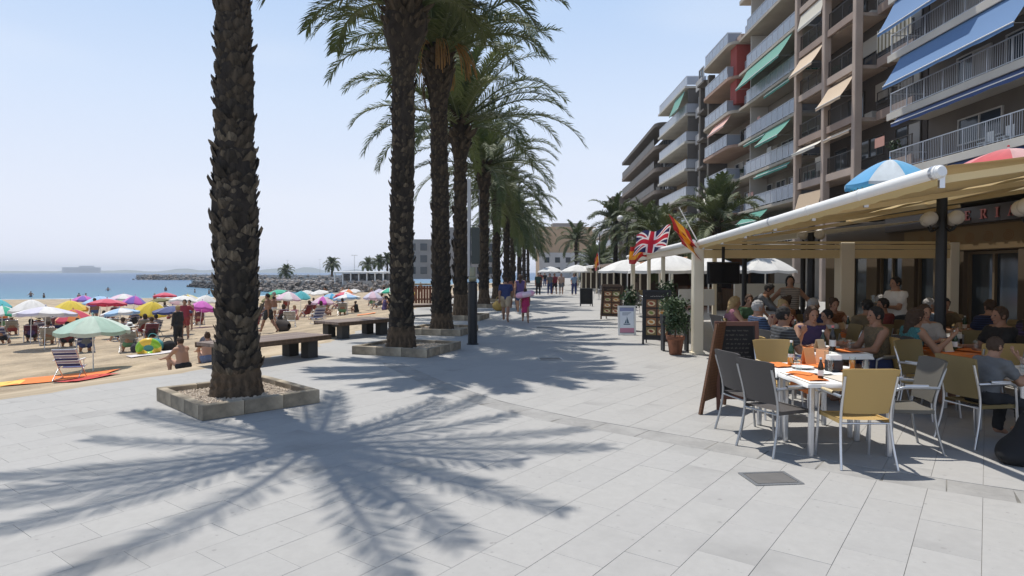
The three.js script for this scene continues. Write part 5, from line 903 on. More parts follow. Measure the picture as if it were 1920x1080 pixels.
{ // folding menu board, chalk side towards the tables
  const t = thing('menu_board', 'tall brown folding menu board with dark chalk side by the front chairs', 'menu board', 2.64, 0, -8.1, 0), wd = M(0.2, 0.095, 0.045, 0.6, tx('wood', 0.8));
  const leaf = (a, b, c, d2, th, n, m, l) => part(n, polys([[a, b, c, d2], [a, b, c, d2].map((p) => p.clone().add(th)), ...[[a, b], [b, c], [c, d2], [d2, a]].map(([p, q]) => [p, q, q.clone().add(th), p.clone().add(th)])], a.clone().add(c).multiplyScalar(0.5).addScaledVector(th, 0.5)), m, t, l);
  leaf(V(0, 1.13, -0.12), V(0.26, 1.14, -0.45), V(0.22, 0.14, -0.52), V(-0.24, 0.14, 0.02), V(0.02, 0.012, 0.015), 'back_leaf', wd);
  part('leg', beam(V(-0.26, 0, 0.06), V(0.0, 1.13, -0.12), 0.035, 0.045), wd, t); part('leg', beam(V(0.24, 0, -0.55), V(0.28, 1.13, -0.46), 0.035, 0.045), wd, t);
  const fl = new THREE.Group(); fl.name = 'chalk_leaf'; t.add(fl); fl.position.set(0.315, 0, -0.2); fl.rotation.set(-0.1, -0.1, 0);
  part('frame', mg([cbox(0.05, 1.16, 0.035, 0.005, -0.255, 0.58, 0), cbox(0.05, 1.16, 0.035, 0.005, 0.255, 0.58, 0), cbox(0.46, 0.06, 0.035, 0.005, 0, 1.125, 0), cbox(0.46, 0.06, 0.035, 0.005, 0, 0.17, 0)]), M(0.13, 0.05, 0.03, 0.6), fl); part('chalkboard', box(0.462, 0.9, 0.012, 0, 0.648, 0), M(0.018, 0.017, 0.016, 0.8), fl); part('chalk_writing', ...panel(0.42, 0.86, M(1, 1, 1, 0.9, { map: chalkMap(5, '#1c1a19', 13, '#55504a') }), 0.0075, 0.67 - 0.43), fl);
}
function board(label, x, d, turn, w, h, m, fm, name = 'menu_board', foot = 0.14) { const t = thing(name, label, 'menu board', x, 0, -d, turn, 'boards standing along the cafe terraces'); const f = new THREE.Group(); f.name = 'leaf'; t.add(f); f.rotation.x = -0.12; part('frame', mg([box(0.05, h, 0.04, -w / 2, h / 2, 0), box(0.05, h, 0.04, w / 2, h / 2, 0), box(w - 0.05, 0.05, 0.04, 0, h - 0.025, 0), box(w - 0.05, 0.05, 0.04, 0, foot, 0)]), fm, f); part('panel', box(w - 0.05, h - foot - 0.075, 0.02, 0, (h + foot - 0.025) / 2, -0.005), mat.black, f); part('print', ...panel(w - 0.06, h - foot - 0.09, m, 0.0065, foot + 0.035), f); part('support', mg([beam(V(-w / 2 + 0.06, h * 0.9, -0.1), V(-w / 2 + 0.06, 0, -0.42), 0.03, 0.03), beam(V(w / 2 - 0.06, h * 0.9, -0.1), V(w / 2 - 0.06, 0, -0.42), 0.03, 0.03)]), fm, t); return t; }
board('dark board with eight dish pictures left of the potted bush', 3.58, 15.8, -0.25, 0.66, 1.36, M(1, 1, 1, 0.6, { map: chalkMap(8, '#171310', 0, '#c9c2b4', 1) }), mat.black);
board('brown board with dish pictures behind the white poster stand', 3.75, 24.2, -0.5, 0.8, 1.3, M(1, 1, 1, 0.7, { map: chalkMap(12, '#33200f', 0, '#a08a60', 1) }), mat.darkWood); board('second brown board, standing just past the first', 4.05, 26.5, -0.6, 0.8, 1.3, M(1, 1, 1, 0.7, { map: chalkMap(13, '#3b2615', 10, '#8f7a58') }), mat.darkWood);
board('small black chalk board far along the terraces', 3.9, 33.5, 0, 0.62, 0.95, M(1, 1, 1, 0.8, { map: chalkMap(14, '#15130f', 9, '#4a463e') }), mat.black);
{ const cv = document.createElement('canvas'); cv.width = 192; cv.height = 320; const c = cv.getContext('2d'); c.fillStyle = '#dfe6ee'; c.fillRect(0, 0, 192, 320); c.fillStyle = '#8f97b8'; c.fillRect(0, 0, 192, 46); c.fillStyle = '#c78ba0'; c.fillRect(0, 262, 192, 58); c.fillStyle = '#3c5a70'; c.beginPath(); c.moveTo(96, 110); c.lineTo(96, 200); c.lineTo(128, 200); c.fill(); c.beginPath(); c.moveTo(90, 140); c.lineTo(90, 200); c.lineTo(64, 200); c.fill(); c.fillRect(50, 206, 92, 14); c.strokeStyle = '#5d6c84'; c.lineWidth = 6; for (let i = 0; i < 3; i++) { c.beginPath(); c.moveTo(34, 66 + i * 14); c.lineTo(158 - i * 22, 66 + i * 14); c.stroke(); } const m = new THREE.CanvasTexture(cv); m.colorSpace = THREE.SRGBColorSpace; board('white poster stand with a blue sail and a pink foot', 3.28, 18.2, 0, 0.46, 0.84, M(1, 1, 1, 0.6, { map: m }), mat.white, 'poster_stand', 0.04); }
const mTerra = M(0.42, 0.17, 0.09, 0.85, tx('mottle', 0.5));
function pot(label, x, y, d, s, h, crown, seed) { const t = thing('potted_plant', label, 'potted plant', x, y, -d, seed, 'plants in pots'); part('pot', lathe([[0.001, 0.01], [0.14 * s, 0.01], [0.19 * s, 0.36 * s], [0.215 * s, 0.36 * s], [0.215 * s, 0.44 * s], [0.19 * s, 0.44 * s], [0.185 * s, 0.4 * s], [0.001, 0.4 * s]], 26), mTerra, t); part('stem', mg([bar(V(0, 0.38 * s, 0), V(0.03, h, 0), 0.018, 0.012), bar(V(0.02, 0.38 * s, 0.03), V(-0.06, h * 0.95, 0.05), 0.014, 0.01)]), mat.darkWood, t); crown.forEach((c, i) => part('foliage', leafBall(V(...c[0]), c[1], c[2], seed + i, c[3]), mBush[i & 1], t)); return t; }
pot('bush in a large terracotta pot by the white tent post', 3.56, 0, 13.9, 0.93, 0.95, [[[0, 0.72, 0], [0.3, 0.28, 0.28], 620, 0.042], [[0.06, 1.08, 0], [0.26, 0.28, 0.25], 520, 0.042]], 3);
pot('leafy plant in a pot between the dish board and the poster', 3.62, 0, 19.6, 0.8, 1.0, [[[0, 0.95, 0], [0.3, 0.45, 0.3], 340, 0.07]], 7); pot('plant behind the dish board beside the tent post', 4.0, 0, 16.6, 0.8, 1.2, [[[0, 1.15, 0], [0.4, 0.5, 0.35], 420, 0.07]], 11);
pot('green plant on the roof terrace beside the red parasol', 12.9, 3.65, 15.0, 0.9, 0.75, [[[0, 0.75, 0], [0.4, 0.4, 0.4], 260, 0.08]], 15); pot('plant on the roof terrace left of the blue parasol', 11.0, 3.65, 20.2, 0.7, 0.5, [[[0, 0.5, 0], [0.4, 0.25, 0.4], 260, 0.08]], 19);
{ const t = thing('plant_box', 'black trough stand with trailing leaves before the tent post', 'planter', 3.72, 0, -14.6); part('trough', cbox(0.62, 0.22, 0.3, 0.01, 0, 0.72, 0), mat.black, t); for (const s of [-1, 1]) part('leg', box(0.04, 0.61, 0.26, s * 0.27, 0.305, 0), mat.black, t); part('foliage', leafBall(V(0, 0.98, 0), [0.4, 0.28, 0.26], 420, 23, 0.06), mBush[0], t); part('foliage', leafBall(V(0.1, 0.6, 0.14), [0.3, 0.3, 0.1], 160, 25, 0.05), mBush[1], t); }
// parasols of the terraces
function parasol(name, label, cat, x, y, d, r, h, rise, mats, o = {}) {
  const t = thing(name, label, cat, x, y, -d, o.turn || 0, o.group), n = o.n || 8; if (o.tilt) t.rotation.z = o.tilt; if (o.tiltX) t.rotation.x = o.tiltX;
  part('pole', bar(V(0, o.sunk ? -0.3 : 0, 0), V(0, h + 0.06, 0), o.pole || 0.02, o.pole || 0.02, 10), o.poleM || mat.white, t);
  for (let i = 0; i < n; i++) { const a0 = i / n * 2 * PI, a1 = (i + 1) / n * 2 * PI; const g = sheet(4, 7, (u, v) => { const a = lerp(a0, a1, u), q = r * v, e = cos(PI / n) / cos((u - 0.5) * 2 * PI / n), f = lerp(1, 0.93 + 0.07 * e, v) * (u === 0 || u === 1 ? 1 : 1 - 0.03 * v * sin(u * PI)); return V(q * f * cos(a), h - rise * Math.pow(v, 1.55) - 0.035 * sin(u * PI) * v, q * f * sin(a)); }); const w = sheet(4, 1, (u, v) => { const a = lerp(a0, a1, u); return V(r * (1 - 0.03 * sin(u * PI)) * cos(a), h - rise - 0.035 * sin(u * PI) - 0.12 * (o.fringe ?? 1) * v * (0.8 + 0.2 * sin(u * PI)), r * (1 - 0.03 * sin(u * PI)) * sin(a)); }); part('canopy_panel', mg([g, w]), mats[i % mats.length], t); if (!o.small) part('rib', bar(V(0, h - 0.03, 0), V(r * 0.97 * cos(a0), h - rise - 0.02, r * 0.97 * sin(a0)), 0.009, 0.007, 5), mat.steel, t); }
  part('finial', ball(0.03, 0, h + 0.06, 0, 8), mats[0], t);
  return t;
}
const cfab = (r, g, b, tr = 0.3) => M(r * 1.12, g * 1.12, b * 1.12, 0.9, { ...tx('plaster', 1), transmission: tr, thickness: 0 });
parasol('parasol', 'blue parasol with white printed panels on the roof terrace', 'parasol', 12.35, 3.65, 21, 1.35, 1.82, 0.8, [cfab(0.08, 0.36, 0.66), cfab(0.08, 0.36, 0.66), cfab(0.1, 0.42, 0.7), cfab(0.6, 0.66, 0.7)], { turn: 0.6 });
parasol('parasol', 'red parasol on the roof terrace at the right edge', 'parasol', 12.35, 3.65, 16, 1.3, 1.22, 0.5, [cfab(0.6, 0.06, 0.07), cfab(0.6, 0.06, 0.07), cfab(0.65, 0.35, 0.33)], { turn: 0.2 });
// darker terraces farther along, under low roofs
function terrace(label, x, d, w, l, roofM, wallM) {
  const t = thing('terrace_pavilion', label, 'pavilion', x, 0, -d, 0, 'roofed terraces farther along');
  part('back_wall', box(0.2, 2.7, l, w, 1.35, -l / 2), wallM, t); part('end_wall', box(w - 0.4, 2.5, 0.12, w / 2 + 0.1, 1.25, -l + 0.1), wallM, t);
  part('roof', sheet(8, 10, (u, v) => V(lerp(-0.3, w + 0.2, u), 2.35 + 0.5 * u - 0.05 * sin(v * PI * 4) * sin(u * PI), -l * v)), roofM, t); part('roof_edge', sheet(20, 2, (u, v) => V(-0.31, 2.35 - v * (0.2 + 0.03 * sin(u * 50)), -l * u)), roofM, t);
  for (let i = 0; i <= 4; i++) part('post', box(0.09, 2.4, 0.09, 0, 1.2, -0.1 - (l - 0.2) * i / 4), mPost, t);
  for (let i = 0; i < 4; i++) part('window', box(0.06, 1.5, l / 4 - 0.5, w - 0.14, 1.4, -l * (i + 0.5) / 4), mB.pane, t);
  for (let i = 0; i < 3; i++) part('counter', cbox(0.6, 1.0, l / 4, 0.02, w * 0.6, 0.5, -l * (i + 0.6) / 3.4), mat.darkWood, t);
}
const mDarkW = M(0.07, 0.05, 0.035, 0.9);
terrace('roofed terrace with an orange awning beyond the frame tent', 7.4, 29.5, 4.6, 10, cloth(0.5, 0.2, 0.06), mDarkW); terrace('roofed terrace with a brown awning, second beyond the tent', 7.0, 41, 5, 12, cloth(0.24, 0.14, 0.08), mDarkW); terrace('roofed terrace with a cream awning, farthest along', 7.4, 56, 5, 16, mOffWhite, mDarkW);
const mPara = [cfab(0.76, 0.75, 0.72, 0.25)], G_WP = 'white market parasols on the terraces beyond the tent';
[[11.2, 28.3, 1.35, 'white parasol seen between the tent posts, right of the television'], [6.4, 26, 1.7, 'white parasol right behind the thin tent posts'], [8.6, 28, 1.7, 'white parasol deep in the shade behind the tent'], [6.5, 36, 1.7, 'white parasol left of the Union flag, beside the boards'], [6.3, 62, 1.6, 'small white parasol far along the terraces'], [4.9, 82, 1.6, 'farthest white parasol, near the promenade bend']].forEach(([x, d, r, l], i) => parasol('market_parasol', l, 'parasol', x, 0, d, r, 2.5, 0.62, mPara, { group: G_WP, turn: 0.3 * i, pole: 0.03, n: i ? 8 : 8 }));

// flags on short poles at the tent's posts
const flagTex = (f) => { const cv = document.createElement('canvas'); cv.width = 256; cv.height = 160; f(cv.getContext('2d')); const t = new THREE.CanvasTexture(cv); t.colorSpace = THREE.SRGBColorSpace; return t; };
const fSpain = M(1, 1, 1, 0.85, { map: flagTex((c) => { c.fillStyle = '#b3221f'; c.fillRect(0, 0, 256, 160); c.fillStyle = '#e9a21c'; c.fillRect(0, 40, 256, 80); c.fillStyle = '#a8481f'; c.fillRect(70, 66, 22, 28); }), transmission: 0.25, thickness: 0 });
const fUnion = M(1, 1, 1, 0.85, { map: flagTex((c) => { c.fillStyle = '#23285a'; c.fillRect(0, 0, 256, 160); const ln = (w, s, a) => { c.strokeStyle = s; c.lineWidth = w; for (const q of a) { c.beginPath(); c.moveTo(q[0], q[1]); c.lineTo(q[2], q[3]); c.stroke(); } }, X = [[0, 0, 256, 160], [256, 0, 0, 160]], P = [[128, 0, 128, 160], [0, 80, 256, 80]]; ln(32, '#eceaf0', X); ln(11, '#c41f3a', X); ln(54, '#eceaf0', P); ln(32, '#c41f3a', P); }), transmission: 0.25, thickness: 0 });
function flag(label, m, base, tip, w, h, droop, seed) { // cloth fixed along the outer part of a sloping pole
  const t = thing('flag', label, 'flag', base.x, base.y, base.z, 0, 'flags on the tent posts'), d = tip.clone().sub(base); part('pole', bar(V(0, 0, 0), d, 0.014, 0.01), mat.white, t);
  const dir = d.clone().normalize(), L = d.length(), R = rng(seed), ph = R() * 6;
  part('cloth', sheet(30, 18, (u, v) => { const p = d.clone().addScaledVector(dir, -h * (1 - v)); const fly = w * u; return p.add(V(-fly * (1 - droop) * 0.97, -fly * droop * 0.95 - 0.05 * sin(u * 9 + ph), 0.16 * sin(u * 9 + v * 2.5 + ph) * u + 0.07 * sin(u * 17 + v * 4) * u)); }), m, t);
  return t;
}
flag('Spanish flag hanging from a sloping pole on the thick white tent post', fSpain, V(4.02, 2.5, -13.95), V(3.62, 3.2, -13.9), 0.62, 0.6, 1.06, 2).children[1].rotation.set(0, 0, 0.35);
flag('Union flag flying to the left from the tent roof', fUnion, V(4.25, 2.3, -17.8), V(4.3, 3.05, -17.4), 1.2, 0.66, 0.2, 5);
flag('Spanish flag flying left of the Union flag', fSpain, V(4.35, 2.3, -20.2), V(4.3, 2.9, -19.9), 1.0, 0.6, 0.35, 8);
flag('small orange and yellow flag far along the terraces', fSpain, V(5.2, 1.9, -38), V(5.1, 3.0, -38), 0.7, 0.7, 0.7, 9);

// guests and staff
const GU = 'guests at the cafe tables';
const C = { white: [0.66, 0.63, 0.58], black: [0.02, 0.02, 0.022], navy: [0.03, 0.045, 0.13], grey: [0.13, 0.135, 0.14], red: [0.25, 0.04, 0.035], blue: [0.07, 0.12, 0.24], sky: [0.22, 0.3, 0.4], pink: [0.5, 0.2, 0.26], khaki: [0.25, 0.19, 0.11], green: [0.12, 0.25, 0.12], purple: [0.09, 0.06, 0.17], orange: [0.35, 0.15, 0.06], teal: [0.08, 0.3, 0.32], yellow: [0.65, 0.5, 0.1] };
person('small guest with short brown hair and grey top in the olive chair', 'eat', { plain: 1, s: 0.82, skin: 1, face: 1, hair: ['short', 'brown'], top: ['tshirt', C.grey], bottom: ['pants', C.black] }, 4.98, 0.04, 6.74, face(1, 0.15), GU);
{ const w = person('waiter in a white shirt carrying a tray past the windows', 'carry', { plain: 1, skin: 1, face: 1, hair: ['short', 'black'], top: ['tshirt', C.white], bottom: ['pants', C.black] }, 7.3, 0, 12.1, face(-1, -0.15)); const tr = part('serving_tray', mg([lathe([[0.001, 0.01], [0.19, 0.01], [0.2, 0.03], [0.205, 0.03], [0.195, 0], [0.001, 0]], 24)]), mat.steel); tag(tr, 'round tray held by the white-shirted waiter', 'tray'); place(tr, 6.85, 1.2, 12.12); drink('glass standing on the waiter\'s tray', 6.83, 1.212, 12.1); }
person('guest in dark clothes bending over a table near the black pole', 'bend', { skin: 2, hair: ['short', 'black'], top: ['shirt', C.grey], bottom: ['pants', C.black] }, 5.15, 0, 13.9, face(0.8, -0.5));
person('woman with long dark hair standing under the tent beam', 'hips', { skin: 1, hair: ['long', 'black'], top: ['tank', [0.3, 0.26, 0.22]], bottom: ['pants', C.black] }, 6.0, 0, 13.8, face(-0.3, -1));
[[0, 1, 0, 'eat', 'woman with long hair behind the bottles', { skin: 1, hair: ['long', 'brown'], top: ['tank', C.purple] }], [0, 3, 0, 'sit', 'man with bare arms leaning on the second-row table', { skin: 2, hair: ['short', 'black'], top: ['tank', C.khaki] }], [1, 1, 0, 'sit', 'guest in white behind the bright orange cloth', { skin: 1, hair: ['short', 'brown'], top: ['tshirt', C.white] }], [2, 3, 0, 'eat', 'boy in a white shirt at the third-row promenade table', { s: 0.9, skin: 1, hair: ['short', 'black'], top: ['tshirt', C.white] }], [2, 2, 0, 'sit', 'guest in blue at the third-row promenade table', { skin: 1, hair: ['short', 'grey'], top: ['tshirt', C.blue] }], [2, 1, 0, 'eat', 'guest in red at the far side of the third-row promenade table', { skin: 0, hair: ['bun', 'blond'], top: ['tank', C.red] }], [3, 1, 0, 'eat', 'woman drinking behind the lamp-post table', { skin: 1, hair: ['bun', 'brown'], top: ['tank', C.orange] }], [3, 2, 0, 'sit', 'guest in navy left at the lamp-post table', { skin: 1, hair: ['short', 'grey'], top: ['tshirt', C.navy] }], [3, 3, 0, 'sit', 'guest in dark red right at the lamp-post table', { skin: 2, hair: ['short', 'black'], top: ['tshirt', C.red] }], [4, 2, 0, 'eat', 'guest with purple shirt at the orange wall table', { skin: 1, hair: ['long', 'brown'], top: ['tshirt', C.purple] }], [4, 1, 0, 'sit', 'guest in black at the orange wall table', { skin: 1, hair: ['short', 'black'], top: ['tshirt', C.black] }], [5, 2, 0, 'sit', 'guest in white by the cafe windows', { skin: 1, hair: ['short', 'grey'], top: ['tshirt', C.sky] }], [6, 2, 0, 'eat', 'guest in pale pink under the television', { skin: 0, hair: ['long', 'blond'], top: ['tank', C.pink] }], [6, 1, 0, 'sit', 'guest in green behind the television table', { skin: 1, hair: ['short', 'brown'], top: ['tshirt', C.green] }], [0, 2, 0, 'sit', 'man in grey left at the second-row white table', { skin: 2, hair: ['short', 'black'], top: ['tshirt', C.grey] }], [1, 2, 0, 'eat', 'woman in teal left at the bright orange table', { skin: 1, hair: ['long', 'brown'], top: ['tank', C.teal] }], [1, 3, 0, 'sit', 'man in black right at the bright orange table', { skin: 2, hair: ['short', 'brown'], top: ['tshirt', C.black] }], [4, 3, 0, 'sit', 'guest in maroon at the wall side of the orange wall table', { skin: 1, hair: ['short', 'grey'], top: ['tshirt', C.red] }], [5, 1, 0, 'eat', 'guest in khaki behind the plain window table', { skin: 1, hair: ['bun', 'black'], top: ['tshirt', C.khaki] }], [5, 0, 0, 'sit', 'guest in navy with his back to the viewer at the plain window table', { skin: 1, hair: ['short', 'brown'], top: ['tshirt', C.navy] }], [7, 1, 0, 'eat', 'guest in green behind the last wall table', { skin: 1, hair: ['long', 'black'], top: ['tank', C.green] }], [7, 2, 0, 'sit', 'guest in grey left at the last wall table', { skin: 2, hair: ['short', 'grey'], top: ['tshirt', C.grey] }], [3, 0, 0, 'sit', 'guest in brown with his back to the viewer at the lamp-post table', { skin: 2, hair: ['short', 'black'], top: ['tshirt', C.khaki] }], [6, 3, 0, 'eat', 'guest in orange right of the television table', { skin: 1, hair: ['bun', 'brown'], top: ['tshirt', C.orange] }]].forEach(([ti, k, , pose, label, o]) => { const [x, d] = tabs[ti], [a, b] = [[0, -1], [0, 1], [-1, 0], [1, 0]][k]; person(label, pose, { ...o, face: 1, top: [o.top[0], o.top[1].map((v) => v * 0.55)], bottom: ['shorts', C.navy] }, x + a * 0.68, 0.0, d + b * 0.68, face(-a, -b), GU); });
person('girl with long fair hair at the table cut by the right edge', 'eat', { s: 0.9, skin: 0, hair: ['long', 'brown'], top: ['tank', C.khaki], bottom: ['shorts', C.navy] }, 6.2, 0, 7.05, face(-1, 0), GU);

// ---------------------------------------------------------------- the beach: parasols, chairs, bathers
const GP = 'parasols on the beach', GB = 'bathers on the sand';
const K = { white: cfab(0.78, 0.77, 0.74), lav: cfab(0.62, 0.6, 0.72), yellow: cfab(0.78, 0.6, 0.06), orange: cfab(0.75, 0.24, 0.06), red: cfab(0.66, 0.06, 0.12), violet: cfab(0.22, 0.12, 0.5), mag: cfab(0.6, 0.12, 0.5), lblue: cfab(0.35, 0.55, 0.78), blue: cfab(0.06, 0.4, 0.66), pinkp: cfab(0.74, 0.55, 0.64), green: cfab(0.03, 0.45, 0.28), straw: cfab(0.16, 0.15, 0.05, 0.1), teal: cfab(0.1, 0.5, 0.55), mint: cfab(0.42, 0.6, 0.5), mint2: cfab(0.55, 0.68, 0.58), navy: cfab(0.04, 0.06, 0.2) };
const SPOTS = [], named = new Set();
function beside(x, d) { // where a thing on the sand stands, told by the nearest parasol
  const near = [...SPOTS].sort((a, b) => Math.hypot(a[0] - x, a[1] - d) - Math.hypot(b[0] - x, b[1] - d));
  for (const [px, pd, name] of near) { const a = px / pd - x / d, rel = Math.abs(x - px) < 0.7 ? (d < pd ? 'in front of' : 'behind') : a > 0 ? 'left of' : 'right of', t = `${rel} the ${name}`; if (!named.has(t)) { named.add(t); return t; } }
}
[[-11.6, 17.67, 0.92, 1.51, 'pale green parasol with a thin pole, nearest on the sand', [K.mint, K.mint2]],
[-21.8, 28.9, 1.0, 1.96, 'wide white parasol at the left of the beach', [K.white]], [-18.9, 25.8, 1.0, 1.72, 'lavender white parasol in front of the wide white one', [K.lav, K.white]],
[-23.7, 34.3, 0.9, 1.75, 'plain yellow parasol behind the lavender one', [K.yellow]], [-30.8, 45, 0.75, 1.25, 'low orange parasol under the yellow one', [K.orange]],
[-22.1, 34.8, 0.9, 1.78, 'red and violet parasol in the middle of the left group', [K.red, K.red, K.violet]], [-25.8, 43.4, 0.85, 1.72, 'magenta and violet parasol right of the red one', [K.mag, K.violet]],
[-28, 43.6, 1.0, 1.71, 'light blue parasol behind the red one', [K.lblue]], [-27.7, 45.6, 0.95, 1.8, 'pale pink parasol behind the magenta one', [K.pinkp, K.white]],
[-19.2, 33.8, 0.9, 1.67, 'bright yellow parasol tilted to the left', [K.yellow], 0.28], [-29.1, 52.9, 0.75, 1.25, 'dark straw parasol beside the tilted yellow one', [K.straw]],
[-20.3, 39.3, 0.9, 1.77, 'white parasol with a pink stripe above the man in red', [K.white, K.white, K.pinkp]], [-22.5, 46.8, 0.8, 1.59, 'white parasol half hidden by the nearest palm', [K.white]],
[-20.5, 56.5, 0.8, 1.71, 'bright green parasol right of the nearest palm', [K.green]], [-11.6, 39.1, 0.75, 1.27, 'pink and violet parasol between the two benches', [K.pinkp, K.mag]],
[-15, 52.9, 0.75, 1.28, 'sky blue parasol behind the pink and violet one', [K.blue, K.lblue]], [-10.5, 40.9, 0.8, 1.25, 'white and pale blue parasol above the second bench', [K.white, K.lblue]],
[-9.5, 43.6, 0.8, 1.25, 'pale violet parasol left of the second palm', [K.lav, K.pinkp]], [-23.7, 73.8, 0.8, 1.33, 'small white parasol near the water, behind the sky blue one', [K.white]],
[-19.7, 80, 0.8, 1.25, 'small white parasol near the water, behind the white and pale blue one', [K.white]], [-35.6, 44.3, 0.85, 1.53, 'turquoise parasol cut by the left edge', [K.teal]],
[-29.6, 36.9, 0.8, 1.25, 'white and blue parasol cut by the left edge', [K.white, K.lblue]], [-14.5, 70, 0.7, 1.25, 'faint lilac parasol close to the second palm', [K.lav]], [-20.2, 29.6, 0.85, 1.45, 'orange red parasol low behind the lavender white one', [K.orange, K.red]], [-16.2, 30.6, 0.8, 1.4, 'navy parasol below the tilted yellow one', [K.navy]], [-14.6, 41.5, 0.9, 1.7, 'pink and white parasol just left of the nearest palm trunk', [K.pinkp, K.white]], [-33.5, 50, 0.9, 1.6, 'violet parasol behind the wide white one', [K.violet, K.mag]], [-31.5, 58, 0.9, 1.6, 'red parasol near the water at the left', [K.red]], [-17.2, 52, 0.85, 1.6, 'turquoise parasol right of the bright green one', [K.teal]], [-18.5, 62, 0.85, 1.5, 'white parasol between the bright green one and the water', [K.white]], [-12.3, 47, 0.85, 1.4, 'red and white parasol above the gap of the benches', [K.red, K.white]], [-8.0, 48, 0.8, 1.35, 'yellow parasol hidden partly by the second palm', [K.yellow]], [-13.8, 78, 0.85, 1.4, 'blue parasol near the far water line', [K.blue]], [-25.4, 31.8, 0.8, 1.6, 'green and white parasol left behind the wide white one', [K.green, K.white]], [-27.4, 33.8, 0.8, 1.5, 'orange parasol near the left edge', [K.orange]], [-18.4, 30.2, 0.75, 1.4, 'pale blue parasol right behind the lavender white one', [K.lblue, K.white]], [-17.3, 35.4, 0.8, 1.5, 'magenta parasol right behind the tilted yellow one', [K.mag]], [-25.4, 50, 0.8, 1.6, 'yellow and white parasol behind the magenta and violet one', [K.yellow, K.white]], [-23.0, 56, 0.8, 1.6, 'violet parasol left of the nearest palm trunk', [K.violet]], [-16.6, 44, 0.75, 1.5, 'straw coloured parasol right of the nearest palm trunk', [K.straw]], [-14.9, 58, 0.8, 1.5, 'orange and white parasol behind the turquoise one', [K.orange, K.white]], [-9.9, 52, 0.8, 1.4, 'green and white parasol behind the pale violet one', [K.green, K.white]], [-11.2, 64, 0.8, 1.4, 'red parasol behind the faint lilac one', [K.red]]].forEach(([x, d, r, h, label, m, tilt], i) => (SPOTS.push([x, d, label.slice(0, label.indexOf('parasol') + 7)]), 0) || parasol('beach_parasol', label, 'parasol', x, sandY(x, d), d, r * (i ? 0.98 + 0.12 * sin(i * 4) : 1), h, r * (0.42 + 0.14 * sin(i * 2.3)), m, { group: GP, tilt: tilt ?? (i ? 0.13 : 0.03) * Math.sin(i * 3), tiltX: i ? 0.1 * sin(i * 5) : 0, turn: i, sunk: 1, pole: 0.016, small: d > 30, fringe: 0.9 }));

// folding beach chair, local front +z
function makeBeachChair(c1, c2, label) {
  const t = thing('beach_chair', label, 'chair', 0, 0, 0, 0, 'folding chairs on the sand');
  for (const s of [-1, 1]) { part('frame', mg([tube([V(s * 0.26, 0.02, 0.28), V(s * 0.26, 0.3, 0.02), V(s * 0.26, 0.78, -0.34)], 0.012, 10, 6), tube([V(s * 0.27, 0.02, -0.3), V(s * 0.27, 0.3, 0.1), V(s * 0.27, 0.32, 0.28)], 0.012, 10, 6), bar(V(s * 0.27, 0.02, -0.3), V(s * 0.27, 0.02, 0.28), 0.011)]), mat.alu, t); part('armrest', cbox(0.05, 0.025, 0.4, 0.006, s * 0.27, 0.5, -0.02), mat.white, t); part('arm_post', bar(V(s * 0.27, 0.3, 0.1), V(s * 0.27, 0.5, 0.1), 0.01), mat.alu, t); }
  for (let i = 0; i < 6; i++) { const a = 0.34 + i * 0.073, z = -0.02 - (a - 0.3) * 0.72; part('back_stripe', box(0.5, 0.071, 0.008, 0, a + 0.035, z - 0.025, 0, -0.62), i & 1 ? c2 : c1, t); }
  part('seat', sheet(4, 6, (u, v) => V((u - 0.5) * 0.5, 0.3 - 0.03 * sin(v * PI), lerp(-0.02, 0.28, v))), c1, t); part('cross_bar', mg([bar(V(-0.26, 0.78, -0.34), V(0.26, 0.78, -0.34), 0.012), bar(V(-0.26, 0.31, 0.28), V(0.26, 0.31, 0.28), 0.012)]), mat.alu, t);
  return t;
}
const bc = [makeBeachChair(K.navy, cfab(0.42, 0.42, 0.52), 'navy and white striped beach chair beside the pale green parasol'), makeBeachChair(cfab(0.14, 0.03, 0.05), cfab(0.2, 0.05, 0.08), 'dark red beach chair under the wide white parasol'), makeBeachChair(cfab(0.42, 0.4, 0.36), cfab(0.36, 0.35, 0.32), 'grey beach chair just right of the dark red one'), ];
const CROWD = [[-19.9, 29.2], [-21.2, 31.0], [-23.2, 31.2], [-24.6, 33.2], [-20.9, 33.4], [-22.4, 37.8], [-25.0, 35.2], [-18.0, 31.2], [-16.8, 30.0], [-27.8, 38.4], [-24.9, 42.6], [-22.0, 43.6], [-18.6, 38.0], [-15.8, 37.2], [-14.2, 33.0], [-12.6, 35.0], [-17.2, 44.6], [-15.2, 49.0], [-13.4, 46.0], [-11.0, 36.4], [-22.9, 28.6], [-17.4, 28.4], [-26.3, 33.6], [-28.6, 36.0], [-23.0, 40.6], [-20.0, 45.4], [-16.2, 41.0], [-13.0, 40.6], [-10.4, 39.2], [-9.6, 46.4], [-29.4, 47.2], [-26.8, 49.4], [-14.0, 51.6], [-11.8, 54]];
const onSand = (o, x, d, turn) => { o.position.set(x, sandY(x, d), -d); o.rotation.y = turn; return o; };
onSand(bc[0], -10.97, 15.83, face(-0.25, 1)); onSand(bc[1], -22.3, 29.6, face(-0.6, 0.8)); onSand(bc[2], -20.2, 27.8, face(-0.5, 0.9));
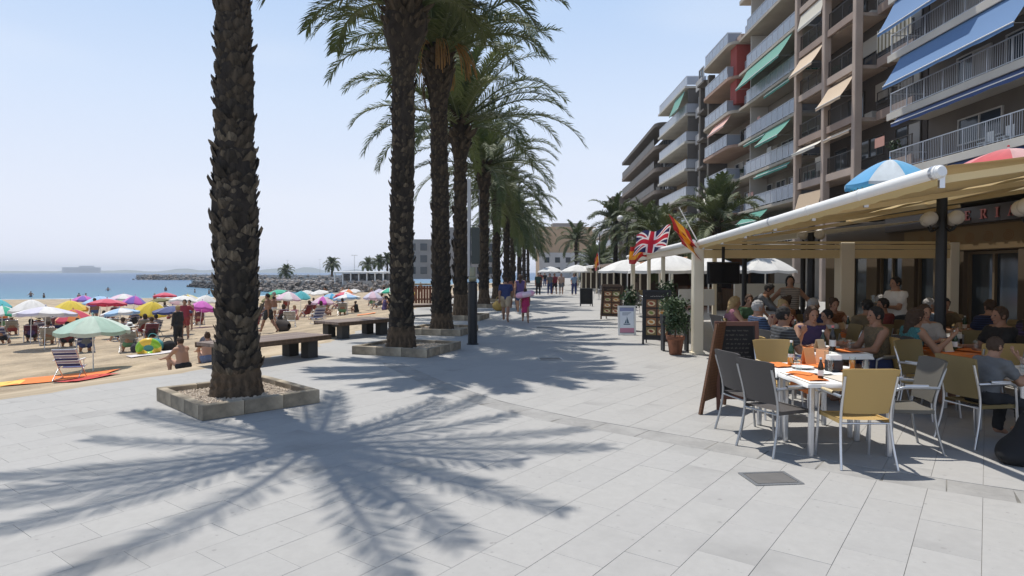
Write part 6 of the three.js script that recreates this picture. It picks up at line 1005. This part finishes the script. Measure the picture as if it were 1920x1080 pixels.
[[0, -15.9, 23.8, 'blue striped beach chair behind the pale green parasol'], [2, -13.8, 23.0, 'grey beach chair with a bag, right of the pale green parasol'], [1, -18.4, 26.4, 'dark red beach chair in the shade of the lavender parasol'], [1, -15.6, 27.6, 'dark red beach chair below the tilted yellow parasol'], [2, -10.6, 30.4, 'grey beach chair at the left end of the second bench'], [0, -9.4, 30.9, 'striped beach chair behind the second bench'], [1, -12.7, 31.5, 'dark red beach chair behind the walking man'], [2, -26.5, 36.5, 'grey beach chair at the left edge of the beach'], [0, -23.4, 36.6, 'striped beach chair under the red and violet parasol'], [2, -17.4, 40, 'grey beach chair behind the man in red']].forEach(([k, x, d, label], i) => { const c = dup(bc[k], label, x, sandY(x, d), -d, face(-0.6 + 0.3 * sin(i * 2), 0.8)); });
const sp = (label, pose, o, x, d, turn, dy = 0) => person(label, pose, o, x, sandY(x, d) + dy, d, turn, GB);
sp('man in a dark red shirt standing with hands on hips by the water side', 'hips', { plain: 1, skin: 1, hair: ['short', 'black'], top: ['tshirt', [0.26, 0.03, 0.05]], bottom: ['shorts', C.red] }, -14.19, 27.7, face(0.2, -1));
sp('person all in black standing before the man in red', 'stand', { plain: 1, s: 0.9, skin: 1, hair: ['short', 'blond'], top: ['shirt', C.black], bottom: ['pants', C.black] }, -12.55, 24, face(-1, 0.3));
sp('bare-chested man in dark trunks walking left past the first bench', 'walk', { skin: 2, hair: ['short', 'black'], bottom: ['shorts', C.black] }, -10.4, 27.3, face(-1, 0.1));
sp('sunburnt child crouching on the sand at the promenade edge, left of two', 'ground', { s: 0.86, skin: 0, hair: ['short', 'brown'], bottom: ['swim', C.black] }, -7.72, 15.0, face(-1, 0.5));
sp('sunburnt child crouching right of the other at the promenade edge', 'ground', { s: 0.86, skin: 0, hair: ['bun', 'brown'], bottom: ['shorts', [0.12, 0.16, 0.26]] }, -7.75, 16.3, face(-0.6, 0.8));
[['seated woman in purple under the wide white parasol', 'lounge', { skin: 2, hair: ['long', 'black'], top: ['tank', C.purple], bottom: ['shorts', C.black] }, -22.3, 29.62], ['seated man in the grey chair under the lavender parasol', 'lounge', { skin: 2, hair: ['short', 'brown'], bottom: ['swim', C.khaki] }, -20.2, 27.82], ['bather in dark red seated in the shade of the lavender parasol', 'lounge', { skin: 2, hair: ['short', 'black'], top: ['tank', [0.2, 0.04, 0.04]], bottom: ['shorts', C.black] }, -18.4, 26.42], ['bather with straw hat seated behind the pale green parasol', 'lounge', { skin: 1, hair: ['hat', 'straw'], top: ['tshirt', C.grey], bottom: ['shorts', C.navy] }, -15.9, 23.82], ['bather with pale hat in the grey chair right of the pale green parasol', 'lounge', { skin: 1, hair: ['hat', 'white'], bottom: ['swim', C.green] }, -13.8, 23.02], ['bather in the chair below the tilted yellow parasol', 'lounge', { skin: 1, hair: ['bun', 'brown'], top: ['tank', C.black], bottom: ['swim', C.black] }, -15.6, 27.62], ['bather in the dark red chair behind the walking man', 'lounge', { skin: 0, hair: ['short', 'grey'], bottom: ['swim', C.red] }, -12.7, 31.52], ['bather in the grey chair by the left edge', 'lounge', { skin: 1, hair: ['short', 'black'], top: ['tshirt', C.navy], bottom: ['shorts', C.navy] }, -26.5, 36.52], ['bather in the striped chair under the red and violet parasol', 'lounge', { skin: 2, hair: ['long', 'black'], bottom: ['swim', C.blue] }, -23.4, 36.62], ['bather in the grey chair behind the man in red', 'lounge', { skin: 0, hair: ['bun', 'blond'], top: ['tank', C.pink], bottom: ['swim', C.pink] }, -17.4, 40.02]].forEach(([l, p, o, x, d], i) => sp(l, p, o, x, d, face(-0.6, 0.8), -0.02));
const SUITS = ['black', 'navy', 'dark red', 'green', 'grey'], SC = [C.black, C.navy, C.red, C.green, C.grey];
CROWD.forEach(([x, d], i) => { const a = face(-0.7 + 0.5 * sin(i * 2.3), 0.75), k = (i + 1) % 3, at = beside(x, d); dup(bc[k], `${['navy striped', 'dark red', 'grey'][k]} folding chair ${at}`, x, sandY(x, d), -d, a, 'folding chairs of the crowd on the sand'); person(`bather in ${SUITS[i % 5]} in the chair ${at}`, 'lounge', { skin: (i * 2) % 3, hair: [['short', 'bun', 'hat', 'long'][i % 4], ['black', 'brown', 'straw', 'brown'][i % 4]], ...(i % 2 ? { top: ['tank', SC[i % 5]] } : {}), bottom: ['shorts', SC[i % 5]] }, x, sandY(x, d) - 0.02, d, a, 'bathers resting in the crowded chairs'); });
// more bathers standing and sitting between the parasols
const LOOK = [['red trunks', C.red, 'short', 'black'], ['black swimsuit', C.black, 'bun', 'brown'], ['blue trunks', C.blue, 'short', 'brown'], ['pink swimsuit', C.pink, 'long', 'blond'], ['green trunks', C.green, 'short', 'grey'], ['orange swimsuit', C.orange, 'long', 'black'], ['white trunks', C.white, 'short', 'black'], ['purple swimsuit', C.purple, 'bun', 'black']];
const WHERE = [[-16.9, 33.5, 'left of the man in red', 'stand'], [-15.2, 34.2, 'behind the man in red', 'walk'], [-13.6, 36.5, 'right behind the man in red', 'stand'], [-18.6, 36.2, 'under the tilted yellow parasol', 'ground'], [-14.4, 38.8, 'at the trunk of the nearest palm', 'hips'], [-20.2, 48.8, 'below the bright green parasol, left', 'stand'], [-18.4, 49.5, 'below the bright green parasol, right', 'stand'], [-16.4, 46.8, 'right of the bright green parasol', 'hips'], [-14.8, 42, 'standing beyond the walking man', 'stand'], [-12.9, 38, 'left of the pink and violet parasol', 'ground'], [-11.9, 40.5, 'under the pink and violet parasol', 'ground'], [-10.2, 42, 'under the white and pale blue parasol', 'ground'], [-8.8, 44.5, 'under the pale violet parasol', 'ground'], [-8.0, 40, 'near the second palm', 'ground'], [-25.2, 38.6, 'between the yellow and the red parasol', 'stand'], [-27.6, 40.2, 'behind the yellow parasol', 'ground'], [-24.2, 45, 'under the magenta and violet parasol', 'ground'], [-31.4, 40, 'at the left edge under the white and blue parasol', 'ground'], [-21.2, 41.5, 'under the white parasol with the pink stripe', 'stand'], [-19.4, 42.8, 'right under the pink-striped parasol', 'hips'], [-33.5, 60, 'at the water edge, far left', 'walk'], [-30.2, 66, 'at the water edge behind the straw parasol', 'stand'], [-26.4, 70, 'at the water edge behind the hidden white parasol', 'walk'], [-22.2, 76, 'at the water edge behind the green parasol', 'stand'], [-17.5, 66, 'between the small white parasols', 'stand'], [-13.2, 60, 'beyond the sky blue parasol', 'walk'], [-8.6, 56, 'beyond the pale violet parasol', 'stand'], [-16.8, 84, 'far along the water line', 'stand'], [-12.6, 88, 'farthest along the water line', 'walk']];
WHERE.forEach(([x, d, w, pose], i) => { const [suit, c, hs, hc] = LOOK[(i * 3) % 8], female = /swimsuit/.test(suit); sp(`bather in ${suit} ${w}`, pose, { s: 0.93 + 0.1 * sin(i * 5), skin: i % 3, hair: [hs, hc], ...(female ? { top: ['tank', c] } : {}), bottom: ['swim', c] }, x, d, i * 2.1); });
// swimmers, waist deep
[[-76, 101], [-71, 97], [-65, 96], [-62, 93], [-72, 133], [-60, 121], [-84, 133], [-54, 114], [-50, 128], [-45, 131], [-41, 133], [-38, 136], [-36, 131], [-34, 138], [-43, 122], [-39, 124], [-36, 120], [-33, 131], [-31, 136], [-47, 118]].forEach(([x, d], i) => person('small figure standing waist deep in the shallow sea', i % 3 ? 'stand' : 'hips', { skin: (i + 1) % 3, hair: ['short', 'black'], bottom: ['swim', C.navy] }, x, SEA - 0.85 - 0.2 * ((i * 7) % 4) / 4, d, i * 1.7, 'small figures bathing in the sea'));
// towels, bags, toys
function drape(name, label, cat, x, d, w, l, m, turn, g) { const o = part(name, sheet(14, 14, (u, v) => { const X = (u - 0.5) * w, Z = (v - 0.5) * l, a = X * cos(turn) + Z * sin(turn), b = -X * sin(turn) + Z * cos(turn); return V(a, sandY(x + a, d - b) - sandY(x, d) + 0.03 + 0.012 * sin(u * 9) * sin(v * 7), b); }), m); tag(o, label, cat, g); o.position.set(x, sandY(x, d), -d); return o; }
drape('beach_towel', 'large orange and red towel under the striped chair', 'towel', -11.5, 16.2, 2.3, 1.5, M(0.75, 0.2, 0.05, 0.95), 0.2, 'towels on the sand'); drape('beach_towel', 'yellow towel beside the large orange one', 'towel', -12.6, 15.7, 0.9, 1.2, M(0.78, 0.5, 0.12, 0.95), 0.5, 'towels on the sand'); drape('beach_towel', 'red towel lying past the striped beach chair', 'towel', -10.4, 15.6, 0.9, 1.1, M(0.5, 0.06, 0.05, 0.95), -0.4, 'towels on the sand'); drape('beach_towel', 'orange towel behind the second bench', 'towel', -8.2, 36, 1.0, 1.7, M(0.7, 0.25, 0.1, 0.95), 0.2, 'towels on the sand'); drape('beach_towel', 'pale towel by the bags, left of the two children', 'towel', -12.0, 21.4, 1.5, 1.0, M(0.6, 0.55, 0.55, 0.95), 0.7, 'towels on the sand');
const bag = (label, x, d, c, s = 1) => { const t = thing('beach_bag', label, 'bag', x, sandY(x, d) - 0.02, -d, x, 'bags on the sand'); part('bag_body', skin_(field([ell(V(0, 0.16 * s, 0), [0.26 * s, 0.17 * s, 0.15 * s]), ell(V(0.08, 0.24 * s, 0), [0.16 * s, 0.12 * s, 0.12 * s])], 0.08), [-0.4, -0.06, -0.3], [0.4, 0.5, 0.3], 0.03), col(c), t); part('strap', tube([V(-0.16 * s, 0.26 * s, 0), V(-0.08, 0.46 * s, 0.02), V(0.1, 0.46 * s, 0.02), V(0.18 * s, 0.28 * s, 0)], 0.014, 12, 5), col(c), t); return t; };
bag('dark bag beside the trunk of the nearest palm', -10.3, 21.5, [0.03, 0.032, 0.05], 1.3); bag('black bag at the feet of the person in black', -12.2, 22.6, C.black); bag('dark bag under the grey chair by the pale green parasol', -13.4, 22.7, [0.03, 0.03, 0.04]); bag('olive bag hanging low near the water side', -12.2, 27.5, [0.25, 0.27, 0.04], 1.2); bag('dark cool bag at the left end of the second bench', -9.9, 27.6, [0.05, 0.04, 0.035], 1.6); bag('teal bag behind the green inflatable', -12.6, 22.4, C.teal, 1.4);
{ const t = thing('inflatable_ring', 'green and yellow inflatable ring lying left of the person in black', 'inflatable', -12.3, 0, -21.6, 0.4); t.position.y = sandY(-12.3, 21.6) + 0.2; t.rotation.x = 0.5; const seg = (a, b, m) => part('ring_section', clean(new THREE.TorusGeometry(0.27, 0.12, 10, 10, b - a)).rotateZ(a), m, t); const ms = [M(0.25, 0.5, 0.03, 0.35), M(0.75, 0.5, 0.05, 0.35)]; for (let i = 0; i < 6; i++) seg(i * PI / 3, (i + 1) * PI / 3, ms[i & 1]); }

// ---------------------------------------------------------------- along the promenade: benches, light column, walkers
const mPlank = [0, 1, 2, 3].map((i) => M(...[[0.34, 0.28, 0.25], [0.29, 0.235, 0.215], [0.38, 0.32, 0.285], [0.31, 0.255, 0.235]][i], 0.75, tx('wood', 1.4)));
function bench(label, x, d, turn, L = 2.4, W = 1.0) { // long backless bench of planks on block legs, long side along local z
  const t = thing('bench', label, 'bench', x, 0, -d, turn, 'broad backless plank benches'), n = 7, w = W / n;
  for (let i = 0; i < n; i++) part('plank', cbox(w - 0.008, 0.07, L, 0.006, -W / 2 + (i + 0.5) * w, 0.43 + 0.0015 * (i % 3), 0), mPlank[(i * 3 + 1) % 4], t);
  for (const s of [-1, 1]) part('side_rail', cbox(0.05, 0.1, L, 0.006, s * (W / 2 + 0.027), 0.415, 0), mat.darkWood, t);
  for (const z of [-0.34, 0.34]) for (const s of [-1, 1]) part('leg', cbox(0.24, 0.385, 0.26, 0.01, s * 0.3, 0.193, z * L), M(0.05, 0.047, 0.042, 0.85), t);
  part('cross_beam', mg([-0.34, 0.34].map((z) => box(0.34, 0.08, 0.1, 0, 0.345, z * L))), mat.darkMetal, t);
  return t;
}
bench('first broad bench, half behind the nearest palm', -4.95, 12.9, face(0.53, 0.85)); bench('second broad bench, left of the second palm', -4.4, 18.0, face(0.6, 0.8), 2.0); bench('third bench, seen behind the second palm trunk', -3.75, 26.5, face(0.8, 0.6)); bench('fourth bench, far behind the third palm', -3.3, 36, face(0.6, 0.8));
{ // black light column
  const t = thing('light_column', 'black cylindrical light column with a slim panel lamp above', 'light column', -0.98, 0, -15.9);
  part('column', lathe([[0.001, 0], [0.118, 0], [0.118, 1.5], [0.11, 1.56], [0.001, 1.57]], 28), mat.darkMetal, t); part('base_ring', lathe([[0.118, 0.001], [0.15, 0.001], [0.15, 0.02], [0.118, 0.03]], 24), mat.darkMetal, t);
  part('collar', mg([lathe([[0.001, 1.56], [0.1, 1.57], [0.1, 1.66], [0.08, 1.7], [0.001, 1.7]], 24), lathe([[0.075, 1.7], [0.075, 1.92], [0.001, 1.92]], 20)]), M(0.3, 0.29, 0.2, 0.5, { metalness: 0.4 }), t);
  part('pole', bar(V(-0.08, 1.7, -0.02), V(-0.08, 4.1, -0.02), 0.045, 0.045, 12), M(0.42, 0.43, 0.44, 0.45, { metalness: 0.5 }), t);
  part('lamp_panel', cbox(0.2, 0.9, 0.16, 0.01, 0.08, 2.45, 0), M(0.035, 0.045, 0.04, 0.4), t); part('upper_frame', mg([box(0.02, 0.85, 0.03, 0.17, 3.4, 0), box(0.25, 0.02, 0.03, 0.055, 3.83, 0), box(0.25, 0.02, 0.03, 0.055, 2.96, 0)]), M(0.1, 0.1, 0.1, 0.5), t);
}
{ // brown slatted hut front on the beach side
  const t = thing('wooden_screen', 'reddish brown slatted wooden screen with pale cap behind the palms', 'screen', -4.9, 0, -36.5, 0.15), R = rng(3);
  for (let i = 0; i < 14; i++) part('slat', box(0.13, 1.0, 0.03, -1.05 + i * 0.16, 0.52, 0), [M(0.16, 0.06, 0.035, 0.8), M(0.21, 0.085, 0.05, 0.8)][i & 1], t);
  part('cap', cbox(2.5, 0.1, 0.4, 0.01, 0, 1.1, 0), mat.concrete, t); part('rail', mg([box(2.3, 0.08, 0.04, 0, 0.25, -0.04), box(2.3, 0.08, 0.04, 0, 0.85, -0.04)]), mat.darkWood, t);
}
function globeLamp(label, x, d, h) { const t = thing('street_lamp', label, 'street lamp', x, 0, -d, 0.4, 'globe street lamps on the side of the houses'); part('pole', bar(V(0, 0, 0), V(0, h, 0), 0.07, 0.045, 10), mat.darkMetal, t); part('arm', mg([tube([V(0, h - 0.3, 0), V(0.35, h - 0.15, 0), V(0.55, h + 0.05, 0)], 0.025, 8, 6), tube([V(0, h - 0.3, 0), V(-0.35, h - 0.15, 0), V(-0.55, h + 0.05, 0)], 0.025, 8, 6)]), mat.darkMetal, t); for (const s of [-1, 1]) part('globe', ball(0.22, s * 0.55, h + 0.25, 0, 14), M(0.76, 0.75, 0.72, 0.3, { transmission: 0.2, thickness: 0 }), t); return t; }
globeLamp('street lamp with two globes beside the drooping palm', 7.9, 44, 5.2); globeLamp('street lamp with two globes farther along, left of the tall thin palm', 8.2, 60, 5.4); globeLamp('street lamp with two globes before the brown house', 10.2, 50, 4.4);
// walkers
const GW = 'people walking on the promenade', wk = (label, pose, o, x, d, turn) => person(label, pose, o, x, 0, d, turn, GW);
wk('man in a navy shirt and khaki shorts walking away', 'walk', { plain: 1, s: 0.95, skin: 1, hair: ['short', 'brown'], top: ['tshirt', C.navy], bottom: ['shorts', [0.45, 0.36, 0.24]] }, -0.23, 23, face(0.1, 1));
wk('girl in a dark pink dress carrying a pink inflatable ring', 'walk', { plain: 1, s: 0.72, skin: 1, hair: ['short', 'brown'], top: ['tank', [0.42, 0.03, 0.12]], bottom: ['skirt', [0.42, 0.03, 0.12]] }, 0.47, 22.5, face(-0.05, 1));
{ const t = thing('inflatable_ring', 'pink inflatable ring on the shoulders of the walking girl', 'inflatable', 0.46, 1.02, -22.45, 0.2), ms = [M(0.8, 0.42, 0.58, 0.35), M(0.82, 0.62, 0.7, 0.35)]; t.rotation.z = 0.2; for (let i = 0; i < 6; i++) part('ring_section', clean(new THREE.TorusGeometry(0.24, 0.1, 10, 10, PI / 3)).rotateZ(i * PI / 3).rotateX(PI / 2), ms[i & 1], t); }
wk('woman in a purple top ahead of the girl, carrying white bags', 'walk', { skin: 1, hair: ['long', 'brown'], top: ['tank', C.purple], bottom: ['shorts', C.navy] }, 0.35, 27.5, face(0.05, 1)); wk('woman in brown walking left of the man in navy', 'walk', { s: 0.95, skin: 2, hair: ['long', 'black'], top: ['tshirt', [0.2, 0.08, 0.05]], bottom: ['shorts', C.khaki] }, 0.08, 30.5, face(-0.1, 1));
bag('ochre bag standing beside the fifth planter', -0.6, 29.6, [0.32, 0.22, 0.06], 1.4).position.y = 0;
wk('person in dark green standing alone at mid distance', 'stand', { skin: 1, hair: ['short', 'black'], top: ['tshirt', [0.03, 0.07, 0.06]], bottom: ['pants', C.black] }, 2.05, 50, face(0, -1)); wk('person in dark clothes, left of the far group of walkers', 'walk', { skin: 1, hair: ['short', 'black'], top: ['tshirt', C.grey], bottom: ['pants', C.navy] }, 2.95, 50, face(0, -1)); wk('person in maroon in the middle of the far group of walkers', 'walk', { skin: 2, hair: ['short', 'brown'], top: ['tshirt', [0.25, 0.04, 0.06]], bottom: ['shorts', C.black] }, 3.35, 50.5, face(0.1, -1)); wk('person in beige at the right of the far group of walkers', 'walk', { skin: 1, hair: ['short', 'brown'], top: ['tshirt', [0.4, 0.28, 0.22]], bottom: ['shorts', C.grey] }, 3.85, 50, face(-0.1, -1)); wk('person in navy and white near the far chalk board', 'walk', { skin: 1, hair: ['bun', 'brown'], top: ['tshirt', C.sky], bottom: ['pants', C.navy] }, 4.75, 49, face(0, -1)); wk('person in blue walking close to the terraces', 'stand', { skin: 1, hair: ['short', 'grey'], top: ['tshirt', C.blue], bottom: ['pants', C.navy] }, 5.05, 52, face(0, -1));
[[3.2, 72, 'far walker in red', C.red], [4.0, 78, 'far walker in black', C.black]].forEach(([x, d, l, c], i) => wk(l + ' on the promenade', i & 1 ? 'walk' : 'stand', { skin: 1, hair: ['short', 'brown'], top: ['tshirt', c], bottom: ['pants', C.navy] }, x, d, i & 1 ? 0 : PI));
// things outside further terraces
[[5.3, 27.5], [5.6, 30], [5.4, 34.5], [5.9, 38], [5.7, 42], [6.4, 30.6], [6.6, 35]].forEach(([x, d], i) => chair(i & 1 ? 'olive' : 'dark', ['dark chair beside the first market parasol', 'pale chair past the brown boards', 'dark chair beside the small chalk board', 'pale chair under the flag far along the terraces', 'dark chair at the far parasols', 'pale chair deeper on the far terrace', 'dark chair deeper on the far terrace'][i], x, d, i * 1.3));

renderer.render(scene, camera);
